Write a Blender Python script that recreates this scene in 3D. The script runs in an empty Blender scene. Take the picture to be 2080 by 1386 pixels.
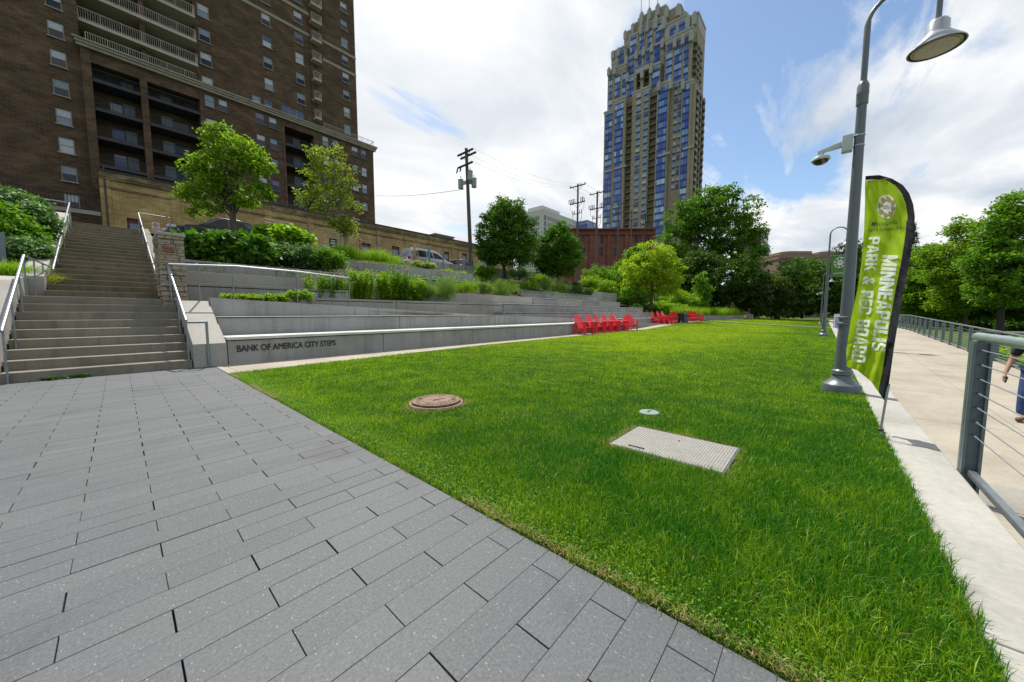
import bpy, bmesh, math, random
import numpy as np
from mathutils import Vector, Matrix

SC = bpy.context.scene
COL = SC.collection
PI = math.pi
# ------------------------------------------------------------------ survey camera (world X runs along the terrace walls, Y uphill)
F, CX, CY, H = 710.0, 1040.0, 693.0, 1.1
PITCH = math.atan(55 / 710); YAW = math.radians(41.7)
FW = (math.cos(YAW), math.sin(YAW)); RT = (math.sin(YAW), -math.cos(YAW))
def ray(px, py):
    a = (px - CX) / F; b = -(py - CY) / F
    cp, sp = math.cos(PITCH), math.sin(PITCH)
    f = cp + b * sp; u = -sp + b * cp
    return (FW[0] * f + RT[0] * a, FW[1] * f + RT[1] * a, u)
def G(px, py, z=0.0):
    d = ray(px, py); t = (z - H) / d[2]; return (d[0] * t, d[1] * t, z)
def PY(px, py, Y):
    d = ray(px, py); t = Y / d[1]; return (d[0] * t, Y, H + d[2] * t)
def PX(px, py, X):
    d = ray(px, py); t = X / d[0]; return (X, d[1] * t, H + d[2] * t)
def DD(px, py, dep):
    d = ray(px, py); t = dep / (FW[0] * d[0] + FW[1] * d[1]); return (d[0] * t, d[1] * t, H + d[2] * t)

# ------------------------------------------------------------------ objects
ORG = {}
def tag(o, label=None, cat=None, group=None, kind=None):
    if label: o['label'] = label
    if cat: o['category'] = cat
    if group: o['group'] = group
    if kind: o['kind'] = kind
    return o
def thing(name, label, cat, loc=(0, 0, 0), group=None, rot=0.0):
    o = bpy.data.objects.new(name, None); COL.objects.link(o)
    o.empty_display_size = .2
    o.location = loc; o.rotation_euler = (0, 0, rot)
    ORG[o.name] = tuple(loc)
    return tag(o, label, cat, group)
def link(name, me, parent=None):
    o = bpy.data.objects.new(name, me); COL.objects.link(o)
    if parent is not None:
        o.parent = parent; ORG[o.name] = ORG.get(parent.name, (0, 0, 0))
    return o
def kids(o): return [c for c in bpy.data.objects if c.parent == o]
def copy_tree(o, loc=None, rot=None, label=None, parent=None, ch=None):
    c = o.copy(); COL.objects.link(c); c.parent = parent
    if loc is not None: c.location = loc
    if rot is not None: c.rotation_euler = (0, 0, rot)
    if label: c['label'] = label
    for k in list(o.children): copy_tree(k, parent=c)
    return c

class MB:
    def __init__(s): s.v = []; s.f = []; s.m = []
    def poly(s, pts, m=0):
        n = len(s.v); s.v += [tuple(p) for p in pts]; s.f.append(tuple(range(n, n + len(pts)))); s.m.append(m)
    def box(s, x0, x1, y0, y1, z0, z1, m=0):
        if x1 < x0: x0, x1 = x1, x0
        if y1 < y0: y0, y1 = y1, y0
        if z1 < z0: z0, z1 = z1, z0
        n = len(s.v)
        s.v += [(x0, y0, z0), (x1, y0, z0), (x1, y1, z0), (x0, y1, z0), (x0, y0, z1), (x1, y0, z1), (x1, y1, z1), (x0, y1, z1)]
        s.f += [tuple(n + i for i in q) for q in ((3, 2, 1, 0), (4, 5, 6, 7), (0, 1, 5, 4), (1, 2, 6, 5), (2, 3, 7, 6), (3, 0, 4, 7))]
        s.m += [m] * 6
    def hexa(s, b, t, m=0):      # bottom quad (ccw from above), top quad
        n = len(s.v); s.v += [tuple(p) for p in b] + [tuple(p) for p in t]
        s.f += [tuple(n + i for i in q) for q in ((3, 2, 1, 0), (4, 5, 6, 7), (0, 1, 5, 4), (1, 2, 6, 5), (2, 3, 7, 6), (3, 0, 4, 7))]
        s.m += [m] * 6
    def bar(s, a, b, w, h, m=0, up=(0, 0, 1)):
        a = Vector(a); b = Vector(b); d = (b - a).normalized(); u = Vector(up)
        if abs(d.dot(u)) > .98: u = Vector((1, 0, 0))
        r = d.cross(u).normalized(); u = r.cross(d).normalized()
        r *= w / 2; u *= h / 2
        s.hexa([a - r - u, a + r - u, b + r - u, b - r - u], [a - r + u, a + r + u, b + r + u, b - r + u], m)
    def tube(s, pts, r, n=8, cap=True, m=0, flat=1.0):
        pts = [Vector(p) for p in pts]; rs = r if isinstance(r, (list, tuple)) else [r] * len(pts)
        base = len(s.v); prev = None
        for i, p in enumerate(pts):
            d = (pts[min(i + 1, len(pts) - 1)] - pts[max(i - 1, 0)])
            d = d.normalized() if d.length > 1e-9 else Vector((0, 0, 1))
            if prev is None:
                u = Vector((0, 0, 1)) if abs(d.z) < .95 else Vector((1, 0, 0))
                x = d.cross(u).normalized()
            else:
                x = prev - d * prev.dot(d)
                x = x.normalized() if x.length > 1e-6 else d.orthogonal().normalized()
            prev = x; y = d.cross(x).normalized()
            for k in range(n):
                a = 2 * PI * k / n
                s.v.append(tuple(p + x * (math.cos(a) * rs[i]) + y * (math.sin(a) * rs[i] * flat)))
        for i in range(len(pts) - 1):
            for k in range(n):
                k2 = (k + 1) % n
                s.f.append((base + i * n + k, base + i * n + k2, base + (i + 1) * n + k2, base + (i + 1) * n + k)); s.m.append(m)
        if cap:
            s.f.append(tuple(base + k for k in reversed(range(n)))); s.m.append(m)
            e = base + (len(pts) - 1) * n
            s.f.append(tuple(e + k for k in range(n))); s.m.append(m)
    def lathe(s, prof, c=(0, 0, 0), n=24, m=0, M=None):
        base = len(s.v)
        for r, z in prof:
            for k in range(n):
                a = 2 * PI * k / n
                p = Vector((r * math.cos(a), r * math.sin(a), z))
                if M is not None: p = M @ p
                s.v.append((p.x + c[0], p.y + c[1], p.z + c[2]))
        for i in range(len(prof) - 1):
            for k in range(n):
                k2 = (k + 1) % n
                s.f.append((base + i * n + k, base + i * n + k2, base + (i + 1) * n + k2, base + (i + 1) * n + k)); s.m.append(m)
        s.f.append(tuple(base + k for k in reversed(range(n)))); s.m.append(m)
        e = base + (len(prof) - 1) * n
        s.f.append(tuple(e + k for k in range(n))); s.m.append(m)
    def prism(s, pts, off, m=0):
        pts = [Vector(p) for p in pts]; off = Vector(off); n = len(s.v); k = len(pts)
        s.v += [tuple(p) for p in pts] + [tuple(p + off) for p in pts]
        s.f.append(tuple(reversed(range(n, n + k)))); s.m.append(m)
        s.f.append(tuple(range(n + k, n + 2 * k))); s.m.append(m)
        for i in range(k):
            j = (i + 1) % k
            s.f.append((n + i, n + j, n + k + j, n + k + i)); s.m.append(m)
    def build(s, name, mats, parent=None, smooth=None, bevel=0.0, fix=True):
        o0 = ORG.get(parent.name, (0, 0, 0)) if parent is not None else (0, 0, 0)
        me = bpy.data.meshes.new(name)
        me.from_pydata([(a - o0[0], b - o0[1], c - o0[2]) for a, b, c in s.v], [], s.f)
        if not isinstance(mats, (list, tuple)): mats = [mats]
        for q in mats: me.materials.append(q)
        me.polygons.foreach_set('material_index', s.m)
        if fix or bevel:
            bm = bmesh.new(); bm.from_mesh(me)
            if fix: bmesh.ops.recalc_face_normals(bm, faces=bm.faces[:])
            if bevel:
                ed = [e for e in bm.edges if len(e.link_faces) == 2 and e.calc_face_angle(0) > .5]
                bmesh.ops.bevel(bm, geom=ed, offset=bevel, segments=2, profile=.5, affect='EDGES', clamp_overlap=True)
            bm.to_mesh(me); bm.free()
        if smooth is not None:
            me.polygons.foreach_set('use_smooth', [True] * len(me.polygons))
            me.set_sharp_from_angle(angle=math.radians(smooth))
        me.update()
        return link(name, me, parent)

def mesh_np(name, V, faces_n, idx, mats, parent=None, attr=None, smooth=True):
    """V (N,3); faces_n: loop count per face; idx: flat vertex indices"""
    o0 = np.array(ORG.get(parent.name, (0, 0, 0)) if parent is not None else (0, 0, 0), dtype=np.float32)
    me = bpy.data.meshes.new(name)
    V = (np.asarray(V, dtype=np.float32) - o0)
    me.vertices.add(len(V)); me.vertices.foreach_set('co', V.ravel())
    faces_n = np.asarray(faces_n, dtype=np.int32); idx = np.asarray(idx, dtype=np.int32)
    me.loops.add(len(idx)); me.loops.foreach_set('vertex_index', idx)
    me.polygons.add(len(faces_n))
    st = np.zeros(len(faces_n), dtype=np.int32); st[1:] = np.cumsum(faces_n)[:-1]
    me.polygons.foreach_set('loop_start', st)
    me.update(calc_edges=True)
    me.polygons.foreach_set('use_smooth', np.full(len(faces_n), smooth, dtype=bool))
    if attr:
        for k, a in attr.items():
            at = me.attributes.new(k, 'FLOAT', 'POINT'); at.data.foreach_set('value', np.asarray(a, dtype=np.float32))
    if not isinstance(mats, (list, tuple)): mats = [mats]
    for q in mats: me.materials.append(q)
    return link(name, me, parent)

# ------------------------------------------------------------------ materials
def srgb(r, g, b):
    f = lambda c: (c / 255 / 12.92) if c / 255 <= .04045 else ((c / 255 + .055) / 1.055) ** 2.4
    return (f(r), f(g), f(b), 1)
def newmat(name):
    m = bpy.data.materials.new(name); m.use_nodes = True
    nt = m.node_tree; nt.nodes.clear()
    out = nt.nodes.new('ShaderNodeOutputMaterial')
    return m, nt, out
def nd(nt, t, **kw):
    n = nt.nodes.new(t)
    for k, v in kw.items():
        if k.startswith('i_'):
            n.inputs[k[2:].replace('_', ' ')].default_value = v
        else: setattr(n, k, v)
    return n
def lk(nt, a, b): nt.links.new(a, b)
def mixc(nt, fac, a, b, mode='MIX'):
    n = nt.nodes.new('ShaderNodeMix'); n.data_type = 'RGBA'; n.blend_type = mode
    for sock, val in ((n.inputs[0], fac), (n.inputs[6], a), (n.inputs[7], b)):
        if hasattr(val, 'is_linked') or hasattr(val, 'links'): nt.links.new(val, sock)
        else: sock.default_value = val if not (isinstance(val, tuple) and len(val) == 3) else val + (1,)
    return n.outputs[2]
def math_(nt, op, a, b=None, c=None):
    n = nt.nodes.new('ShaderNodeMath'); n.operation = op
    for i, v in enumerate((a, b, c)):
        if v is None: continue
        if hasattr(v, 'links'): nt.links.new(v, n.inputs[i])
        else: n.inputs[i].default_value = v
    return n.outputs[0]
def ramp(nt, fac, stops):
    n = nt.nodes.new('ShaderNodeValToRGB'); nt.links.new(fac, n.inputs[0])
    e = n.color_ramp.elements
    while len(e) < len(stops): e.new(.5)
    for el, (p, c) in zip(e, stops): el.position = p; el.color = c if len(c) == 4 else tuple(c) + (1,)
    return n.outputs[0]
def noise(nt, vec, scale, detail=4, rough=.55, dist=0):
    n = nt.nodes.new('ShaderNodeTexNoise'); n.inputs['Scale'].default_value = scale
    n.inputs['Detail'].default_value = detail; n.inputs['Roughness'].default_value = rough; n.inputs['Distortion'].default_value = dist
    if vec is not None: nt.links.new(vec, n.inputs['Vector'])
    return n.outputs['Fac']
def pos(nt): return nt.nodes.new('ShaderNodeNewGeometry').outputs['Position']
def objc(nt): return nt.nodes.new('ShaderNodeTexCoord').outputs['Object']
def vmap(nt, vec, scale=(1, 1, 1), loc=(0, 0, 0), rot=(0, 0, 0)):
    n = nt.nodes.new('ShaderNodeMapping'); nt.links.new(vec, n.inputs[0])
    n.inputs['Scale'].default_value = scale; n.inputs['Location'].default_value = loc; n.inputs['Rotation'].default_value = rot
    return n.outputs[0]
def bsdf(nt, out, col, rough=.6, metal=0.0, spec=.5, bump=None, bstr=.3, bdist=.01, alpha=None):
    b = nt.nodes.new('ShaderNodeBsdfPrincipled')
    for sock, val in ((b.inputs['Base Color'], col), (b.inputs['Roughness'], rough), (b.inputs['Metallic'], metal), (b.inputs['Specular IOR Level'], spec)):
        if hasattr(val, 'links'): nt.links.new(val, sock)
        else: sock.default_value = val if not (isinstance(val, tuple) and len(val) == 3) else val + (1,)
    if bump is not None:
        bn = nt.nodes.new('ShaderNodeBump'); bn.inputs['Strength'].default_value = bstr; bn.inputs['Distance'].default_value = bdist
        nt.links.new(bump, bn.inputs['Height']); nt.links.new(bn.outputs[0], b.inputs['Normal'])
    nt.links.new(b.outputs[0], out.inputs[0])
    return b
def sc3(c, k): return (min(c[0] * k, 1), min(c[1] * k, 1), min(c[2] * k, 1), 1)
def plain(name, col, rough=.55, metal=0.0, var=.12, scale=6.0, spec=.5, bump=.0, bscale=60.0, fine=True):
    """a painted / cast surface: broad mottling, fine grain, a little unevenness in the gloss"""
    m, nt, out = newmat(name); p = objc(nt)
    n1 = noise(nt, p, scale, 5, .6)
    c = ramp(nt, n1, [(.25, sc3(col, 1 - var)), (.5, sc3(col, 1)), (.78, sc3(col, 1 + var))])
    r = math_(nt, 'MULTIPLY_ADD', noise(nt, p, scale * 3, 3), .25, rough - .12)
    bsdf(nt, out, c, r, metal, spec, noise(nt, p, bscale, 3) if bump else None, bump, .004)
    return m
# ================================================================== materials used all over
def concrete(name, col, streak=.22, spot=.10, bump=.25):
    m, nt, out = newmat(name); p = pos(nt)
    broad = noise(nt, p, .9, 5, .6); fine = noise(nt, p, 26, 4, .65)
    st = noise(nt, vmap(nt, p, (5.5, 5.5, .35)), 1.0, 4, .6)
    pit = noise(nt, p, 55, 2, .5)
    c = ramp(nt, broad, [(.28, sc3(col, .70)), (.5, sc3(col, 1.0)), (.75, sc3(col, 1.2))])
    c = mixc(nt, math_(nt, 'MULTIPLY', ramp(nt, st, [(.50, (0, 0, 0)), (.74, (1, 1, 1))]), streak * 2), c, sc3(col, .52))
    c = mixc(nt, .22, c, ramp(nt, fine, [(.3, sc3(col, .55)), (.7, sc3(col, 1.4))]))
    c = mixc(nt, math_(nt, 'MULTIPLY', ramp(nt, pit, [(.66, (0, 0, 0)), (.72, (1, 1, 1))]), spot * 4), c, sc3(col, .45))
    bsdf(nt, out, c, .82, 0, .3, fine, bump, .004)
    return m
CONC = concrete('cast_concrete', (.30, .30, .29), .38, .14)
CONC_W = concrete('warm_concrete', (.34, .325, .295), .12, .06)
CONC_CAP = concrete('pale_concrete_cap', (.58, .57, .54), .08, .04)
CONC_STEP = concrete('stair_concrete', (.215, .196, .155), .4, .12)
CONC_STEP_U = concrete('shaded_stair_concrete', (.150, .128, .086), .45, .14)  # darker, warmer copy: shade on the upper flight put into its colour
CONC_WALK = concrete('walkway_concrete', (.345, .31, .25), .12, .07, .1)
CONC_CURB = concrete('curb_concrete', (.36, .35, .32), .08, .07, .15)
DARKGAP = plain('dark_joint', (.015, .015, .015), .9)
GALV = plain('galvanised_steel', (.235, .27, .295), .42, .75, .18, 9)
STEEL = plain('brushed_steel_pipe', (.36, .38, .40), .42, .8, .08, 9)
BLUESTEEL = plain('weathered_blue_grey_steel', (.15, .19, .205), .45, .45, .2, 7)
LAMPGREY = plain('grey_green_paint', (.115, .135, .147), .36, .15, .06, 5)
BLACK = plain('black_plastic', (.018, .018, .02), .5)
SOIL = plain('mulch_soil', (.075, .055, .035), .95, 0, .4, 5, .1, .4, 30)

def mat_paver():
    m, nt, out = newmat('dark_granite_paver'); p = pos(nt)
    at = nd(nt, 'ShaderNodeAttribute', attribute_name='tint').outputs['Fac']
    broad = noise(nt, p, 1.6, 5, .6); n2 = noise(nt, p, 42, 4, .7)
    c = ramp(nt, broad, [(.3, (.058, .067, .078)), (.55, (.077, .085, .096)), (.8, (.094, .101, .110))])
    c = mixc(nt, .55, c, ramp(nt, at, [(0, (.048, .055, .063)), (1, (.104, .110, .117))]))
    c = mixc(nt, .36, c, ramp(nt, noise(nt, p, 90, 3, .8), [(.32, (.018, .020, .025)), (.68, (.175, .18, .188))]))
    v = nt.nodes.new('ShaderNodeTexVoronoi'); v.inputs['Scale'].default_value = 165; lk(nt, vmap(nt, p, (1, .45, 1), rot=(0, 0, .9)), v.inputs['Vector'])
    wn = ramp(nt, v.outputs['Color'], [(.80, (0, 0, 0)), (.90, (1, 1, 1))])
    near = ramp(nt, v.outputs['Distance'], [(.18, (1, 1, 1)), (.42, (0, 0, 0))])
    c = mixc(nt, math_(nt, 'MULTIPLY', math_(nt, 'MULTIPLY', wn, near), .55), c, (.42, .42, .42, 1))
    stain = ramp(nt, noise(nt, p, 1.1, 5, .65, .8), [(.55, (0, 0, 0)), (.70, (1, 1, 1))])
    c = mixc(nt, math_(nt, 'MULTIPLY', stain, .5), c, (.032, .034, .039, 1))
    bsdf(nt, out, c, math_(nt, 'MULTIPLY_ADD', n2, .2, .56), 0, .5, n2, .25, .003)
    return m
PAVER = mat_paver()

def mat_leaf(name, a, b, trans=.35, rough=.55, spec=.18):
    m, nt, out = newmat(name)
    at = nd(nt, 'ShaderNodeAttribute', attribute_name='tint').outputs['Fac']
    c = ramp(nt, at, [(0, a), (1, b)])
    bs = bsdf(nt, out, c, rough, 0, spec)
    t = nt.nodes.new('ShaderNodeBsdfTranslucent')
    lk(nt, mixc(nt, 1.0, c, (1.35, 1.5, .55, 1), 'MULTIPLY'), t.inputs[0])
    mx = nt.nodes.new('ShaderNodeMixShader'); mx.inputs[0].default_value = trans
    lk(nt, bs.outputs[0], mx.inputs[1]); lk(nt, t.outputs[0], mx.inputs[2]); lk(nt, mx.outputs[0], out.inputs[0])
    return m
GRASS = mat_leaf('grass_blade', (.028, .155, .006), (.45, .57, .026), .36, .5, .25)
STRAW = mat_leaf('dry_grass', (.30, .24, .10), (.48, .40, .19), .3, .6, .2)
BARK = plain('grey_brown_bark', (.105, .085, .065), .9, 0, .35, 12, .2, .6, 30)
BARK_D = plain('dark_bark', (.05, .042, .034), .9, 0, .35, 10, .2, .6, 24)

# ================================================================== camera, sun, sky
cd = bpy.data.cameras.new('camera'); cam = bpy.data.objects.new('camera', cd); COL.objects.link(cam)
cd.sensor_width = 36; cd.sensor_fit = 'HORIZONTAL'; cd.lens = F / 2080 * 36; cd.clip_start = .05; cd.clip_end = 6000
cam.location = (0, 0, H)
cp, sp = math.cos(PITCH), math.sin(PITCH)
dirv = Vector((FW[0] * cp, FW[1] * cp, -sp)); rv = Vector((RT[0], RT[1], 0)); uv_ = rv.cross(dirv)
cam.matrix_world = Matrix(((rv.x, uv_.x, -dirv.x, 0), (rv.y, uv_.y, -dirv.y, 0), (rv.z, uv_.z, -dirv.z, H), (0, 0, 0, 1)))
SC.camera = cam

SUN_AZ = math.atan2(.42, .90); SUN_EL = math.radians(60)          # azimuth measured from +Y towards +X
sd = bpy.data.lights.new('sun', 'SUN'); sun = bpy.data.objects.new('sun', sd); COL.objects.link(sun)
sd.energy = 5.0; sd.angle = math.radians(.6); sd.color = (1, .955, .87)
sv = Vector((math.sin(SUN_AZ) * math.cos(SUN_EL), math.cos(SUN_AZ) * math.cos(SUN_EL), math.sin(SUN_EL)))
sun.rotation_euler = (-sv).to_track_quat('-Z', 'Y').to_euler(); sun.location = (0, 0, 60)

w = bpy.data.worlds.new('World'); SC.world = w; w.use_nodes = True
nt = w.node_tree; nt.nodes.clear()
wo = nt.nodes.new('ShaderNodeOutputWorld'); bg = nt.nodes.new('ShaderNodeBackground')
sky = nt.nodes.new('ShaderNodeTexSky'); sky.sky_type = 'NISHITA'; sky.sun_disc = False
sky.sun_elevation = SUN_EL; sky.sun_rotation = SUN_AZ; sky.air_density = 1.0; sky.dust_density = .6; sky.ozone_density = 1.6
gen = nt.nodes.new('ShaderNodeTexCoord').outputs['Generated']
sx = nt.nodes.new('ShaderNodeSeparateXYZ'); lk(nt, gen, sx.inputs[0])
zc = math_(nt, 'ADD', math_(nt, 'MAXIMUM', sx.outputs[2], 0.0), .16)
cb = nt.nodes.new('ShaderNodeCombineXYZ')
lk(nt, math_(nt, 'DIVIDE', sx.outputs[0], zc), cb.inputs[0]); lk(nt, math_(nt, 'DIVIDE', sx.outputs[1], zc), cb.inputs[1])
cl = cb.outputs[0]
n_big = noise(nt, vmap(nt, cl, (.9, 1.5, 1), (2.3, .4, 0), (0, 0, .5)), 1.0, 9, .56, .35)
n_wisp = noise(nt, vmap(nt, cl, (1.0, 3.2, 1), (7.1, 3.0, 0), (0, 0, .35)), 1.3, 10, .6, .7)
def blob(px, py, r0, r1):
    d = Vector(ray(px, py)).normalized()
    vm = nt.nodes.new('ShaderNodeVectorMath'); vm.operation = 'DISTANCE'
    nn = nt.nodes.new('ShaderNodeVectorMath'); nn.operation = 'NORMALIZE'; lk(nt, gen, nn.inputs[0])
    lk(nt, nn.outputs[0], vm.inputs[0]); vm.inputs[1].default_value = tuple(d)
    mr = nt.nodes.new('ShaderNodeMapRange'); mr.interpolation_type = 'SMOOTHSTEP'
    lk(nt, vm.outputs['Value'], mr.inputs[0]); mr.inputs[1].default_value = r0; mr.inputs[2].default_value = r1
    mr.inputs[3].default_value = 1; mr.inputs[4].default_value = 0
    return mr.outputs[0]
SKYB = []
clear = blob(1585, 140, .07, .40)
for (bx, by, a, b_, k) in ((1590, 300, .04, .26, 1.0), (1960, 330, .02, .15, .5), (905, 190, .02, .15, .5), (1850, 40, .02, .25, .35), (2040, 380, .02, .2, .5), (830, 160, .02, .2, .35)):
    clear = math_(nt, 'MAXIMUM', clear, math_(nt, 'MULTIPLY', blob(bx, by, a, b_), k))
cov = math_(nt, 'ADD', math_(nt, 'MULTIPLY', n_big, .75), math_(nt, 'MULTIPLY', n_wisp, .45))
cov = math_(nt, 'SUBTRACT', math_(nt, 'ADD', cov, .12), math_(nt, 'MULTIPLY', clear, .315))
cov = math_(nt, 'ADD', cov, math_(nt, 'MULTIPLY', math_(nt, 'MAXIMUM', blob(1790, 460, .05, .32), blob(1680, 200, .03, .16)), .1))
dp = nt.nodes.new('ShaderNodeVectorMath'); dp.operation = 'DOT_PRODUCT'; lk(nt, gen, dp.inputs[0]); dp.inputs[1].default_value = (FW[0], FW[1], 0)
rear = nt.nodes.new('ShaderNodeMapRange'); rear.interpolation_type = 'SMOOTHSTEP'; lk(nt, dp.outputs['Value'], rear.inputs[0])
rear.inputs[1].default_value = -.05; rear.inputs[2].default_value = .45; rear.inputs[3].default_value = 1; rear.inputs[4].default_value = 0
cov = math_(nt, 'SUBTRACT', cov, math_(nt, 'MULTIPLY', rear.outputs[0], .17))
fac = ramp(nt, cov, [(.49, (0, 0, 0)), (.60, (1, 1, 1))])
shade = noise(nt, vmap(nt, cl, (1.1, 1.7, 1), (4.2, 9.0, 0), (0, 0, .4)), 1.2, 7, .55, .3)
cc = ramp(nt, shade, [(.36, (5.9, 6.6, 7.5)), (.5, (8.0, 8.4, 8.9)), (.62, (10.2, 10.2, 10.2))])
bright = blob(760, 60, .1, .9)
cc = mixc(nt, math_(nt, 'MULTIPLY', bright, .42), cc, (10.4, 10.5, 10.6, 1))
skyc = mixc(nt, 1.0, sky.outputs[0], mixc(nt, rear.outputs[0], (1.62, 1.66, 1.64, 1), (1.2, 1.2, 1.18, 1)), 'MULTIPLY')
lk(nt, mixc(nt, fac, skyc, cc), bg.inputs[0]); bg.inputs[1].default_value = .088
lk(nt, bg.outputs[0], wo.inputs[0])

SC.view_settings.view_transform = 'Standard'; SC.view_settings.look = 'None'
SC.view_settings.exposure = 0.22; SC.view_settings.gamma = 1
SC.cycles.max_bounces = 6; SC.cycles.transparent_max_bounces = 6; SC.cycles.use_denoising = True
SC.cycles.diffuse_bounces = 3; SC.cycles.glossy_bounces = 3; SC.cycles.transmission_bounces = 3
SC.cycles.use_fast_gi = False

# ================================================================== ground
def walk_z(X): return min(0.0, -.05 - .030 * (38 - X)) if X < 38 else -.05
def lot_z(Y): return 4.72 + max(0, .11 * (Y - 26))
def mat_terrain():
    m, nt, out = newmat('terrain_grass_and_dirt'); p = pos(nt)
    c = ramp(nt, noise(nt, p, .25, 6, .6), [(.3, (.03, .06, .012)), (.5, (.05, .10, .018)), (.72, (.09, .12, .04))])
    c = mixc(nt, .3, c, ramp(nt, noise(nt, p, 7, 4, .7), [(.3, (.012, .025, .006)), (.7, (.12, .17, .05))]))
    bsdf(nt, out, c, .95, 0, .15, noise(nt, p, 20, 3), .5, .03); return m
TERR = mat_terrain()
def terrain_h(X, Y):
    if Y > 60: up = 8.5
    elif Y > 23: up = lot_z(Y) - .12
    elif Y > 9.2: up = (Y - 9.2) / 13.8 * 4.6 - .55
    else: up = -.10
    if X > 40:
        k = min(1, (X - 40) / 60); 
        if Y > 9.2: up = up * (1 - .45 * k)
    if Y < -.55:
        wz = walk_z(X) - .12
        t = min(1, max(0, (-4.9 - Y) / 8)); up = wz - t * .55 if Y > -30 else wz - .55
        if Y < -4.2: up = min(up, wz)
    return up
xs = list(np.arange(-14, 60.1, 1.0)) + list(np.arange(66, 140, 8.0)) + [160, 220, 320, 600, 1200, 2600]
xs = [-2600, -900, -300, -120, -60, -36, -24, -18] + xs
ys = [-2600, -900, -300, -120, -70] + list(np.arange(-40, -5, 2.5)) + [-5, -4.6, -.8, -.5] + list(np.arange(0, 9.1, 2.25)) + [9.2] + list(np.arange(10, 24, 1.0)) + list(np.arange(24, 70, 3.0)) + [90, 140, 240, 500, 1200, 2600]
mb = MB()
nx, ny = len(xs), len(ys)
mb.v = [(x, y, terrain_h(x, y)) for y in ys for x in xs]
for j in range(ny - 1):
    for i in range(nx - 1):
        mb.f.append((j * nx + i, j * nx + i + 1, (j + 1) * nx + i + 1, (j + 1) * nx + i)); mb.m.append(0)
tag(mb.build('ground', TERR, smooth=60), kind='structure')

# plaza of long granite pavers, one structure; each slab is modelled
random.seed(4)
V = []; FN = []; IX = []; T = []
base = 0
RW, PL = .1425, .54
row = 0; y = .62 - RW * 34
i = -34
while y < 9.59:
    y1 = min(y + RW, 9.59); off = .34 if i % 2 == 0 else .07
    k = -14
    while True:
        x0 = off + k * PL; x1 = x0 + PL; k += 1
        if x0 > 1.27: break
        x1 = min(x1, 1.275)
        if x1 - x0 < .02: continue
        gx = random.choice([.0010, .0018, .0026, .0036]); gy = random.choice([.0004, .0007, .0011, .0018])
        z = random.gauss(0, .0005); c = .0009; tl = random.gauss(0, .0004)
        a0, a1, b0, b1 = x0 + gx, x1 - gx, y + gy, y1 - gy
        q = [(a0, b0, -.04), (a1, b0, -.04), (a1, b1, -.04), (a0, b1, -.04), (a0, b0, z - c), (a1, b0, z - c), (a1, b1, z - c + tl), (a0, b1, z - c + tl),
             (a0 + c, b0 + c, z), (a1 - c, b0 + c, z), (a1 - c, b1 - c, z + tl), (a0 + c, b1 - c, z + tl)]
        V += q; tt = min(1, max(0, random.gauss(.5, .22))); T += [tt] * 12
        for lo in (0, 4):
            for e in range(4):
                e2 = (e + 1) % 4; FN.append(4); IX += [base + lo + e, base + lo + e2, base + lo + 4 + e2, base + lo + 4 + e]
        FN.append(4); IX += [base + 8, base + 9, base + 10, base + 11]
        base += 12
    y += RW; i += 1
tag(mesh_np('plaza_paving', V, FN, IX, PAVER, attr={'tint': T}, smooth=False), kind='structure')
mb = MB(); mb.box(-8, 1.29, -4.3, 9.6, -.09, -.025)
tag(mb.build('plaza_bedding', plain('joint_sand', (.035, .03, .024), .95, 0, .4, 30)), kind='structure')

# lawn sheet, path, crossing strip, curb wall, walkway ramp
def mat_turf():
    m, nt, out = newmat('turf_thatch'); p = pos(nt)
    c = ramp(nt, noise(nt, p, .35, 5, .6), [(.3, (.035, .10, .008)), (.55, (.075, .15, .012)), (.78, (.14, .19, .022))])
    c = mixc(nt, .75, c, ramp(nt, noise(nt, p, 34, 4, .7), [(.3, (.008, .022, .003)), (.7, (.05, .085, .012))]))
    bsdf(nt, out, c, .9, 0, .15, noise(nt, p, 45, 3), .6, .02); return m
TURF = mat_turf()
PATHF = [(1.283, 8.14), (1.45, 8.16), (5, 8.55), (9, 8.95), (16, 9.25), (24, 9.45), (32, 9.55), (37.5, 9.6)]
def path_front(X):
    for (a, b), (c, d) in zip(PATHF, PATHF[1:]):
        if X <= c: return b + (d - b) * max(0, (X - a)) / (c - a)
    return PATHF[-1][1]
mb = MB()
def pz(X):
    for (a, za), (b, zb) in zip(((-50, 0), (25, 0), (31, .20), (38, .29), (47, .45), (999, .45)), ((25, 0), (31, .20), (38, .29), (47, .45), (999, .45))):
        if X <= b: return za + (zb - za) * (X - a) / (b - a)
    return .45
def lawn_z(X, Y): return pz(X) * min(1, max(0, (Y + .46) / 9.5))
lx = [1.285, 1.45, 3, 5, 9, 13, 16, 20, 24, 26, 28, 30, 32, 34, 36, 38, 40.2]
for a, b in zip(lx, lx[1:]):
    for k in range(4):
        q = lambda X, k: (X, -.46 + (path_front(X) + .46) * k / 4)
        p = [q(a, k), q(b, k), q(b, k + 1), q(a, k + 1)]
        mb.poly([(x, y, lawn_z(x, y) - .012) for x, y in p])
fx = [36.0, 38, 40, 42, 44, 47, 52, 60, 75, 110]
for a, b in zip(fx, fx[1:]):
    for k in range(6):
        ya, yb = -.46 + 14 * k / 6, -.46 + 14 * (k + 1) / 6
        if a < 42 and ya > 6: continue
        sk = lambda y: 1.2 + (y + .46) * .45 if a == 36.0 else 0
        sb = lambda y: 0
        mb.poly([(x, y, lawn_z(x, y) - .02) for x, y in ((a + sk(ya), ya), (max(b, a + sk(ya) + .01), ya), (max(b, a + sk(yb) + .01), yb), (a + sk(yb), yb))])
tag(mb.build('lawn', TURF, smooth=60), kind='structure')
mb = MB()
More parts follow.
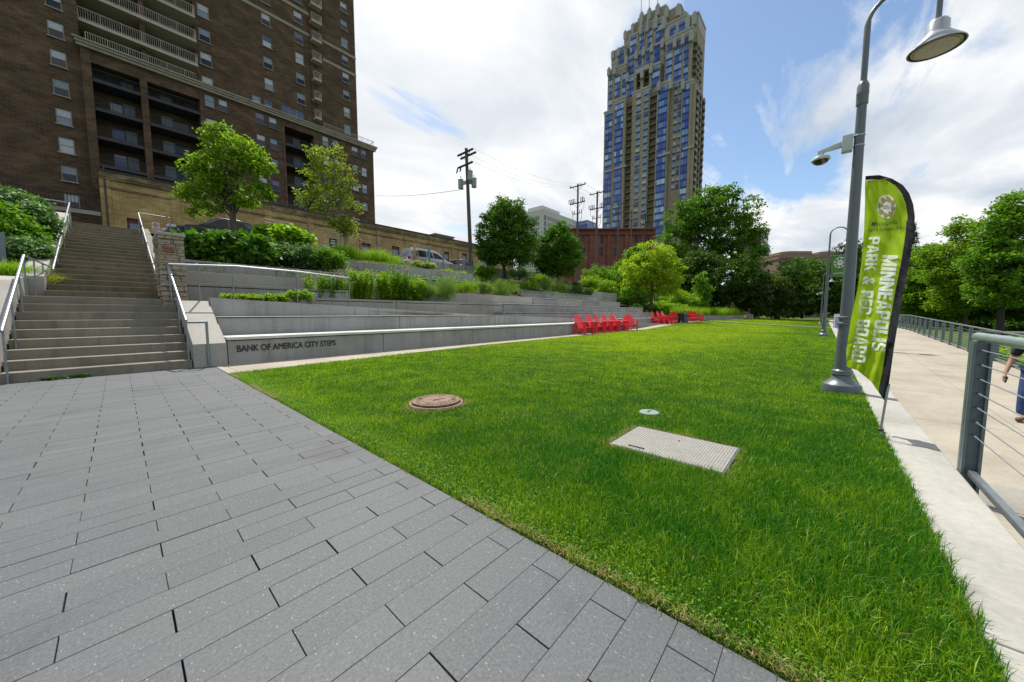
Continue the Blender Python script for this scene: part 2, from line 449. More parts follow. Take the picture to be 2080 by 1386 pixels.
for k in range(10):
    y0, y1 = -.46 + 1.006 * k, -.46 + 1.006 * (k + 1); xa, xb = 36.4 + .52 * k, 36.4 + .52 * (k + 1)
    c = [(xa, y0), (xa + .55, y0), (xb + .55, y1), (xb, y1)]
    mb.hexa([(x, y, -.1) for x, y in c], [(x, y, lawn_z(x, y) + .035) for x, y in c])
for (a, b), (c, d) in zip(PATHF, PATHF[1:] ):
    n = max(1, int((c - a) / 1.5))
    for q in range(n):
        x0 = a + (c - a) * q / n; x1 = a + (c - a) * (q + 1) / n
        y0 = path_front(x0); y1 = path_front(x1)
        g = .004
        mb.hexa([(x0 + g, y0, -.1), (x1 - g, y1, -.1), (x1 - g, 10.74, -.1), (x0 + g, 10.74, -.1)], [(x0 + g, y0, pz(x0) + .004), (x1 - g, y1, pz(x1) + .004), (x1 - g, 10.74, pz(x1) + .004), (x0 + g, 10.74, pz(x0) + .004)])
for (a, b) in ((37.5, 40), (40, 43)): mb.hexa([(a, 9.6, -.1), (b, 9.6, -.1), (b, 11, -.1), (a, 11, -.1)], [(a, 9.6, pz(a) + .004), (b, 9.6, pz(b) + .004), (b, 11, pz(b) + .004), (a, 11, pz(a) + .004)])
mb.hexa([(23.6, 10.75, -.1), (43, 10.75, -.1), (43, 13.4, -.1), (23.6, 13.4, -.1)], [(23.6, 10.75, .22), (43, 10.75, .38), (43, 13.4, .38), (23.6, 13.4, .22)])
tag(mb.build('path', CONC_WALK), kind='structure')
mb = MB()
xx = -3.0; widths = []
while xx < 75:
    L = 2.44
    mb.box(xx + .003, xx + L - .003, -.755, -.462, -2.2, .012); xx += L
tag(mb.build('curb', CONC_CURB, bevel=.012), kind='structure')
mb = MB()
xx = -8.0
while xx < 90:
    L = 3.0; g = .006
    for (ya, yb) in ((-.76, -2.6), (-2.61, -4.72)):
        za, zb = walk_z(xx + g), walk_z(xx + L - g)
        mb.hexa([(xx + g, yb, za - .2), (xx + L - g, yb, zb - .2), (xx + L - g, ya, zb - .2), (xx + g, ya, za - .2)],
                [(xx + g, yb, za), (xx + L - g, yb, zb), (xx + L - g, ya, zb), (xx + g, ya, za)])
    xx += L
tag(mb.build('walkway', CONC_WALK), kind='structure')
# a paler slab across the ramp and the parking lot above the steps
mb = MB(); mb.hexa([(6.2, -4.7, walk_z(6.2) + .002)] + [(7.0, -4.7, walk_z(7) + .002), (7.0, -.77, walk_z(7) + .002), (6.2, -.77, walk_z(6.2) + .002)],
                   [(6.2, -4.7, walk_z(6.2) + .005), (7.0, -4.7, walk_z(7) + .005), (7.0, -.77, walk_z(7) + .005), (6.2, -.77, walk_z(6.2) + .005)])
tag(mb.build('walkway_band', concrete('grey_band_concrete', (.29, .275, .245), .04, .05, .1)), kind='structure')
ASPH = plain('asphalt', (.06, .06, .062), .9, 0, .25, 3, .3, .5, 80)
mb = MB()
yy = [22.85, 26, 60]
for a, b in zip(yy, yy[1:]):
    mb.poly([(-30, a, lot_z(a)), (60, a, lot_z(a)), (60, b, lot_z(b)), (-30, b, lot_z(b))])
tag(mb.build('parking_lot', ASPH), kind='structure')
mb = MB()
for a, b in ((-30, 20), (20, 60), (60, 140)):
    za, zb = terrain_h(a, -19) + .03, terrain_h(b, -19) + .03
    mb.poly([(a, -26, za), (b, -26, zb), (b, -14, zb), (a, -14, za)])
tag(mb.build('road', plain('pink_grey_road', (.11, .095, .09), .9, 0, .15, 2)), kind='structure')
# ================================================================== terrace walls
def ylin(a, b, X): return a[1] + (b[1] - a[1]) * (X - a[0]) / (b[0] - a[0])
def wall(name, label, X0, X1, Y0, Y1, z0, z1, zb, back, panel=4.2, cap=None, slot=None, mat=None, cat='wall', group='terrace walls', end_y=None, seed=0):
    """face from (X0,Y0) to (X1,Y1); top z0->z1; bottom zb; back = depth behind the face"""
    mat = mat or CONC
    rnd = random.Random(seed + int(X0 * 10))
    t = thing(name, label, cat, (X0, Y0, zb), group)
    body = MB(); core = MB(); capm = MB(); n = max(1, round((X1 - X0) / panel)); g = .007
    P = lambda X: (Y0 + (Y1 - Y0) * (X - X0) / (X1 - X0), z0 + (z1 - z0) * (X - X0) / (X1 - X0))
    ch = cap if cap else 0.0
    for i in range(n):
        a = X0 + (X1 - X0) * i / n; b = X0 + (X1 - X0) * (i + 1) / n
        (ya, za), (yb, zb_) = P(a), P(b); a += g; b -= g
        dy = rnd.uniform(-.004, .004)
        if slot:
            s0, s1 = .075, .10
            body.hexa([(a, ya + dy, zb), (b, yb + dy, zb), (b, yb + back, zb), (a, ya + back, zb)], [(a, ya + dy, za - s1), (b, yb + dy, zb_ - s1), (b, yb + back, zb_ - s1), (a, ya + back, za - s1)])
            body.hexa([(a, ya + dy, za - s0), (b, yb + dy, zb_ - s0), (b, yb + back, zb_ - s0), (a, ya + back, za - s0)], [(a, ya + dy, za - ch), (b, yb + dy, zb_ - ch), (b, yb + back, zb_ - ch), (a, ya + back, za - ch)])
            core.hexa([(a + .15, ya + .05, za - s1), (b - .15, yb + .05, zb_ - s1), (b - .15, yb + back - .02, zb_ - s1), (a + .15, ya + back - .02, za - s1)],
                      [(a + .15, ya + .05, za - s0), (b - .15, yb + .05, zb_ - s0), (b - .15, yb + back - .02, zb_ - s0), (a + .15, ya + back - .02, za - s0)])
            for (p, q) in ((a, a + .14), (b - .14, b)):
                (yp, zp), (yq, zq) = P(p), P(q)
                body.hexa([(p, yp + dy, zp - s1), (q, yq + dy, zq - s1), (q, yq + back, zq - s1), (p, yp + back, zp - s1)], [(p, yp + dy, zp - s0), (q, yq + dy, zq - s0), (q, yq + back, zq - s0), (p, yp + back, zp - s0)])
        else:
            body.hexa([(a, ya + dy, zb), (b, yb + dy, zb), (b, yb + back, zb), (a, ya + back, zb)], [(a, ya + dy, za - ch), (b, yb + dy, zb_ - ch), (b, yb + back, zb_ - ch), (a, ya + back, za - ch)])
    (ya, za), (yb, zb_) = P(X0), P(X1)
    core.hexa([(X0 + .02, ya + .03, zb), (X1 - .02, yb + .03, zb), (X1 - .02, yb + back - .03, zb), (X0 + .02, ya + back - .03, zb)],
              [(X0 + .02, ya + .03, za - ch - .105), (X1 - .02, yb + .03, zb_ - ch - .105), (X1 - .02, yb + back - .03, zb_ - ch - .105), (X0 + .02, ya + back - .03, za - ch - .105)])
    body.build('panel_face', mat, t, bevel=.006)
    core.build('joint', DARKGAP, t)
    if cap:
        m = max(1, round((X1 - X0) / 2.9)); ov = .045
        for i in range(m):
            a = X0 + (X1 - X0) * i / m; b = X0 + (X1 - X0) * (i + 1) / m
            (ya, za), (yb, zb_) = P(a), P(b); a += .004; b -= .004
            capm.hexa([(a, ya - ov, za - cap + .022), (b, yb - ov, zb_ - cap + .022), (b, yb + back, zb_ - cap + .022), (a, ya + back, za - cap + .022)],
                      [(a, ya - ov, za), (b, yb - ov, zb_), (b, yb + back, zb_), (a, ya + back, za)])
        capm.build('cap', CONC_CAP, t, bevel=.006)
    return t
WA = wall('seat_wall', 'lowest concrete seat wall with pale cap and raised dark lettering, beside the lawn path', 1.52, 23.4, 9.56, 10.42, .60, .60, -.05, .92, 3.9, cap=.085)
tail = thing('seat_wall', 'low concrete wall end tapering to a point on the path behind the row of red chairs', 'wall', (23.42, 10.42, 0), 'terrace walls')
mb = MB(); mb.hexa([(23.42, 10.42, -.05), (31.4, 10.5, -.05), (31.4, 10.75, -.05), (23.42, 10.75, -.05)], [(23.42, 10.42, .56), (31.4, 10.5, .24), (31.4, 10.75, .24), (23.42, 10.75, .56)])
mb.build('panel_face', CONC, tail, bevel=.006)
wall('seat_wall', 'second concrete tier above the lettered seat wall, long with a thin pale top edge', 1.52, 11.1, 10.5, 10.9, 1.035, 1.05, .3, .82, 4.6, cap=.03)
wall('seat_wall', 'sloping grey concrete tier running down behind the left half of the chair row', 11.12, 22.2, 10.9, 11.36, 1.05, .72, .2, .62, 3.6)
wall('seat_wall', 'short low concrete tier at the right end, beside the second cluster of red chairs', 22.22, 36.2, 11.36, 11.36, .75, .75, -.05, .7, 4.5, cap=.03)
wall('ramp_wall', 'wedge shaped concrete wall whose top slopes down to the right above the second tier', 1.52, 10.4, 11.32, 11.72, 1.50, 1.09, .6, .22, 4.4, mat=CONC)
wall('planter_wall', 'concrete wall with thin dark slot, holding the row of tall green plants', 4.25, 13.4, 12.6, 12.6, 1.63, 1.63, .7, .35, 3.2, slot=True, mat=CONC_W)
wall('seat_wall', 'concrete tier with a dark line under its top, in the middle of the right hand steps', 13.43, 32.4, 12.57, 12.57, 1.65, 1.65, .7, .9, 3.5, cap=.05)
wall('seat_wall', 'narrow concrete tier just above and behind the red chair row', 12.8, 22.1, 11.98, 12.05, 1.21, 1.21, .5, .55, 3.2, slot=True)
wall('seat_wall', 'concrete tier with dark top line ending behind the second cluster of red chairs', 22.14, 36.2, 12.05, 12.05, 1.21, 1.21, .0, .5, 4.6, cap=.05)
wall('planter_wall', 'lowest of three stacked grey walls right of the stone pier', 1.12, 5.6, 12.8, 12.8, 1.94, 1.94, .9, .3, 4.4, slot=True)
wall('planter_wall', 'middle of three stacked grey walls right of the stone pier', 1.12, 7.2, 13.7, 13.7, 2.33, 2.33, 1.5, .3, 3.0, mat=CONC_W)
wall('planter_wall', 'topmost of three stacked grey walls, under the big leafed shrubs', 1.12, 9.2, 14.6, 14.6, 2.75, 2.75, 2.0, .3, 2.9, slot=True)
wall('planter_wall', 'long concrete wall edging the grasses above the middle of the steps', 6.4, 17.2, 13.6, 13.6, 2.13, 2.13, 1.3, .3, 2.4, mat=CONC_W)
wall('seat_wall', 'concrete tier with a dark shadow line below the feathery shrubs', 17.22, 29.6, 13.58, 13.58, 2.10, 2.10, 1.3, .9, 4.0, cap=.05)
wall('planter_wall', 'grey wall edging the dark feathery shrubs high on the right steps', 17.2, 27.2, 14.6, 14.6, 2.63, 2.63, 1.8, .3, 4.6, slot=True)
wall('planter_wall', 'highest short concrete wall at the right end of the steps, by the yellow green tree', 27.4, 32.4, 15.2, 15.2, 3.07, 3.07, 1.9, .3, 2.4)
wall('planter_wall', 'upper concrete wall below the silver van', 6.9, 15.3, 17.0, 17.0, 3.62, 3.68, 2.4, .3, 2.8, mat=CONC)
wall('seat_wall', 'concrete ledge with dark underside line below the upper planter wall', 9.8, 16.6, 16.1, 16.1, 2.98, 3.0, 2.2, .6, 3.4, cap=.05)
# board-formed retaining wall of the parking lot
def mat_board():
    m, nt, out = newmat('board_formed_concrete'); p = pos(nt)
    st = noise(nt, vmap(nt, p, (7, 7, .2)), 1.0, 3, .6)
    c = ramp(nt, st, [(.35, (.12, .12, .11)), (.5, (.30, .30, .28)), (.7, (.38, .38, .36))])
    bsdf(nt, out, c, .85, 0, .3, st, .6, .02); return m
BOARD = mat_board()
tr = thing('retaining_wall', 'board marked concrete retaining wall of the parking lot below the parked cars', 'wall', (13.6, 20.0, 4.0), 'terrace walls')
mb = MB(); mb.hexa([(13.6, 20, 3.4), (29, 20, 3.4), (29, 20.25, 3.4), (13.6, 20.25, 3.4)], [(13.6, 20, 4.58), (29, 20, 5.0), (29, 20.25, 5.0), (13.6, 20.25, 4.58)])
mb.build('panel_face', BOARD, tr)

# planting beds between the walls
mb = MB()
def bed(x0, x1, y0, z0, y1, z1, zr0=None, zr1=None):
    mb.poly([(x0, y0, z0), (x1, y0, zr0 if zr0 is not None else z0), (x1, y1, zr1 if zr1 is not None else z1), (x0, y1, z1)])
bed(1.1, 10.4, 11.5, 1.38, 12.7, 1.40, 1.0, 1.0); bed(10.4, 13.4, 11.3, .9, 12.7, .9)
bed(4.3, 13.4, 12.9, 1.58, 13.75, 1.62); bed(1.1, 5.6, 13.0, 1.86, 13.8, 1.9); bed(1.1, 7.2, 13.95, 2.26, 14.7, 2.3)
bed(6.4, 17.2, 13.85, 2.05, 16.2, 2.75); bed(1.1, 9.2, 14.85, 2.68, 17.2, 3.3); bed(9, 17, 16.6, 2.9, 17.1, 2.95)
bed(17.2, 27.3, 14.85, 2.55, 20.1, 4.1); bed(27.3, 34, 13.5, 1.4, 15.2, 2.0); bed(27.3, 34, 15.5, 2.98, 20.1, 4.0); bed(6.4, 45, 14.2, 1.9, 20.1, 3.85); bed(27.4, 32.4, 15.45, 2.98, 18, 3.4)
bed(1.1, 14, 17.2, 3.45, 22.9, 4.62); bed(13.9, 15.4, 17.2, 3.5, 20.1, 4.2); bed(15.2, 17.3, 13.9, 2.05, 20.1, 4.1); bed(14, 60, 20.2, 4.5, 22.9, 4.68)
bed(29, 40, 12.4, .9, 20.1, 4.1); bed(36.2, 44, 12.3, .1, 20, 3.4); bed(44, 75, 13.4, .1, 23, 3.6)
tag(mb.build('planting_bed', SOIL), kind='structure')
mb = MB(); mb.poly([(-12, 12.2, 1.1), (-1.62, 12.2, 1.45), (-1.62, 22.6, 4.5), (-12, 22.6, 5.2)]); mb.poly([(-12, 9.4, -.05), (-1.62, 9.4, -.05), (-1.62, 12.2, 1.4), (-12, 12.2, 1.1)])
tag(mb.build('bank', SOIL), kind='structure')

# the lettering
def text_mesh(body, size, mat, parent, M, name='lettering', extrude=.004, spacing=1.0, sx=1.0, bold=0.0, shear=0.0, align='LEFT', bevel=0.0):
    cu = bpy.data.curves.new('t', 'FONT'); cu.body = body; cu.size = size; cu.extrude = extrude; cu.space_character = spacing
    cu.offset = bold; cu.bevel_depth = bevel; cu.bevel_resolution = 1; cu.shear = shear; cu.align_x = align; cu.resolution_u = 3
    o = bpy.data.objects.new('t', cu); COL.objects.link(o)
    dg = bpy.context.evaluated_depsgraph_get(); dg.update()
    me = bpy.data.meshes.new_from_object(o.evaluated_get(dg))
    bpy.data.objects.remove(o); bpy.data.curves.remove(cu)
    me.transform(Matrix.Diagonal((sx, 1, 1, 1))); me.transform(M)
    me.materials.clear()
    if mat is not None: me.materials.append(mat)
    if parent is None: return me
    o0 = ORG.get(parent.name, (0, 0, 0)); me.transform(Matrix.Translation((-o0[0], -o0[1], -o0[2])))
    return link(name, me, parent)
LETTER = plain('dark_bronze_letters', (.028, .027, .026), .5, .3)
p0 = PY(480, 711, 9.575); p1 = PY(684, 698, 9.575)
M = Matrix.Translation((p0[0], 9.556 + .0393 * (p0[0] - 1.52), .272)) @ Matrix.Rotation(math.atan(.0393), 4, 'Z') @ Matrix.Rotation(PI / 2, 4, 'X')
probe = text_mesh('BANK OF AMERICA CITY STEPS', .2, LETTER, None, Matrix())
wid = max(v.co.x for v in probe.vertices); hgt = max(v.co.y for v in probe.vertices)
want = p1[0] - p0[0]
text_mesh('BANK OF AMERICA CITY STEPS', .2, LETTER, WA, M, sx=want / wid, extrude=.003, bevel=.0036)

# ================================================================== stairs
RIS = .163
st = thing('staircase', 'wide outdoor concrete staircase in two flights climbing to the street', 'stairs', (-.2, 9.6, 0))
mb = MB(); XL, XR = -1.30, .95
rs = random.Random(2)
for i in range(9):
    y = 9.6 + .305 * i
    mb.box(XL, XR, y, (9.6 + .305 * (i + 1)) + .02 if i < 8 else 13.0, RIS * i - (.02 if i else .15), RIS * (i + 1) )
mb.build('lower_flight', CONC_STEP, st, bevel=.012)
mb = MB(); n = 20; run = (22.75 - 12.95) / n
for i in range(n):
    y = 12.95 + run * i
    mb.box(-1.06, .86, y, y + run + .02 if i < n - 1 else 23.6, 1.467 + RIS * i - .02, 1.467 + RIS * (i + 1) * .999)
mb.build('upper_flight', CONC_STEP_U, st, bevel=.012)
# cheek walls
def cheek(label, X0, X1, prof, mat=CONC_W, name='stair_wall'):
    t = thing(name, label, 'wall', (X0, prof[0][0], 0), 'stair side walls')
    m = MB(); m.prism([(X0, y, z) for y, z in prof], (X1 - X0, 0, 0)); m.build('panel_face', mat, t, bevel=.012)
    return t
cheek('pale wedge shaped concrete side wall at the right foot of the stairs', .965, 1.512, [(9.56, -.05), (9.56, .48), (11.5, 1.42), (12.3, 1.42), (12.3, -.05)])
cheek('pale concrete side wall at the left foot of the stairs, partly out of frame', -1.86, -1.315, [(9.6, -.05), (9.6, .5), (11.7, 1.75), (12.9, 1.9), (12.9, -.05)])
cheek('concrete planter wall along the left of the stair landing', -1.56, -1.30, [(12.9, .5), (12.9, 1.9), (15.2, 1.98), (15.2, .5)])
cheek('sloping sunlit concrete curb wall up the left side of the upper flight', -1.40, -1.075, [(13.2, 1.0), (13.2, 1.95), (22.6, 5.08), (23.2, 5.08), (23.2, 1.0)])
cheek('low sloping concrete wall up the right side of the upper flight', .875, 1.10, [(13.2, 1.0), (13.2, 1.75), (22.6, 4.85), (23.2, 4.85), (23.2, 1.0)], CONC_STEP)

# stone pier
def mat_rubble():
    m, nt, out = newmat('rubble_limestone'); p = objc(nt)
    br = nt.nodes.new('ShaderNodeTexBrick'); xy = nt.nodes.new('ShaderNodeSeparateXYZ'); lk(nt, p, xy.inputs[0])
    cmb = nt.nodes.new('ShaderNodeCombineXYZ')
    wob = math_(nt, 'MULTIPLY', noise(nt, p, 5, 3), .10)
    lk(nt, math_(nt, 'ADD', math_(nt, 'ADD', xy.outputs[0], xy.outputs[1]), wob), cmb.inputs[0]); lk(nt, math_(nt, 'ADD', xy.outputs[2], wob), cmb.inputs[1])
    lk(nt, cmb.outputs[0], br.inputs['Vector']); br.inputs['Scale'].default_value = 1
    br.inputs['Brick Width'].default_value = .27; br.inputs['Row Height'].default_value = .125; br.inputs['Mortar Size'].default_value = .012
    br.inputs['Color1'].default_value = (0, 0, 0, 1); br.inputs['Color2'].default_value = (1, 1, 1, 1); br.inputs['Mortar'].default_value = (.5, .5, .5, 1)
    c = ramp(nt, br.outputs['Color'], [(.0, (.26, .22, .16)), (.2, (.36, .34, .30)), (.42, (.33, .25, .13)), (.55, (.24, .225, .20)), (.72, (.37, .31, .21)), (.88, (.31, .20, .10)), (.95, (.38, .36, .32))])
    c = mixc(nt, br.outputs['Fac'], c, (.10, .085, .06, 1))
    c = mixc(nt, .4, c, ramp(nt, noise(nt, p, 18, 5, .7), [(.3, (.06, .05, .035)), (.7, (.55, .5, .42))]))
    h = math_(nt, 'SUBTRACT', noise(nt, p, 9, 5, .7), math_(nt, 'MULTIPLY', br.outputs['Fac'], .5))
    bsdf(nt, out, c, .95, 0, .2, h, .9, .04); return m
RUB = mat_rubble()
pr = thing('stone_pier', 'rough rubble limestone pier with a red brick patch beside the upper stairs', 'pier', (.96, 12.6, 1.46))
mb = MB(); rs = random.Random(8); z = 1.3
while z < 2.98:
    h = rs.uniform(.09, .17); a = .73; 
    x = a
    while x < 1.16:
        wd = rs.uniform(.16, .34); x2 = min(x + wd, 1.19)
        if 1.19 - x2 < .08: x2 = 1.19
        o = rs.uniform(-.025, .02)
        mb.box(x + .004, x2 - .004, 12.0 + o, 12.3, z + .004, min(z + h, 3.0) - .004); x = x2
    y = 12.3
    while y < 13.35:
        d = rs.uniform(.18, .4); y2 = min(y + d, 13.4); o = rs.uniform(-.03, .025)
        mb.box(.73 + o, 1.0, y + .004, y2 - .004, z + .004, min(z + h, 3.0) - .004)
        o = rs.uniform(-.03, .025); mb.box(1.0, 1.19 + o, y + .004, y2 - .004, z + .004, min(z + h, 3.0) - .004); y = y2
    z += h
mb.box(.75, 1.17, 12.03, 13.38, 1.3, 2.99)
mb.build('masonry', RUB, pr, bevel=.012)
mb = MB(); mb.box(.70, 1.22, 11.96, 13.43, 3.0, 3.07); mb.build('cap_stone', CONC_W, pr, bevel=.015)
mb = MB()
for k in range(2): mb.box(.80, .98, 11.962, 12.05, 2.62 + k * .06, 2.672 + k * .06)
mb.build('brick_patch', plain('red_brick_patch', (.24, .085, .05), .9, 0, .25, 14), pr, bevel=.006)

# ================================================================== handrails
def rail(label, path, posts, r=.024, loops=(), flat_posts=True):
    t = thing('handrail', label, 'handrail', path[0], 'stair handrails')
    m = MB(); m.tube(path, r, 10); m.build('top_rail', STEEL, t, smooth=50)
    for a, b in posts:
        m = MB(); m.bar(a, b, .05, .022, up=(1, 0, 0)); m.build('post', GALV, t, bevel=.003)
    for lp in loops:
        m = MB(); m.tube(lp, r, 10); m.build('return_loop', GALV, t, smooth=50)
    return t
# lower right
a = (.90, 9.62, .97); b = (.86, 12.0, 2.33)
def on(a, b, y): 
    t = (y - a[1]) / (b[1] - a[1]); return tuple(a[k] + (b[k] - a[k]) * t for k in range(3))
def step_z(y):
    if y < 9.6: return 0
    if y < 12.95: return RIS * min(9, int((y - 9.6) / .305) + 1)
    return 1.467 + RIS * min(20, int((y - 12.95) / run) + 1)
rail('steel handrail on the right of the lower flight, with a square return at its foot', [a, b],
     [((.90, y, step_z(y)), on(a, b, y)) for y in (9.62, 10.75, 11.98)],
     loops=[[(.90, 9.62, .93), (1.20, 9.56, .93)], [(1.20, 9.545, .945), (1.20, 9.545, 0)]])
# lower left
a = PX(4, 668, -1.22); b = PX(48, 519, -1.22)
rail('steel handrail on the left of the lower flight, cut by the picture edge', [(-1.22, a[1] - .05, a[2] - .04), a, b],
     [((-1.22, y, step_z(y)), on(a, b, min(max(y, a[1]), b[1]))) for y in (9.56, 10.5, 11.5, 12.2)])
a2 = PX(108, 545, -1.0)
rail('thin steel rail linking the lower and upper left handrails across the landing', [b, a2],
     [((-1.22 + .05 * k, b[1] + (a2[1] - b[1]) * f, 1.467), tuple(b[j] + (a2[j] - b[j]) * f for j in range(3))) for k, f in ((1, .3), (2, .6), (3, .92))], r=.018)
# upper left
c = PX(141, 412, -1.0); d = PX(107, 548, -1.0)
rail('long steel handrail on the left of the upper flight', [d, c, (c[0] - 1.6, c[1] + .1, c[2] + .02)],
     [((-1.0, y, step_z(y) if y < 22.7 else 4.72), on(d, c, y)) for y in (d[1] + .1, 15.5, 17.8, 20.0, c[1] - .6, c[1])])
# upper right
e0 = PX(317, 557, .74); e1 = PX(303, 511, .78); e2 = PX(281, 433, .80)
rail('steel handrail on the right of the upper flight, with a level return at its top', [e0, e1, e2],
     [((.78, y, step_z(y)), on(e0, e2, y)) for y in (e0[1] + .05, 14.6, 17, 19.5, e2[1] - .1)],
     loops=[[e2, (e2[0] + .95, e2[1] + .05, e2[2])], [(e2[0] + .95, e2[1] + .05, e2[2] - .01), (e2[0] + .95, e2[1] + .05, 4.7)],
            [e0, (e0[0] + .2, e0[1] - .1, e0[2])]])
# ramp rail
g0 = PY(342, 537, 11.5); g1 = PY(480, 541, 11.52); g2 = PY(708, 565, 11.55)
rail('long steel handrail sloping along the ramp right of the stone pier', [g0, PY(403, 539, 11.5), g1, PY(602, 552, 11.52), g2],
     [((PY(px, 560, 11.52)[0], 11.53, 1.3), PY(px, py, 11.52)) for px, py in ((403, 539), (472, 541), (602, 552), (708, 565))], r=.022)
# steel posts in the left bank
for i, (px, py0, py1, lab) in enumerate(((2, 640, 472, 'tall dark steel post at the left picture edge beside the stairs'), (21, 560, 478, 'dark steel post among the bank shrubs, middle of three'), (43, 560, 492, 'shortest dark steel post by the handrail in the bank grass'))):
    q = PX(px, py1, -1.75 - .25 * (i == 1))
    m = MB(); m.box(q[0] - .045, q[0] + .045, q[1] - .045, q[1] + .045, .6, q[2])
    tag(m.build('steel_post', BLUESTEEL, bevel=.006), lab, 'post', 'steel posts in the left bank')
# ================================================================== brick, glass
def mat_brick(name, c1, c2, mort, bw=.42, bh=.14, blot=.3, msize=.016):
    m, nt, out = newmat(name); p = pos(nt)
    br = nt.nodes.new('ShaderNodeTexBrick'); xy = nt.nodes.new('ShaderNodeSeparateXYZ'); lk(nt, p, xy.inputs[0])
    cmb = nt.nodes.new('ShaderNodeCombineXYZ')
    lk(nt, math_(nt, 'ADD', xy.outputs[0], xy.outputs[1]), cmb.inputs[0]); lk(nt, xy.outputs[2], cmb.inputs[1])
    lk(nt, cmb.outputs[0], br.inputs['Vector']); br.inputs['Scale'].default_value = 1
    br.inputs['Brick Width'].default_value = bw; br.inputs['Row Height'].default_value = bh; br.inputs['Mortar Size'].default_value = msize
    br.inputs['Color1'].default_value = c1 + (1,); br.inputs['Color2'].default_value = c2 + (1,); br.inputs['Mortar'].default_value = mort + (1,); br.inputs['Bias'].default_value = -.1
    n = noise(nt, vmap(nt, p, (.5, .5, .9)), 1.0, 6, .65)
    c = mixc(nt, blot, br.outputs['Color'], ramp(nt, n, [(.32, sc3(c1, .35)), (.5, c1), (.72, sc3(c2, 1.5))]))
    bsdf(nt, out, c, .9, 0, .2, br.outputs['Fac'], .35, -.01); return m
BRICK = mat_brick('dark_brown_brick', (.064, .041, .025), (.152, .097, .058), (.14, .11, .08), .56, .19, .42, .022)
BRICK_Y = mat_brick('yellow_brick', (.36, .255, .10), (.54, .405, .18), (.18, .135, .08), .5, .16, .4, .02)
BRICK_R = mat_brick('red_brick', (.20, .075, .058), (.25, .10, .078), (.17, .085, .07), .6, .2, .3)
TRIM = concrete('limestone_trim', (.30, .275, .22), .2, .05)
SLABW = plain('painted_balcony_slab', (.40, .36, .29), .7)
RAILW = plain('painted_beige_rail', (.36, .33, .28), .6)
RAILD = plain('black_iron_rail', (.014, .014, .015), .5, .3)
SLABD = plain('dark_painted_slab', (.045, .046, .055), .8)
WFRAME = plain('bronze_window_frame', (.10, .095, .085), .5, .2)
WFRAME_L = plain('beige_window_frame', (.26, .235, .19), .5, .1)
def mat_glass(name, c, rough=.06, spec=.9, metal=0.0):
    m, nt, out = newmat(name); p = pos(nt)
    n = noise(nt, p, .8, 2); cc = ramp(nt, n, [(.35, sc3(c, .8)), (.65, sc3(c, 1.25))])
    bsdf(nt, out, cc, rough, metal, spec, noise(nt, p, .6, 1), .04, .02); return m
GLASS = mat_glass('dark_window_glass', (.018, .022, .032), .08, .5)
GLASS_B = mat_glass('blue_window_glass', (.03, .05, .13), .05, 1.0)
BLIND = plain('white_window_blind', (.44, .47, .52), .8, 0, .1, 3)
BLIND_G = plain('grey_window_blind', (.22, .27, .34), .75, 0, .1, 3)

def facade(mb, X0, X1, z0, z1, Y, holes, depth=.16, m=0, axis='X', hole_back=True):
    """wall face at Y (normal -Y), rectangular openings with real reveals; axis 'Y' : face at X=Y value, running along Y (normal -X)"""
    xs = sorted({X0, X1} | {h[0] for h in holes} | {h[1] for h in holes}); zs = sorted({z0, z1} | {h[2] for h in holes} | {h[3] for h in holes})
    xs = [x for x in xs if X0 - 1e-6 <= x <= X1 + 1e-6]; zs = [z for z in zs if z0 - 1e-6 <= z <= z1 + 1e-6]
    P = (lambda a, d, z: (a, Y + d, z)) if axis == 'X' else (lambda a, d, z: (Y + d, a, z))
    for a, b in zip(xs, xs[1:]):
        for c, d in zip(zs, zs[1:]):
            cx, cz = (a + b) / 2, (c + d) / 2
            if any(h[0] < cx < h[1] and h[2] < cz < h[3] for h in holes): continue
            mb.poly([P(a, 0, c), P(b, 0, c), P(b, 0, d), P(a, 0, d)], m)
    for h in holes:
        a, b, c, d = h[:4]; D = h[4] if len(h) > 4 else depth
        mb.poly([P(a, 0, c), P(a, 0, d), P(a, D, d), P(a, D, c)], m); mb.poly([P(b, 0, c), P(b, 0, d), P(b, D, d), P(b, D, c)], m)
        mb.poly([P(a, 0, c), P(b, 0, c), P(b, D, c), P(a, D, c)], m); mb.poly([P(a, 0, d), P(b, 0, d), P(b, D, d), P(a, D, d)], m)

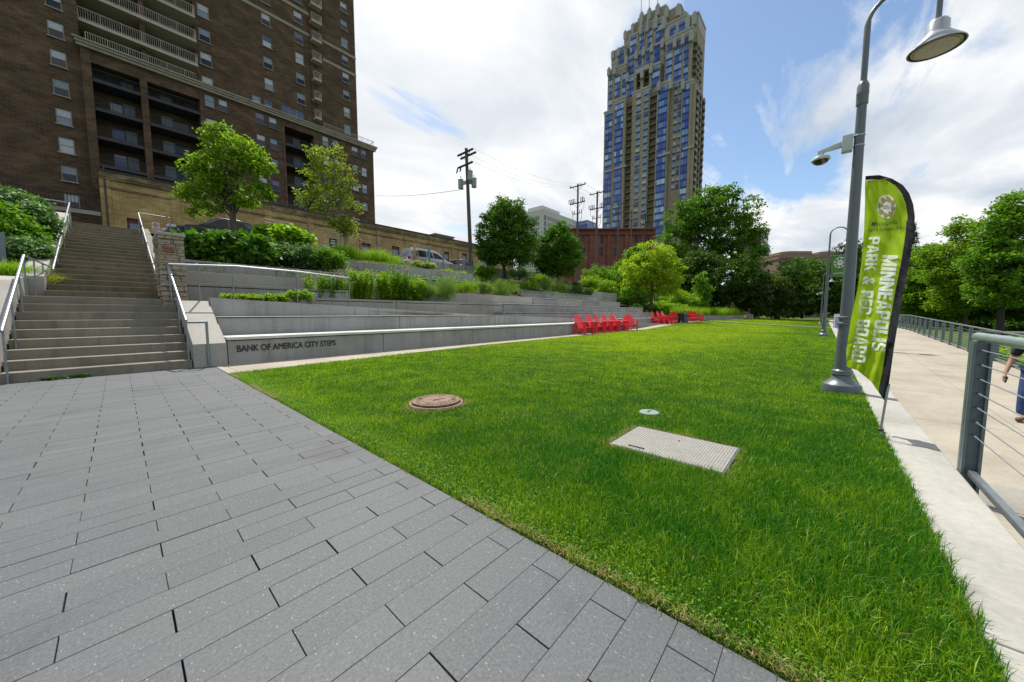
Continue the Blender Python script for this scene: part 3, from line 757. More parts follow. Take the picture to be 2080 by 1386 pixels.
def sash(parent, X0, X1, z0, z1, Y, rnd, frame=None, sill=True, name='window', blinds=True):
    """double hung window: frame, two panes and often a drawn blind"""
    frame = frame or WFRAME_L; fw = .07; f = MB(); zm = (z0 + z1) / 2
    f.box(X0, X0 + fw, Y, Y + .08, z0, z1); f.box(X1 - fw, X1, Y, Y + .08, z0, z1)
    f.box(X0 + fw, X1 - fw, Y + .002, Y + .078, z0, z0 + fw); f.box(X0 + fw, X1 - fw, Y + .002, Y + .078, z1 - fw, z1)
    f.box(X0 + fw, X1 - fw, Y + .004, Y + .076, zm - .03, zm + .03)
    if sill: f.box(X0 - .08, X1 + .08, Y - .20, Y + .0, z0 - .10, z0 - .002)
    o = f.build(name, frame, parent, fix=False)
    g = MB(); r = rnd.random()
    up = BLIND if r < .55 else (BLIND_G if r < .8 else GLASS_B)
    lowr = rnd.random(); lo = GLASS if lowr < .62 else (BLIND_G if lowr < .85 else BLIND)
    tz = rnd.uniform(-.004, .004)
    g.poly([(X0 + fw, Y + .05, zm + .03), (X1 - fw, Y + .05 + tz, zm + .03), (X1 - fw, Y + .05, z1 - fw), (X0 + fw, Y + .05, z1 - fw)], 0)
    g.poly([(X0 + fw, Y + .035, z0 + fw), (X1 - fw, Y + .035 + tz, z0 + fw), (X1 - fw, Y + .035, zm - .03), (X0 + fw, Y + .035, zm - .03)], 1)
    g.build('pane', [up, lo], o, fix=False)
    return o
def iron_rail(mb, X0, X1, Y, z0, h=1.0, step=.14, t=.022, ends=()):
    mb.box(X0, X1, Y, Y + .05, z0 + h - .05, z0 + h); mb.box(X0, X1, Y + .005, Y + .045, z0 + .08, z0 + .12)
    n = int((X1 - X0) / step)
    for i in range(n + 1):
        x = X0 + (X1 - X0) * i / max(n, 1); w_ = t if i % 9 else t * 1.8
        mb.box(x - w_ / 2, x + w_ / 2, Y + .012, Y + .038, z0, z0 + h - .05)

# ================================================================== brown apartment tower
rw = random.Random(11)
AB = thing('apartment_building', 'tall dark brown brick apartment building with balconies and pale cornice', 'building', (14, 56, 6))
YW, YP, YT = 56.6, 56.0, 58.5
wing_h = []; S = YW / 30
for z30 in (17.38, 15.96, 14.57, 13.13, 11.70, 10.27, 8.84, 7.42):
    zt = 1.1 + (z30 - 1.1) * S; wing_h.append((-1.56 * S, -1.03 * S, zt - 1.5, zt))
k = 1
while k < 12:
    zt = wing_h[0][3] + 2.7 * k; wing_h.append((-1.56 * S, -1.03 * S, zt - 1.5, zt)); k += 1
pod_h = []
rows = [27.12, 24.42, 21.8, 19.05, 16.25, 13.5]
for (a, b, n) in ((8.2, 9.18, 4), (9.5, 10.4, 4), (13.2, 14.2, 5), (14.66, 15.6, 5), (21.24, 22.18, 5), (22.7, 23.6, 5), (25.5, 26.55, 6), (26.98, 27.9, 6)):
    for z in rows[:n]: pod_h.append((a, b, z - 1.42, z))
REC = [(-.38, 2.95, 12.6, 26.2, 2.2), (3.5, 7.75, 12.6, 26.2, 2.2), (16.45, 20.1, 12.6, 26.55, 2.2)]
tow_h = []
def col(a, b, top, pitch, n, h): 
    for k in range(n): tow_h.append((a, b, top - pitch * k - h, top - pitch * k))
col(8.45, 9.55, 52.7, 2.79, 9, 1.55); col(15.05, 16.1, 52.75, 2.78, 8, 1.55); col(19.0, 20.1, 52.6, 2.78, 8, 1.55); col(25.6, 26.65, 52.2, 2.61, 9, 1.5)
for q in ((13.54, 14.5, 29.1, 30.42), (14.92, 15.82, 29.1, 30.44), (16.96, 19.8, 29.2, 30.6)): tow_h.append(q)
BALC = (-1.0, 8.0, 28.3, 52, 1.9)
body = MB()
facade(body, -14, -1.0, 4, 54, YW, wing_h)
facade(body, -1.0, 29.0, 4, 27.35, YP, pod_h + REC)
facade(body, -1.0, 27.75, 28.0, 54, YT, tow_h + [BALC])
body.poly([(-1.0, YP, 4), (-1.0, YW, 4), (-1.0, YW, 27.3), (-1.0, YP, 27.3)])
body.poly([(-1.0, YW, 27.3), (-1.0, YT, 27.3), (-1.0, YT, 54), (-1.0, YW, 54)])
body.poly([(29, YP, 4), (29, YP + 22, 4), (29, YP + 22, 27.4), (29, YP, 27.4)])
body.poly([(27.75, YT, 28), (27.75, YT + 18, 28), (27.75, YT + 18, 54), (27.75, YT, 54)])
body.poly([(-14, YW, 54), (-1, YW, 54), (27.75, YT, 54), (27.75, YT + 18, 54), (-14, YT + 18, 54)])
body.poly([(-1, YP, 27.36), (29, YP, 27.36), (29, YP + 22, 27.36), (-1, YP + 22, 27.36)])
body.poly([(-14, YW, 4), (-14, YT + 18, 4), (-14, YT + 18, 54), (-14, YW, 54)]); body.poly([(-14, YT + 18, 4), (29, YT + 18, 4), (29, YT + 18, 54), (-14, YT + 18, 54)])
for h in REC: body.poly([(h[0], YP + h[4], h[2]), (h[1], YP + h[4], h[2]), (h[1], YP + h[4], h[3]), (h[0], YP + h[4], h[3])])
body.poly([(-1.0, YT + 1.9, 28.3), (8.0, YT + 1.9, 28.3), (8.0, YT + 1.9, 52), (-1.0, YT + 1.9, 52)])
body.box(3.35, 3.75, YT - .9, YT + 1.9, 28.3, 52)
body.build('wall', BRICK, AB, fix=False)
# trim
mb = MB()
mb.box(-1.25, 29.3, YP - .32, YP + .2, 27.35, 27.62); mb.box(-1.35, 29.4, YP - .45, YP + 2.4, 27.62, 27.86); mb.box(-1.45, 29.5, YP - .58, YP + 2.4, 27.86, 28.02)
mb.box(8.1, 21.35, YT - .05, YT + .02, 41.6, 42.0); mb.box(13.2, 21.35, YT - .05, YT + .02, 44.5, 44.9)
mb.box(22.75, 27.8, YT - .05, YT + .02, 41.9, 42.3); mb.box(22.75, 27.8, YT - .05, YT + .02, 39.25, 39.65)
mb.build('cornice', TRIM, AB, bevel=.02)
mb = MB(); mb.box(-1.02, -.40, YP - .10, YP - .003, 4, 27.3); mb.box(7.78, 8.08, YP - .06, YP - .003, 4, 27.3); mb.box(16.15, 16.43, YP - .06, YP - .003, 4, 27.3)
mb.build('pilaster', BRICK, AB, fix=False)
mb = MB(); mb.tube([(-.16, 52.86, 6), (-.16, 52.86, 15.3)], .07, 8); mb.build('downspout', plain('dark_downspout', (.05, .05, .05), .5, .3), AB)
for h in wing_h: sash(AB, *h[:4], YW + .08, rw)
for h in pod_h: sash(AB, *h[:4], YP + .08, rw, WFRAME)
for h in tow_h:
    if h[1] - h[0] > 2:
        f = MB(); 
        for k in range(4):
            x = h[0] + (h[1] - h[0]) * k / 3; f.box(x - .04, x + .04, YT + .08, YT + .14, h[2], h[3])
        f.box(h[0], h[1], YT + .085, YT + .135, h[2], h[2] + .07); f.box(h[0], h[1], YT + .085, YT + .135, h[3] - .07, h[3])
        o = f.build('window', WFRAME_L, AB, fix=False); g = MB(); g.poly([(h[0], YT + .12, h[2]), (h[1], YT + .12, h[2]), (h[1], YT + .12, h[3]), (h[0], YT + .12, h[3])]); g.build('pane', GLASS_B, o, fix=False)
    else: sash(AB, *h[:4], YT + .08, rw)
# recessed podium balconies
def door(X0, X1, z0, z1, Y, light):
    f = MB(); f.box(X0, X0 + .06, Y - .06, Y - .002, z0, z1); f.box(X1 - .06, X1, Y - .06, Y - .002, z0, z1); f.box(X0 + .06, X1 - .06, Y - .058, Y - .004, z1 - .06, z1)
    o = f.build('balcony_door', WFRAME, AB, fix=False)
    g = MB(); g.poly([(X0 + .06, Y - .03, z0), (X1 - .06, Y - .03, z0), (X1 - .06, Y - .03, z1 - .06), (X0 + .06, Y - .03, z1 - .06)])
    g.build('pane', light, o, fix=False)
for bi, (h, dl) in enumerate(zip(REC, (((.64, 1.62, GLASS_B), (1.64, 2.55, BLIND_G)), ((4.55, 5.55, BLIND_G), (5.57, 6.9, GLASS)), ((18.0, 19.0, BLIND_G), (19.02, 19.9, GLASS))))):
    for k in range(5):
        z = 24.6 - 2.77 * k
        if bi == 2: z = 24.25 - 2.7 * k
        s = MB(); s.box(h[0] + .01, h[1] - .01, YP + .04, YP + 2.19, z - .14, z + .14)
        o = s.build('balcony', SLABD, AB)
        r = MB(); iron_rail(r, h[0] + .02, h[1] - .02, YP + .08, z + .14, .98, .13); r.build('balcony_rail', RAILD, o, fix=False)
        for (a, b, l) in dl:
            door(a, b, z + .14, z + 2.1, YP + 2.2, l if rw.random() > .2 else BLIND if l is BLIND_G else l)
# small things people keep on the balconies
for (x0, x1, z, mat_, lab) in ((.0, .75, 22.0, BLIND, 'white cloth'), (2.35, 2.9, 19.2, RAILW, 'folding chair'), (.05, .7, 16.45, SLABW, 'box')):
    pass
# upper balconies with pale slabs
for k in range(7):
    zs_ = 30.62 + 2.72 * k
    s = MB(); s.box(-1.0, 8.0, YT - 1.45, YT + 1.88, zs_ - .26, zs_ + .04); o = s.build('balcony', SLABW, AB, bevel=.01)
    r = MB(); iron_rail(r, -.97, 7.97, YT - 1.43, zs_ + .04, 1.05, .16, .03)
    for xx in (-.97, 7.93):
        r.box(xx, xx + .04, YT - 1.38, YT - .02, zs_ + 1.04, zs_ + 1.09)
        for q in range(8): r.box(xx + .01, xx + .03, YT - 1.3 + .16 * q, YT - 1.27 + .16 * q, zs_ + .04, zs_ + 1.04)
    r.build('balcony_rail', RAILW, o, fix=False)
r = MB(); iron_rail(r, -.6, 7.6, YP + .1, 28.02, 1.0, .16, .03); iron_rail(r, 21.6, 29.2, YP + .1, 28.02, 1.0, .2, .03); r.box(29.2, 29.25, YP + .1, YP + 6, 28.97, 29.02)
r.build('roof_terrace_rail', RAILW, AB, fix=False)
for k in range(8):
    for (a, b, l) in ((1.4, 2.4, BLIND), (2.42, 3.2, GLASS), (5.0, 5.9, GLASS_B), (5.92, 6.8, BLIND_G)):
        door(a, b, 28.35 + 2.72 * k, 30.3 + 2.72 * k, YT + 1.9, l if rw.random() > .25 else GLASS)
# corner notch balconies
for k, py in enumerate((20, 53, 90, 129, 168, 207, 245)):
    q = PY(654, py, YT - 1.0); z = q[2]
    s = MB(); s.box(21.0, q[0], YT - 1.0, YT - .004, z, z + .26); o = s.build('balcony', SLABW, AB, bevel=.01)
    r = MB(); iron_rail(r, 21.02, q[0] - .02, YT - .98, z + .26, 1.0, .15, .03)
    for q2 in range(6): r.box(q[0] - .04, q[0] - .01, YT - .85 + .15 * q2, YT - .82 + .15 * q2, z + .26, z + 1.22)
    r.box(q[0] - .045, q[0] - .005, YT - .93, YT - .03, z + 1.2, z + 1.26)
    r.build('balcony_rail', RAILW, o, fix=False)
mb = MB(); mb.box(20.95, 21.33, YT - .12, YT - .003, 28.03, 54); mb.build('pilaster', BRICK, AB, fix=False)
# low fence and ledge at the foot of the left wing
mb = MB(); mb.box(-6, -.6, 50.0, 50.3, 5.5, 9.2); mb.build('areaway_wall', BRICK, AB, fix=False)
q0 = PY(150, 424, 50); mb = MB(); mb.box(-6, -.55, 49.9, 50.35, q0[2] - .35, q0[2]); mb.build('ledge', TRIM, AB, bevel=.02)
mb = MB(); iron_rail(mb, -6, -.6, 50.1, q0[2], 1.35, .2, .03); mb.build('areaway_rail', RAILD, AB, fix=False)

# ================================================================== old yellow brick building
YY = 53.0
YB = thing('brick_warehouse', 'long low yellow brick building with arched openings and worn corbelled top', 'building', (22, 53, 6))
REDF = plain('dark_red_frame', (.10, .014, .014), .6); BLUED = plain('blue_grey_door', (.16, .21, .30), .5); 
arch = []
for (pxa, pxb, pyt, hh, pane) in ((262, 290, 445, 2.6, 'd'), (388, 417, 458, 2.4, 'r'), (493, 519, 470, 2.4, 'r'), (735, 753, 494.5, 2.7, 'd'), (796, 811, 501, 2.9, 'w'), (902, 912, 512, 2.6, 'w'), (939, 949, 515, 2.6, 'w')):
    a = PY(pxa, 500, YY)[0]; b = PY(pxb, 500, YY)[0]; zt = PY((pxa + pxb) / 2, pyt, YY)[2]
    arch.append((a, b, zt - hh, zt, pane))
body = MB(); facade(body, -.45, 60, 4, 15.0, YY, [q[:4] for q in arch], .35)
for (a, b, z0, z1, pn) in arch:      # brick spandrels that round the opening heads
    r = (b - a) * .30; c = (a + b) / 2
    for s in (-1, 1):
        pts = [(c + s * (b - a) / 2, YY - .002, z1 + .002)]
        for k in range(7):
            u = k / 6; pts.append((c + s * (b - a) / 2 * (1 - u), YY - .002, z1 - r * (1 - u) ** 2))
        body.poly(pts); body.prism(pts, (0, .34, 0))
body.poly([(-.45, YY, 4), (-.45, YY + 2.9, 4), (-.45, YY + 2.9, 15), (-.45, YY, 15)]); body.poly([(60, YY, 4), (60, YY + 14, 4), (60, YY + 14, 15), (60, YY, 15)])
body.poly([(-.45, YY, 15), (60, YY, 15), (60, YY + 14, 14.98), (-.45, YY + 2.9, 14.98)])
body.build('wall', BRICK_Y, YB, fix=False)
mb = MB()
for px in (222, 362, 466, 546, 631.5, 769, 826, 875, 920, 950):
    x = PY(px, 480, YY)[0]; mb.box(x - .35, x + .35, YY - .10, YY - .003, 4, 14.2)
mb.build('pilaster', BRICK_Y, YB, fix=False)
mb = MB(); mb.box(-.5, 60, YY - .12, YY - .003, 13.35, 13.5); mb.box(-.5, 60, YY - .2, YY - .003, 14.2, 14.42); mb.box(-.5, 60, YY - .28, YY - .003, 14.42, 14.9)
mb.build('corbel_band', mat_brick('sooty_yellow_brick', (.15, .115, .065), (.37, .29, .155), (.08, .062, .045), .5, .16, .6), YB, fix=False)
mb = MB(); mb.box(-.55, 60, YY - .36, YY + .3, 14.9, 15.06); mb.build('coping', plain('tar_coping', (.05, .045, .04), .9), YB)
for (a, b, z0, z1, pn) in arch:
    f = MB(); fr = .16
    f.box(a, a + fr, YY + .12, YY + .2, z0, z1); f.box(b - fr, b, YY + .12, YY + .2, z0, z1); f.box(a + fr, b - fr, YY + .122, YY + .198, z1 - .45, z1)
    if pn == 'w': f.box(a + fr, b - fr, YY + .124, YY + .196, (z0 + z1) / 2 - .05, (z0 + z1) / 2 + .05)
    o = f.build('arched_door' if pn != 'w' else 'arched_window', REDF if pn != 'w' else plain('brown_red_frame', (.06, .02, .018), .6), YB, fix=False)
    g = MB(); g.poly([(a + fr, YY + .17, z0), (b - fr, YY + .17, z0), (b - fr, YY + .17, z1 - .45), (a + fr, YY + .17, z1 - .45)])
    g.build('pane', {'d': BLUED, 'r': REDF, 'w': BLIND_G}[pn], o, fix=False)
# ================================================================== skyscraper
TAN = mat_brick('tan_tower_brick', (.295, .245, .18), (.36, .31, .235), (.29, .25, .19), 1.2, .4, .15)
STONE = plain('pale_tower_stone', (.35, .34, .31), .8, 0, .08, .2)
def mat_curtain(name, pitch, wid, horiz='Y', dark=.3):
    m, nt, out = newmat(name); p = pos(nt); s = nt.nodes.new('ShaderNodeSeparateXYZ'); lk(nt, p, s.inputs[0])
    h = s.outputs[0 if horiz == 'X' else 1]
    zf = math_(nt, 'DIVIDE', s.outputs[2], pitch); hf = math_(nt, 'DIVIDE', h, wid)
    wn = nt.nodes.new('ShaderNodeTexWhiteNoise'); wn.noise_dimensions = '2D'; c = nt.nodes.new('ShaderNodeCombineXYZ')
    lk(nt, math_(nt, 'FLOOR', zf), c.inputs[0]); lk(nt, math_(nt, 'FLOOR', math_(nt, 'MULTIPLY', hf, .5)), c.inputs[1]); lk(nt, c.outputs[0], wn.inputs['Vector'])
    wn2 = nt.nodes.new('ShaderNodeTexWhiteNoise'); wn2.noise_dimensions = '1D'; lk(nt, math_(nt, 'FLOOR', zf), wn2.inputs['W'])
    k = math_(nt, 'ADD', math_(nt, 'MULTIPLY', wn.outputs['Value'], .5), math_(nt, 'MULTIPLY', wn2.outputs['Value'], .5))
    col = ramp(nt, k, [(.15, (.045, .085, .34)), (.45, (.09, .17, .48)), (.62, (.22, .36, .62)), (.85, (.48, .64, .76))])
    fz = math_(nt, 'FRACT', zf); fh = math_(nt, 'FRACT', hf)
    col = mixc(nt, math_(nt, 'LESS_THAN', fz, dark), col, (.028, .05, .20, 1))
    mul = math_(nt, 'MAXIMUM', math_(nt, 'LESS_THAN', fh, .1), math_(nt, 'LESS_THAN', math_(nt, 'ABSOLUTE', math_(nt, 'SUBTRACT', fz, dark)), .035))
    col = mixc(nt, mul, col, (.012, .016, .03, 1))
    bsdf(nt, out, col, .12, 0, .6); return m
CURT = mat_curtain('blue_curtain_glass', 3.19, 1.15)
CURTX = mat_curtain('blue_curtain_glass_side', 3.19, 1.15, 'X')
ST = thing('skyscraper', 'tall tan and blue glass residential tower with stepped crown and pinnacles', 'skyscraper', (176, 60, 0))
def Zx(zx): return 1180 + zx / 2.773
def Zp(zx, zy, X): return PX(Zx(zx), zy / 2.773, X)
tb, tst, tg, tw, tbal = MB(), MB(), [], [], []
rt_ = random.Random(5)
def solid(zx0, zx1, zyt, X, Xb=189, zb=0, cap=2.2, mbx=None, zxm=None):
    a = Zp(zx0, zyt, X); b = Zp(zx1, zyt, X); zt = Zp((zx0 + zx1) / 2 if zxm is None else zxm, zyt, X)[2]
    (mbx or tb).box(X, Xb, b[1], a[1], zb, zt - cap)
    if cap:
        tst.box(X - .1, Xb, b[1] - .1, a[1] + .1, zt - cap, zt - .9); tst.box(X - .35, Xb, b[1] - .3, a[1] + .3, zt - .9, zt)
    return a[1], b[1], zt
def strip(zx0, zx1, zy0, zy1, X, proud=.25):
    a = Zp(zx0, zy0, X); b = Zp(zx1, zy0, X); z1 = a[2] * .5 + b[2] * .5; z0 = Zp((zx0 + zx1) / 2, zy1, X)[2]
    z0 = max(z0, 0); m = MB(); m.box(X - proud, X - .01, b[1], a[1], z0, z1)
    m.box(X - proud - .12, X - proud, (a[1] + b[1]) / 2 - .08, (a[1] + b[1]) / 2 + .08, z0, z1)
    tg.append(m); 
def pin(zx, zyt, X, hgt=4.0, wd=1.3):
    a = Zp(zx, zyt, X); z = a[2]; y = a[1]
    tst.box(X - .6, X + wd - .3, y - wd / 2, y + wd / 2, z - hgt * 1.6, z - hgt * .35); tst.box(X - .3, X + wd - .7, y - wd / 3, y + wd / 3, z - hgt * .35, z - hgt * .1)
    tst.hexa([(X - .2, y - wd / 4, z - hgt * .1), (X + .4, y - wd / 4, z - hgt * .1), (X + .4, y + wd / 4, z - hgt * .1), (X - .2, y + wd / 4, z - hgt * .1)],
             [(X, y - .1, z + .3), (X + .2, y - .1, z + .3), (X + .2, y + .1, z + .3), (X, y + .1, z + .3)])
def windows(zxs, zw, zy0, zy1, X, pitch=3.19):
    z1 = Zp(zxs[0], zy0, X)[2]; z0 = Zp(zxs[0], zy1, X)[2]
    n = int((z1 - z0) / pitch)
    for zx in zxs:
        a = Zp(zx - zw / 2, 900, X)[1]; b = Zp(zx + zw / 2, 900, X)[1]
        for k in range(n):
            zz = z1 - pitch * k; tw.append((a, b, zz - 2.0, zz, X))
def recess(zx0, zx1, zy0, zy1, X, dep=2.0, pitch=3.19):
    """open balcony slot: the slab edges cross a deep dark recess"""
    a = Zp(zx0, zy0, X)[1]; b = Zp(zx1, zy0, X)[1]; z1 = Zp((zx0 + zx1) / 2, zy0, X)[2]; z0 = max(0, Zp((zx0 + zx1) / 2, zy1, X)[2])
    n = int((z1 - z0) / pitch)
    for k in range(n + 1):
        z = z1 - pitch * k - 2.9
        tbal.append((a, b, z, X, dep))
    return a, b, z0, z1
# tier one, the widest
A = []
lo = 1330
a = solid(133, 186, 622, 173.0); strip(140, 177, 640, lo, 173.0)
a = solid(186, 252, 553, 172.4); strip(193, 239, 585, lo, 172.4)
ra = recess(252, 291, 565, lo, 174.0); rb = recess(391, 431, 505, lo, 174.0)
m = MB(); 
a = solid(291, 391, 500, 174.0, cap=2.0); windows([317, 360], 26, 535, 1300, 174.0)
tb.box(177.5, 189, rb[1], ra[0], 0, ra[3])
a = solid(431, 499, 462, 172.4); strip(438, 490, 490, lo, 172.4)
a = solid(499, 571, 462, 174.6); windows([524, 549], 20, 478, 1120, 174.6)
a = solid(571, 631, 455, 172.8); strip(578, 614, 480, 1120, 172.8)
YC1 = a[1]
for zx0, zx1, X in ((133, 186, 172.6), (186, 252, 172.0), (431, 499, 172.0), (571, 631, 172.4)):     # pale belt
    q = Zp(160, 962, 172.6); tst.box(X - .1, X + 1, Zp(zx1, 900, X)[1], Zp(zx0, 900, X)[1], q[2] - .5, q[2] + .5)
# tier two
solid(153, 254, 378, 176.5); strip(160, 178, 430, 615, 176.5); strip(193, 222, 425, 550, 176.5); strip(236, 252, 410, 550, 176.5)
solid(254, 312, 425, 175.5); strip(262, 297, 440, 545, 175.5)
r2 = recess(312, 342, 425, 515, 177.0); r3 = recess(357, 386, 402, 505, 177.0)
tb.box(175.6, 189, r2[1] - 1.4, r2[1], 0, r2[3] + 1); tb.box(180, 189, r3[1], r2[0], 0, r2[3] + 1); tst.box(175.3, 189, r3[1] - .2, r2[0] + .2, r2[3], r2[3] + 2.2)
solid(386, 447, 362, 175.5); strip(400, 442, 385, 490, 175.5)
solid(447, 478, 300, 179.0)
solid(478, 628, 185, 176.6); strip(482, 516, 300, 455, 176.6); strip(530, 568, 275, 455, 176.6); strip(583, 609, 255, 455, 176.6)
for zx, zy in ((484, 252), (534, 232), (585, 212)): strip(zx, zx + (32 if zx < 580 else 24), zy, zy + 34, 176.6)
# tier three
solid(174, 250, 275, 180.5, cap=6.4); strip(213, 243, 285, 360, 180.5)
solid(250, 312, 318, 179.0, cap=6.4); strip(270, 302, 325, 420, 179.0)
solid(312, 360, 296, 179.2, cap=6.4); strip(323, 344, 305, 405, 179.2)
solid(360, 408, 272, 179.2, cap=6.4); strip(368, 391, 285, 385, 179.2)
solid(408, 470, 240, 178.6, cap=6.4); strip(414, 448, 258, 362, 178.6)
# tier four
solid(246, 276, 178, 184.5, cap=6.4); solid(276, 325, 190, 183.0, cap=6.4); strip(281, 313, 205, 305, 183.0)
solid(325, 366, 150, 183.0, cap=6.4); strip(335, 357, 182, 292, 183.0)
solid(366, 412, 122, 183.0, cap=6.4); strip(379, 402, 160, 270, 183.0)
solid(412, 476, 105, 182.6, cap=6.4); strip(425, 460, 135, 245, 182.6)
solid(476, 600, 108, 181.5, cap=6.4); strip(502, 534, 150, 225, 181.5); strip(553, 588, 120, 205, 181.5)
a = solid(600, 662, 82, 181.5, Xb=194, cap=6.4)
# crown
solid(286, 330, 130, 187, cap=1.6); solid(326, 372, 92, 186, cap=1.6); solid(372, 424, 68, 186, cap=1.6); solid(424, 478, 42, 186, cap=1.6)
solid(478, 562, 48, 185.5, Xb=191, cap=1.8, zxm=520); solid(562, 592, 75, 187, cap=1.6)
for zx, zy, X in ((342, 66, 185), (386, 44, 185), (433, 20, 185), (484, 34, 184.5), (548, 20, 184.5), (292, 132, 185.5), (250, 172, 183), (338, 128, 182), (376, 110, 182), (422, 92, 181.5), (468, 92, 181), (640, 64, 180.5), (604, 84, 180.5),
                 (312, 284, 178), (352, 265, 178), (400, 245, 178), (460, 218, 177.5), (180, 286, 179.5), (212, 268, 179.5), (256, 318, 178), (158, 380, 175.5), (190, 372, 175.5), (262, 412, 174.6), (345, 390, 174.6), (395, 362, 174.6), (440, 458, 171.6), (505, 448, 171.6),
                 (620, 176, 175.6), (576, 196, 175.6), (530, 215, 175.6), (575, 450, 171.9)): pin(zx, zy, X, 3.6 if zy < 150 else 2.6, 1.8 if zy < 100 else 1.4)
for zx, X in ((357, 185.6), (400, 185.6), (448, 185.6)):     # blank panels of the crown
    pass
tb.build('wall', TAN, ST); tst.build('parapet', STONE, ST)
for m in tg: m.build('glass_bay', CURT, ST)
TOWG = plain('sky_blue_pane', (.20, .33, .52), .15, 0, .3, .4); TOWG2 = plain('deep_blue_pane', (.06, .11, .30), .15, 0, .3, .4)
for (a, b, z0, z1, X) in tw[:98]:
    m = MB(); m.box(X - .12, X - .01, b, a, z0 - .2, z1, 1); c = (a + b) / 2
    for (p, q) in ((b + .05, c - .04), (c + .04, a - .05)): m.box(X - .16, X - .12, p, q, z0 + .4, z1 - .05, 0)
    m.box(X - .16, X - .12, b + .1, a - .1, z0 + .08, z0 + .45, 2)
    m.build('window', [rt_.choice([TOWG, TOWG, BLIND, TOWG2]), BLACK, GLASS_B], ST)
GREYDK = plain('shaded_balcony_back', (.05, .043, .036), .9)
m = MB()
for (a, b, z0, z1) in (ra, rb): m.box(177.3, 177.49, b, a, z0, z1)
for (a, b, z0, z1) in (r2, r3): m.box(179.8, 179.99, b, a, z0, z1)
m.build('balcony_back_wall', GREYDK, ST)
SLABT = plain('tower_balcony_slab', (.17, .155, .13), .8)
for (a, b, z, X, dep) in tbal:
    m = MB(); m.box(X - .6, X + dep + 1.4, b, a, z - .3, z, 0); m.box(X - .58, X - .5, b, a, z + .9, z + 1.0, 1)
    n = 7
    for k in range(n + 1): y = b + (a - b) * k / n; m.box(X - .57, X - .52, y - .04, y + .04, z, z + .9, 1)
    y = b + (a - b) * rt_.uniform(.3, .6); m.box(X + dep + 1.2, X + dep + 1.25, y, y + 1.7, z + .05, z + 2.3, 2)
    m.build('balcony', [SLABT, RAILD, GLASS_B], ST)
# side face with stacked balconies
ytop = [(YC1, 173.2, 198, 455)]
q = PX(Zx(700), 570 / 2.773, 190)
side = MB()
zt = Zp(631, 455, 173)[2]; zt2 = Zp(628, 185, 176.6)[2]; YC2 = Zp(628, 185, 176.6)[1]
for (zz, yc, cols_, zlo) in ((zt - 3.6, YC1, ((174.6, 178.2, 1), (180.0, 182.6, 2), (184.6, 188.6, 2)), 20), (zt2 - 3.4, YC2, ((177.8, 180.6, 2), (182, 184.6, 2), (186, 188.6, 2)), zt)):
    for k in range(36):
        z = zz - 3.19 * k
        if z < zlo: break
        for (xa, xb, mi) in cols_:
            side.box(xa, xb, yc - 1.5, yc - .01, z - .3, z, 0); side.box(xa, xb, yc - 1.5, yc - 1.42, z + .1, z + 1.0, mi); side.box(xa + .5, xb - .5, yc - .06, yc - .012, z + .1, z + 2.4, 3)
tag(side.build('balcony', [SLABT, BLIND_G, RAILD, BLACK], ST), kind='stuff')
for xa in (173.2, 178.6, 183.0, 188.2):
    m = MB(); m.box(xa, xa + .9, YC1 - 1.2, YC1 - .015, 0, zt - 1); m.build('side_pier', TAN, ST)
for zx in (338, 382, 429):
    a = Zp(zx, 30, 187); m = MB(); m.tube([(187.5, a[1], a[2] - 6), (187.5, a[1], a[2] + 26)], .16, 6); m.build('antenna', GALV, ST)

# ================================================================== other far buildings
def facing(name, label, cat, px, dep, zb=0, group=None):
    q = DD(px, 636, dep); t = thing(name, label, cat, (q[0], q[1], zb), group, rot=YAW - PI / 2)
    ORG[t.name] = (0, 0, 0); return t
def sx_(px, px0, dep): return (px - px0) / F * dep
def szz(py, dep): return H + (638 - py) / F * dep
D_ = 96.0
ML = facing('brick_mill', 'red brick mill building with arched windows behind the utility poles', 'building', 1150, D_)
mx = lambda px: sx_(px, 1150, D_); mz = lambda py: szz(py, D_)
hol = []; wl = []
for px, py0, py1, pw in ((1181, 484, 499, 6), (1219, 484, 499, 6), (1248, 484, 499, 6), (1287, 484, 499, 6), (1218, 506, 522, 7), (1248, 506, 522, 8), (1183, 506, 522, 7), (1310, 484, 499, 6), (1287, 506, 522, 7)):
    hol.append((mx(px - pw / 2), mx(px + pw / 2), mz(py1), mz(py0)))
body = MB(); facade(body, mx(1120), mx(1325), 2, mz(470), 0, hol, .4)
body.poly([(mx(1325), 0, 2), (mx(1325), 40, 2), (mx(1325), 40, mz(470)), (mx(1325), 0, mz(470))]); body.poly([(mx(1120), 0, 2), (mx(1120), 40, 2), (mx(1120), 40, mz(470)), (mx(1120), 0, mz(470))])
body.poly([(mx(1120), 0, mz(470) - .3), (mx(1325), 0, mz(470) - .3), (mx(1325), 40, mz(470) - .3), (mx(1120), 40, mz(470) - .3)])
body.build('wall', BRICK_R, ML, fix=False)
m = MB()
for px in (1166, 1198, 1233, 1268, 1300): m.box(mx(px) - .45, mx(px) + .45, -.35, -.003, 2, mz(481))
m.box(mx(1120), mx(1325), -.5, -.003, mz(481), mz(478.5)); m.box(mx(1120), mx(1325), -.8, .3, mz(471.5), mz(469.5))
m.build('pilaster', BRICK_R, ML, fix=False)
for (a, b, z0, z1) in hol:
    f = MB(); f.box(a, a + .12, .2, .32, z0, z1); f.box(b - .12, b, .2, .32, z0, z1); f.box(a, b, .2, .31, (z0 + z1) / 2 - .06, (z0 + z1) / 2 + .06); f.box(a, b, .2, .31, z1 - .2, z1)
    o = f.build('window', plain('dark_green_frame', (.02, .03, .03), .5), ML, fix=False); g = MB(); g.poly([(a, .28, z0), (b, .28, z0), (b, .28, z1), (a, .28, z1)]); g.build('pane', GLASS, o, fix=False)
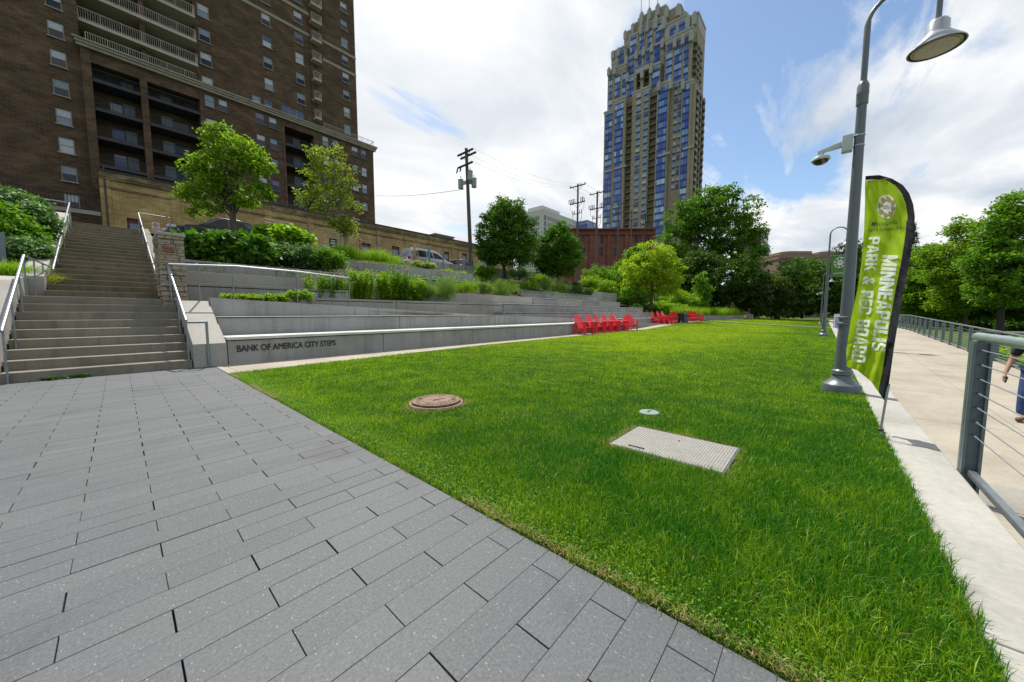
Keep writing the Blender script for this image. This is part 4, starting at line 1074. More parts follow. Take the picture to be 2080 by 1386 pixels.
# white office block, axis aligned
def block(name, label, cat, pxc, pyc, dep, pxl, pxr, mat, zb=0):
    c = DD(pxc, pyc, dep); X0, Y0, zt = c
    Yl = PX(pxl, pyc, X0)[1]; Xr = PY(pxr, pyc, Y0)[0]
    t = thing(name, label, cat, (X0, Y0, zb)); m = MB(); m.box(X0, Xr, Y0, Yl, zb, zt); m.build('wall', mat, t, fix=False)
    return t, X0, Xr, Y0, Yl, zt
WHITE = plain('white_precast', (.50, .49, .47), .8, 0, .05, .05)
t, X0, Xr, Y0, Yl, zt = block('office_block', 'white office block with rows of narrow slot windows, far beyond the trees', 'building', 1104, 424, 330, 1052, 1192, WHITE)
m = MB(); m.box(X0 + 6, Xr * .45 + X0 * .55, Y0 + 6, Yl * .75 + Y0 * .25, zt, zt + 5.5); m.build('penthouse', WHITE, t, fix=False)
for k in range(9):
    z1 = zt - 5.5 - 5.4 * k; m = MB()
    n = 11
    for i in range(n):
        y = Y0 + 5 + (Yl - Y0 - 6) * i / n; m.box(X0 - .05, X0 + .4, y, y + (Yl - Y0) / n * .45, z1 - 3.6, z1)
    n = 46
    for i in range(n):
        x = X0 + 6 + (Xr - X0 - 8) * i / n; m.box(x, x + (Xr - X0) / n * .5, Y0 - .05, Y0 + .4, z1 - 3.6, z1)
    m.box(X0 + .8, X0 + 4.4, Y0 - .06, Y0 + .4, z1 - 4.4, z1 + .2)
    m.build('window_row', plain('slot_window_glass', (.09, .095, .10), .3), t, fix=False)
t, X0, Xr, Y0, Yl, zt = block('glass_office', 'small pale blue glass office block between the utility poles', 'building', 1193, 449, 300, 1170, 1213, mat_curtain('pale_blue_glass', 3.6, 1.6, 'X', .2))
m = MB(); m.box(X0 - .3, Xr + .3, Y0 - .3, Yl + .3, zt, zt + .8); m.build('roof', plain('blue_grey_roof', (.22, .26, .34), .5), t)
t, X0, Xr, Y0, Yl, zt = block('grey_tower', 'dark grey brown tower block mostly hidden by the big cottonwood', 'building', 1547, 463, 170, 1500, 1562, plain('grey_brown_concrete', (.15, .125, .11), .9, 0, .1, .1))
m = MB()
for k in range(10):
    for i in range(5): m.box(X0 + 2 + (Xr - X0 - 3) * i / 5, X0 + 2 + (Xr - X0 - 3) * (i + .5) / 5, Y0 - .05, Y0 + .2, zt - 4 - 4 * k, zt - 2.4 - 4 * k)
m.build('window_row', GLASS, t, fix=False)
t, X0, Xr, Y0, Yl, zt = block('plaza_building', 'low mauve building showing over the yellow brick roof line', 'building', 884, 474, 150, 868, 921, plain('mauve_panel', (.24, .20, .26), .7, 0, .06, .1))
m = MB(); m.box(X0 - .4, Xr + .4, Y0 - .4, Yl + .4, zt - .5, zt); m.box(X0, Xr + 18, Y0, Y0 + 9, zt - 9, zt - 4.2); m.build('roof', plain('mauve_roof', (.17, .14, .19), .7), t)
# rounded brown stone building
RB = facing('round_building', 'rounded brown stone building with stepped roof behind the far trees', 'building', 1590, 140)
m = MB(); bx = lambda px: sx_(px, 1590, 140.0); bz = lambda py: szz(py, 140.0)
def rounded(x0, x1, y0, y1, z0, z1, r, mi=0):
    pts = []
    for (cx, cy, a0) in ((x1 - r, y1 - r, 0), (x0 + r, y1 - r, 90), (x0 + r, y0 + r, 180), (x1 - r, y0 + r, 270)):
        for k in range(7): a = math.radians(a0 + 15 * k); pts.append((cx + r * math.cos(a), cy + r * math.sin(a), z0))
    m.prism(pts, (0, 0, z1 - z0), mi)
rounded(bx(1587), bx(1662), 0, 22, 0, bz(522), 3.5); rounded(bx(1599), bx(1661), 3, 20, bz(523), bz(511), 3); rounded(bx(1655), bx(1790), 5, 30, 0, bz(516), 2); rounded(bx(1698), bx(1790), 8, 28, bz(517), bz(507), 2)
for (a, b, y, z) in ((1587, 1662, 0, 522), (1599, 1661, 3, 511), (1655, 1790, 5, 516), (1698, 1790, 8, 507)): rounded(bx(a) - .25, bx(b) + .25, y - .25, y + 18, bz(z) - .9, bz(z) + .15, 3.2 if a < 1650 else 2)
m.build('wall', mat_brick('banded_brown_stone', (.24, .18, .125), (.29, .22, .16), (.19, .14, .10), 2, .55, .2), RB, fix=False)
g = MB()
for k in range(3): g.box(bx(1592 + 3 * k), bx(1594 + 3 * k), -.03, .2, bz(534), bz(531))
g.build('window', GLASS, RB, fix=False)
# ================================================================== street lamps
def lamp_at(label, x, y, first=True):
    t = thing('street_lamp', label, 'street lamp', (0, 0, 0), 'gooseneck lamps along the walkway')
    m = MB(); m.lathe([(.215, 0), (.215, .085), (.205, .115), (.16, .145), (.115, .20), (.102, .245)], n=32); m.build('base', LAMPGREY, t, smooth=35)
    m = MB()
    m.lathe([(.112, .245), (.122, .262), (.112, .28), (.112, .285), (.118, .298), (.108, .312), (.095, .325), (.080, .80), (.072, .93), (.072, .94), (.094, .945), (.094, .975), (.078, .985), (.076, 1.03), (.090, 1.04), (.088, 1.06), (.068, 1.07),
             (.066, 1.3), (.050, 3.86), (.050, 3.87), (.061, 3.875), (.061, 4.0), (.064, 4.01), (.064, 4.02), (.061, 4.03), (.061, 4.11), (.040, 4.165), (.036, 4.17)], n=24)
    m.build('pole', LAMPGREY, t, smooth=35)
    m = MB(); R = .305; pts = [(0, 0, 4.15), (0, 0, 4.5), (0, 0, 4.86)]
    pts += [(0, -R + R * math.cos(a), 4.86 + R * math.sin(a)) for a in [PI * k / 14 for k in range(1, 15)]] + [(0, -2 * R, 4.60)]
    m.tube(pts, [.033] * 3 + [.026] * (len(pts) - 3), 12); m.build('gooseneck', LAMPGREY, t, smooth=50)
    c = (0, -2 * R, 0)
    c = (0, -2 * R, -.13)
    m = MB(); m.lathe([(.03, 4.74), (.075, 4.735), (.098, 4.70), (.10, 4.60), (.112, 4.575), (.235, 4.44), (.242, 4.425), (.235, 4.42), (.215, 4.44)], c, 36); m.build('lamp_shade', plain('pale_grey_lamp_paint', (.36, .385, .41), .32, .2, .05, 5), t, smooth=40)
    m = MB(); m.lathe([(.214, 4.43), (.205, 4.424), (.19, 4.428), (.18, 4.42), (.02, 4.415)], c, 36); m.build('lamp_lens', plain('lamp_lens_glass', (.30, .28, .20), .25, 0, .2, 20), t, smooth=30)
    m = MB(); m.lathe([(.229, 4.428), (.222, 4.418), (.2165, 4.428)], c, 36); m.build('lens_rim', BLACK, t, smooth=40)
    return t
L1 = lamp_at('tall grey gooseneck street lamp nearest the camera, behind the green feather flag', 0, 0); L1.location = (6.74, -.23, .0); q2 = G(1672.5, 684); q3 = G(1666.5, 660)
copy_tree(L1, (q2[0], q2[1], .0), 0, 'grey gooseneck street lamp carrying a green park banner, second along the walkway')
copy_tree(L1, (q3[0], q3[1], .0), 0, 'small distant gooseneck street lamp seen just beside the bannered one')
# dome camera
CAMW = plain('pale_grey_camera_housing', (.46, .50, .49), .4)
def domecam(label, loc):
    t = thing('security_camera', label, 'camera', (0, 0, 0), 'dome cameras on lamp poles')
    m = MB(); m.box(-.055, .055, .06, .17, -.10, .12); m.build('bracket_box', CAMW, t, bevel=.012)
    m = MB(); m.hexa([(-.03, .165, -.02), (.03, .165, -.02), (.022, .42, -.045), (-.022, .42, -.045)], [(-.03, .165, .06), (.03, .165, .06), (.022, .42, .0), (-.022, .42, .0)]); m.build('arm', CAMW, t, bevel=.01)
    m = MB(); c = (0, .38, -.08); m.lathe([(.03, .05), (.035, .0), (.095, -.015), (.105, -.03), (.105, -.055), (.095, -.06)], c, 28); m.build('housing', CAMW, t, smooth=40)
    m = MB(); m.lathe([(.09, -.06), (.078, -.088), (.045, -.108), (.005, -.114)], c, 24); m.build('dome', mat_glass('smoked_dome', (.02, .02, .02), .05, 1.0), t, smooth=60)
    for z in (-.06, .07): m = MB(); m.lathe([(.054, z), (.058, z + .004), (.058, z + .016), (.054, z + .02)], (0, 0, 0), 20); m.build('strap', STEEL, t, smooth=40)
    t.location = loc; return t
C1 = domecam('pale dome security camera on an arm from the nearest lamp pole', (6.74, -.23, 3.40))
copy_tree(C1, (q3[0], q3[1], 3.2), 0, 'small dome security camera on the most distant lamp pole')

# ================================================================== feather flag
FR = [((1795, 812), (1800, 820)), ((1770, 776), (1803, 796)), ((1742, 753), (1808, 764)), ((1720, 745), (1812, 736)), ((1719, 712), (1817, 700)), ((1728, 650), (1826, 645)), ((1741, 590), (1836, 590)), ((1750, 530), (1848, 530)), ((1755, 470), (1857, 470)),
      ((1756, 440), (1858.5, 440)), ((1757, 415), (1855, 415)), ((1757, 395), (1847, 393)), ((1757, 379), (1834, 376)), ((1757.5, 367), (1812, 363)), ((1758, 358), (1785, 355.5))]
def frow(v):
    x = v * (len(FR) - 1); i = min(int(x), len(FR) - 2); f = x - i
    return [tuple(FR[i][s][k] * (1 - f) + FR[i + 1][s][k] * f for k in range(2)) for s in range(2)]
def left_x(py):
    for (a, b) in zip(FR[3:], FR[4:]):
        if b[0][1] <= py <= a[0][1]: f = (a[0][1] - py) / (a[0][1] - b[0][1]); return a[0][0] + (b[0][0] - a[0][0]) * f
    return 1757 if py < 400 else 1720
def right_x(py):
    for (a, b) in zip(FR[:9], FR[1:10]):
        if b[1][1] <= py <= a[1][1]: f = (a[1][1] - py) / (a[1][1] - b[1][1]); return a[1][0] + (b[1][0] - a[1][0]) * f
    return 1858.5 if py < 450 else 1800
def flag_d(px, py):
    lo = min(1, max(0, (py - 400) / 330)); foldw = 6 + 20 * lo
    u = px - left_x(py); d = 3.0 + .0046 * (right_x(py) - px)
    if u < foldw: d -= .05 * (1 - u / foldw) * (.25 + lo)
    d += .010 * math.sin(px * .11 + py * .045) * min(1, max(0, (py - 380) / 60)) + .006 * math.sin(px * .25 - py * .09)
    if py > 700: d += .02 * math.sin(px * .2 + py * .06)
    return d
FLAG = thing('feather_flag', 'lime green feather flag with white lettering staked in the lawn edge', 'flag', G(1786, 893))
def mat_fabric(name, col, tr=.45):
    m, nt, out = newmat(name); p = pos(nt); n = noise(nt, p, 9, 3)
    bs = bsdf(nt, out, ramp(nt, n, [(.3, sc3(col, .9)), (.7, sc3(col, 1.08))]), .6, 0, .25, noise(nt, vmap(nt, p, (14, 14, 5)), 1, 4), .3, .012)
    t = nt.nodes.new('ShaderNodeBsdfTranslucent'); t.inputs[0].default_value = sc3(col, 1.15)
    mx = nt.nodes.new('ShaderNodeMixShader'); mx.inputs[0].default_value = tr
    lk(nt, bs.outputs[0], mx.inputs[1]); lk(nt, t.outputs[0], mx.inputs[2]); lk(nt, mx.outputs[0], out.inputs[0]); return m
LIME = mat_fabric('lime_flag_cloth', (.34, .50, .016)); NAVY = mat_fabric('dark_navy_sleeve', (.012, .013, .02), .05); FWHITE = mat_fabric('white_flag_print', (.84, .86, .88), .35)
def flag_grid(fn_u0, fn_u1, nu, nv, name, mat, v0=0, v1=1, off=0, wr=0):
    m = MB()
    for j in range(nv + 1):
        v = v0 + (v1 - v0) * j / nv; L, R = frow(v); 
        for i in range(nu + 1):
            u = fn_u0(v, L, R) + (fn_u1(v, L, R) - fn_u0(v, L, R)) * i / nu
            px = L[0] + (R[0] - L[0]) * u; py = L[1] + (R[1] - L[1]) * u
            m.v.append(DD(px, py, flag_d(px, py) + off + (wr * math.sin(j * 2.1 + i * .7) if wr else 0)))
    for j in range(nv):
        for i in range(nu): a = j * (nu + 1) + i; m.f.append((a, a + 1, a + nu + 2, a + nu + 1)); m.m.append(0)
    return m.build(name, mat, FLAG, smooth=180, fix=False)
def sleeve_u(v, L, R):
    w = abs(R[0] - L[0]) + 1e-3; k = 17 if v < .62 else 15
    return max(0, 1 - k / w) if v < .935 else 0.0
flag_grid(lambda v, L, R: 0, sleeve_u, 60, 150, 'cloth', LIME, 0, .93)
flag_grid(sleeve_u, lambda v, L, R: 1, 5, 110, 'sleeve', NAVY, .0, 1.0, -.004, .003)
m = MB(); pole = [DD(1786, 893, 3.006), DD(1793, 850, 3.0), DD(1799, 815, 3.0), DD(1806, 780, 3.0)]
m.tube(pole, .0085, 10); m.tube([(pole[0][0], pole[0][1], -.15), pole[0]], .007, 8); m.build('pole', STEEL, FLAG, smooth=40)
m = MB(); q = DD(1789, 873, 3.0); m.lathe([(.01, -.012), (.02, -.008), (.022, .006), (.012, .012)], q, 12); m.bar(q, (q[0] + .03, q[1] - .03, q[2] - .035), .006, .006); m.bar((q[0] + .03, q[1] - .03, q[2] - .035), (q[0] + .028, q[1] - .028, q[2] - .10), .004, .004); m.build('ground_spike_collar', BLACK, FLAG)
def flag_text(body, c0, c1, d0, d1, mat, bold=.012, shear=0, across=False, h=None, name='lettering'):
    """map text onto the cloth: baseline c0->c1, cap line d0->d1 (image points on the cloth)"""
    me = text_mesh(body, 1, None, None, Matrix(), bold=bold, shear=shear, extrude=0)
    bm = bmesh.new(); bm.from_mesh(me)
    bmesh.ops.triangulate(bm, faces=bm.faces[:])
    for _ in range(2): bmesh.ops.subdivide_edges(bm, edges=[e for e in bm.edges if e.calc_length() > .22], cuts=1, use_grid_fill=False)
    bmesh.ops.triangulate(bm, faces=bm.faces[:])
    xs = [v.co.x for v in bm.verts]; ys = [v.co.y for v in bm.verts]; x0, x1, y0, y1 = min(xs), max(xs), 0, max(ys)
    o0 = Vector(ORG[FLAG.name])
    for v in bm.verts:
        t = (v.co.x - x0) / (x1 - x0); k = (v.co.y - y0) / (y1 - y0)
        a = [c0[i] + (c1[i] - c0[i]) * t for i in range(2)]; b = [d0[i] + (d1[i] - d0[i]) * t for i in range(2)]
        px, py = a[0] + (b[0] - a[0]) * k, a[1] + (b[1] - a[1]) * k
        v.co = Vector(DD(px, py, flag_d(px, py) - .012)) - o0
    bm.to_mesh(me); bm.free(); me.materials.append(mat); link(name, me, FLAG)
Rc = lambda a, b, c, d: [(a, b), (c, b), (c, d), (a, d)]
GL = {'I': (.36, [Rc(0, 0, .36, 1)]), 'M': (1.2, [Rc(0, 0, .3, 1), Rc(.9, 0, 1.2, 1), [(.3, 1), (.3, .5), (.55, 0), (.6, .42)], [(.9, 1), (.6, .42), (.65, 0), (.9, .5)], [(.55, 0), (.65, 0), (.6, .42), (.6, .42)]]),
 'N': (1.0, [Rc(0, 0, .29, 1), Rc(.71, 0, 1, 1), [(.29, 1), (.29, .52), (.71, 0), (.71, .48)]]), 'E': (.78, [Rc(0, 0, .3, 1), Rc(.3, 0, .78, .2), Rc(.3, .41, .72, .6), Rc(.3, .8, .78, 1)]),
 'A': (1.0, [[(0, 0), (.29, 0), (.5, 1), (.32, 1)], [(.71, 0), (1, 0), (.68, 1), (.5, 1)], [(.33, .18), (.67, .18), (.63, .36), (.37, .36)]]),
 'P': (.9, [Rc(0, 0, .3, 1), Rc(.3, .82, .75, 1), Rc(.3, .36, .75, .54), [(.62, .54), (.75, .36), (.9, .5), (.9, .86)], [(.62, .54), (.9, .86), (.75, 1), (.62, .82)]]),
 'O': (.95, [Rc(0, .15, .3, .85), Rc(.65, .15, .95, .85), [(0, .85), (.3, .8), (.3, 1), (.15, 1)], Rc(.3, .8, .65, 1), [(.65, .8), (.95, .85), (.8, 1), (.65, 1)], [(0, .15), (.15, 0), (.3, 0), (.3, .2)], Rc(.3, 0, .65, .2), [(.65, 0), (.8, 0), (.95, .15), (.65, .2)]]),
 'L': (.75, [Rc(0, 0, .3, 1), Rc(.3, 0, .75, .2)]),
 'S': (.9, [[(.1, .8), (.9, .74), (.8, 1), (.12, 1)], [(0, .55), (.3, .6), (.3, .8), (0, .88)], [(.05, .5), (.3, .6), (.85, .5), (.6, .4)], [(.6, .4), (.6, .2), (.9, .12), (.9, .45)], [(0, .26), (.1, 0), (.78, 0), (.8, .2)]]),
 'K': (1.0, [Rc(0, 0, .3, 1), [(.3, .4), (.45, .55), (1, 1), (.68, 1)], [(.42, .52), (.58, .66), (1.02, 0), (.68, 0)]]),
 'R': (.95, [Rc(0, 0, .3, 1), Rc(.3, .82, .75, 1), Rc(.3, .38, .75, .56), [(.62, .56), (.75, .38), (.9, .54), (.9, .86)], [(.62, .56), (.9, .86), (.75, 1), (.62, .82)], [(.4, .38), (.72, .38), (.97, 0), (.64, 0)]]),
 'C': (.92, [Rc(0, .15, .3, .85), [(0, .85), (.3, .8), (.3, 1), (.15, 1)], Rc(.3, .8, .62, 1), [(.62, .6), (.92, .6), (.92, .85), (.62, 1)], [(0, .15), (.15, 0), (.3, 0), (.3, .2)], Rc(.3, 0, .62, .2), [(.62, 0), (.92, .15), (.92, .4), (.62, .4)]]),
 'B': (.92, [Rc(0, 0, .3, 1), Rc(.3, .82, .72, 1), Rc(.3, .42, .72, .6), Rc(.3, 0, .72, .18), [(.6, .6), (.88, .62), (.88, .86), (.6, .82)], [(.72, 1), (.6, .82), (.88, .86), (.84, .94)], [(.6, .18), (.72, 0), (.92, .14), (.92, .42)], [(.6, .18), (.92, .42), (.72, .5), (.6, .42)]]),
 'D': (.95, [Rc(0, 0, .3, 1), Rc(.3, .81, .65, 1), Rc(.3, 0, .65, .19), Rc(.65, .2, .95, .8), [(.65, .8), (.95, .8), (.8, 1), (.65, 1)], [(.65, 0), (.8, 0), (.95, .2), (.65, .2)]]),
 '&': (1.05, [[(.15, .55), (.4, .6), (.4, .86), (.15, .9)], [(.15, .9), (.4, .86), (.7, .86), (.6, 1)], [(.55, .62), (.78, .66), (.78, .9), (.55, .86)], [(.2, .6), (.45, .7), (1.05, 0), (.72, 0)], [(0, .15), (.28, .2), (.3, .45), (0, .4)], [(0, .15), (.15, 0), (.62, .02), (.4, .18)], [(.75, .3), (1.0, .35), (.98, .5), (.8, .5)]]), ' ': (.45, [])}
def flag_block(body, c0, c1, d0, d1, gap=.12):
    tot = sum(GL[c][0] + gap for c in body) - gap; x = 0; m = MB(); q_ = 0
    def P(u, k):
        t = u / tot; a = [c0[i] + (c1[i] - c0[i]) * t for i in range(2)]; b = [d0[i] + (d1[i] - d0[i]) * t for i in range(2)]
        px, py = a[0] + (b[0] - a[0]) * k, a[1] + (b[1] - a[1]) * k; return DD(px, py, flag_d(px, py) - .014 - .00012 * (q_ % 7))
    for c in body:
        for g in GL[c][1]:
            q_ += 1
            for i in range(3):
                for j in range(3):
                    B = lambda s, t: tuple((g[0][e] * (1 - s) + g[1][e] * s) * (1 - t) + (g[3][e] * (1 - s) + g[2][e] * s) * t for e in range(2))
                    pts = [B(i / 3, j / 3), B((i + 1) / 3, j / 3), B((i + 1) / 3, (j + 1) / 3), B(i / 3, (j + 1) / 3)]
                    m.poly([P(x + p[0], p[1]) for p in pts])
        x += GL[c][0] + gap
    m.build('lettering', FWHITE, FLAG, fix=False)
flag_block('MINNEAPOLIS', (1793, 518), (1770, 711), (1824, 519), (1797, 715))
flag_block('PARK & REC BOARD', (1765, 482), (1729, 734), (1788, 481), (1757, 738))
DGREEN = plain('dark_green_print', (.02, .05, .03), .7)
flag_text('Minneapolis', (1770, 460), (1822, 455), (1770, 451), (1822, 446.5), DGREEN, .004, .25)
flag_text('Park & Recreation Board', (1764, 472.5), (1838, 466), (1764, 465), (1838, 458.5), DGREEN, .004, .25)
GOLD = plain('gold_print', (.30, .23, .07), .7); PURP = plain('purple_print', (.26, .16, .55), .7)
def emblem(cx, cy, rx, ry, P, parent, leafm, wavem, discm, n=8, rim=False):
    m = MB(); rr = [1, 1.04, .97, 1.05, .96, 1.02, 1.0, .95, 1.03, 1, .97, 1.04]
    pts = [P(cx + rx * rr[k % 12] * math.cos(2 * PI * k / 24), cy + ry * rr[(k * 5) % 12] * math.sin(2 * PI * k / 24), .007) for k in range(24)]
    cc_ = [[P(cx + (q[0]) * f, cy + q[1] * f, .007) for q in [(rx * rr[k % 12] * math.cos(2 * PI * k / 24), ry * rr[(k * 5) % 12] * math.sin(2 * PI * k / 24)) for k in range(24)]] for f in (.02, .35, .7, 1)]
    for a_, b_ in zip(cc_, cc_[1:]):
        for k in range(24): m.poly([a_[k], a_[(k + 1) % 24], b_[(k + 1) % 24], b_[k]])
    m.build('emblem_disc', discm, parent, fix=False)
    m = MB()
    for k in range(n):
        a = 2 * PI * k / n + .2; lx, ly = cx + rx * .70 * math.cos(a), cy + ry * .70 * math.sin(a); s = .23
        m.poly([P(lx + rx * s * math.cos(q) * (1 + .25 * math.cos(3 * q)), ly + ry * s * math.sin(q) * (1 + .2 * math.cos(3 * q + 1)), .011) for q in [2 * PI * i / 12 for i in range(12)]])
        m.poly([P(lx - rx * .03, ly, .011), P(lx + rx * .03, ly, .011), P(lx + rx * .03 , ly + ry * .30, .011), P(lx - rx * .03, ly + ry * .30, .011)])
    m.build('emblem_leaf_ring', leafm, parent, fix=False)
    m = MB()
    for w in (-1, 1):
        top = [(cx - rx * .36 + rx * .72 * i / 16, cy + ry * .09 * w + ry * .035 * math.sin(i * 1.6)) for i in range(17)]
        for (a, b) in zip(top, top[1:]): m.poly([P(a[0], a[1] + ry * .04, .011), P(b[0], b[1] + ry * .04, .011), P(b[0], b[1] - ry * .04, .011), P(a[0], a[1] - ry * .04, .011)])
    m.build('emblem_wave', wavem, parent, fix=False)
emblem(1800.5, 420.5, 19.5, 24, lambda px, py, o: DD(px, py, flag_d(px, py) - o), FLAG, GOLD, PURP, FWHITE)
# lamp banner
bl = (23.0, -.30, 0)
BN = thing('banner', 'small green park banner with a white emblem hung from the second lamp', 'banner', (q2[0], q2[1] - .06, 2.75)); bx0, by0 = q2[0], q2[1]
GREENB = plain('green_banner_cloth', (.075, .20, .02), .6)
bz0, bz1 = 2.88, 3.86
q0 = proj0 = None
m = MB(); m.box(bx0 - .01, bx0 + .012, by0 - .72, by0 - .10, bz0 + .03, bz1 - .03); m.build('cloth', GREENB, BN)
m = MB()
for z in (bz0, bz1): m.tube([(bx0, by0 - .03, z), (bx0, by0 - .74, z)], .014, 8)
m.build('bracket_arm', GALV, BN)
emblem(by0 - .41, -3.52, .22, .25, lambda a, b, o: (bx0 - .012 - o, a, -b), BN, GREENB, GREENB, plain('white_banner_print', (.7, .72, .7), .7))
m = MB()
for z in (2.99, 3.03): m.box(bx0 - .016, bx0 - .011, by0 - .62, by0 - .18, z, z + .015)
m.build('text_line', plain('pale_banner_print', (.5, .6, .45), .7), BN)

# ================================================================== lawn covers
RUST = plain('rusty_cast_iron', (.205, .14, .10), .75, .25, .35, 14, .3, .5, 60)
mc = G(890, 812); MH = thing('manhole_cover', 'raised round rusty iron manhole cover in the lawn', 'manhole', (2.52, 3.48, 0))
m = MB(); m.lathe([(.325, -.13), (.325, .022), (.318, .032), (.300, .034), (.298, .027), (.29, .025)], (2.52, 3.48, 0), 56); m.build('frame_ring', plain('dark_iron_ring', (.24, .19, .14), .8, .2, .35, 18, .3, .5, 60), MH, smooth=30)
m = MB(); c = (2.52, 3.48, -.036)
m.lathe([(.291, .075), (.291, .094), (.283, .098), (.272, .098), (.27, .093), (.256, .093), (.254, .098), (.19, .098), (.188, .094), (.176, .094), (.174, .099), (.005, .1)], c, 56)
for k in range(26):
    a = 2 * PI * k / 26
    if k % 13 < 2: continue
    x, y = c[0] + .222 * math.cos(a), c[1] + .222 * math.sin(a); m.bar((x - .018 * math.cos(a), y - .018 * math.sin(a), .063), (x + .018 * math.cos(a), y + .018 * math.sin(a), .063), .014, .008)
m.build('lid', RUST, MH, smooth=30)
m = MB()
for a in (2.2, 5.4): x, y = c[0] + .205 * math.cos(a), c[1] + .205 * math.sin(a); m.lathe([(.022, .0985), (.018, .1035)], (x, y, -.036), 12)
m.box(2.44, 2.62, 3.44, 3.446, .0645, .068); m.box(2.5, 2.506, 3.4, 3.52, .0645, .067)
m.build('pick_hole', plain('dark_pick_hole', (.012, .01, .008), .9), MH)
HP = thing('hatch_plate', 'rectangular pale diamond plate metal access cover set in the grass', 'access cover', (2.97, .87, 0))
PLATE = plain('pale_checker_plate', (.36, .345, .315), .5, .4, .10, 12)
m = MB(); m.box(2.68, 3.265, .465, 1.275, -.05, .022); 
for i in range(29):
    for j in range(40):
        x, y = 2.695 + .0195 * i + .004, .48 + .0198 * j + .004
        d = .0085; e = .0034
        if (i + j) % 2: d, e = e, d
        [m.poly(q_) for q_ in ([(x - d, y, .0222), (x, y - e, .0222), (x, y, .0275)], [(x, y - e, .0222), (x + d, y, .0222), (x, y, .0275)], [(x + d, y, .0222), (x, y + e, .0222), (x, y, .0275)], [(x, y + e, .0222), (x - d, y, .0222), (x, y, .0275)])]
m.build('plate', PLATE, HP, fix=False)
m = MB(); m.box(2.665, 2.678, .45, 1.29, -.05, .018); m.box(3.267, 3.28, .45, 1.29, -.05, .018); m.box(2.679, 3.266, .45, .463, -.05, .017); m.box(2.679, 3.266, 1.277, 1.29, -.05, .017); m.build('frame', GALV, HP)
m = MB(); m.bar((2.73, 1.13, .026), (2.735, 1.02, .026), .008, .006); m.box(2.72, 2.738, 1.13, 1.145, .023, .029); m.box(3.1, 3.112, .86, .872, .023, .028); m.build('lift_handle', BLACK, HP)
VC = thing('valve_cover', 'small pale green round valve cover flush in the grass', 'access cover', (3.84, 1.39, 0))
m = MB(); m.lathe([(.105, -.05), (.105, .018), (.098, .024), (.07, .026), (.005, .027)], (3.84, 1.39, 0), 28); m.build('lid', plain('pale_green_plastic', (.20, .27, .22), .55), VC, smooth=30)
m = MB(); m.bar((3.80, 1.39, .029), (3.88, 1.39, .029), .012, .006); m.build('slot', BLACK, VC)

# ================================================================== cable railings
NR = thing('railing', 'near blue grey steel cable railing with thick top rail, cut by the right edge', 'railing', (3.85, -.80, -.25), 'cable railings')
m = MB(); m.tube([(3.93, -.80, .943), (-3, -.80, .943)], .030, 16)
m.lathe([(.0, -.03), (.020, -.024), (.030, 0)], (3.93, -.80, .943), 12, M=Matrix.Rotation(-PI / 2, 3, 'Y'))
m.build('top_rail', plain('galvanised_rail_teal', (.30, .37, .37), .38, .6, .15, 9), NR, smooth=45)
for xp in (3.85, 1.35, -1.15):
    m = MB(); m.box(xp - .012, xp + .012, -.845, -.755, -.38, .915); m.box(xp - .048, xp - .0125, -.772, -.757, -.38, .905); m.box(xp - .048, xp - .0125, -.843, -.828, -.38, .905); m.box(xp + .0125, xp + .045, -.772, -.757, -.38, .905)
    m.build('post', BLUESTEEL, NR, bevel=.002)
for k in range(7):
    z = .856 - .0965 * k; m = MB(); m.tube([(3.80, -.80, z), (-3, -.80, z)], .0034, 6); m.tube([(3.86, -.80, z), (3.74, -.80, z)], .0062, 8); m.build('cable', STEEL, NR, smooth=60)
m = MB(); m.box(-3, 3.80, -.82, -.785, .0, .04); m.build('bottom_rail', GALV, NR, bevel=.003)
FRL = thing('railing', 'long far cable railing along the outer edge of the walkway ramp', 'railing', (30, -4.6, -.3), 'cable railings')
def frz(X): return walk_z(X)
m = MB(); m.tube([(x, -4.6, frz(x) + 1.06) for x in (8, 20, 30, 38, 60, 75)], .03, 10); m.build('top_rail', GALV, FRL, smooth=50)
m = MB()
for a, b in ((8, 20), (20, 30), (30, 38), (38, 60), (60, 75)): m.bar((a, -4.6, frz(a) + .10), (b, -4.6, frz(b) + .10), .05, .05)
m.build('bottom_rail', GALV, FRL)
for k in range(45):
    x = 8.6 + 1.5 * k; m = MB(); m.box(x - .03, x + .03, -4.66, -4.55, frz(x) - .1, frz(x) + 1.03); m.build('post', BLUESTEEL, FRL)
for k in range(8):
    m = MB(); m.tube([(x, -4.6, frz(x) + .2 + .1 * k) for x in (8, 38, 75)], .004, 4); m.build('cable', STEEL, FRL)

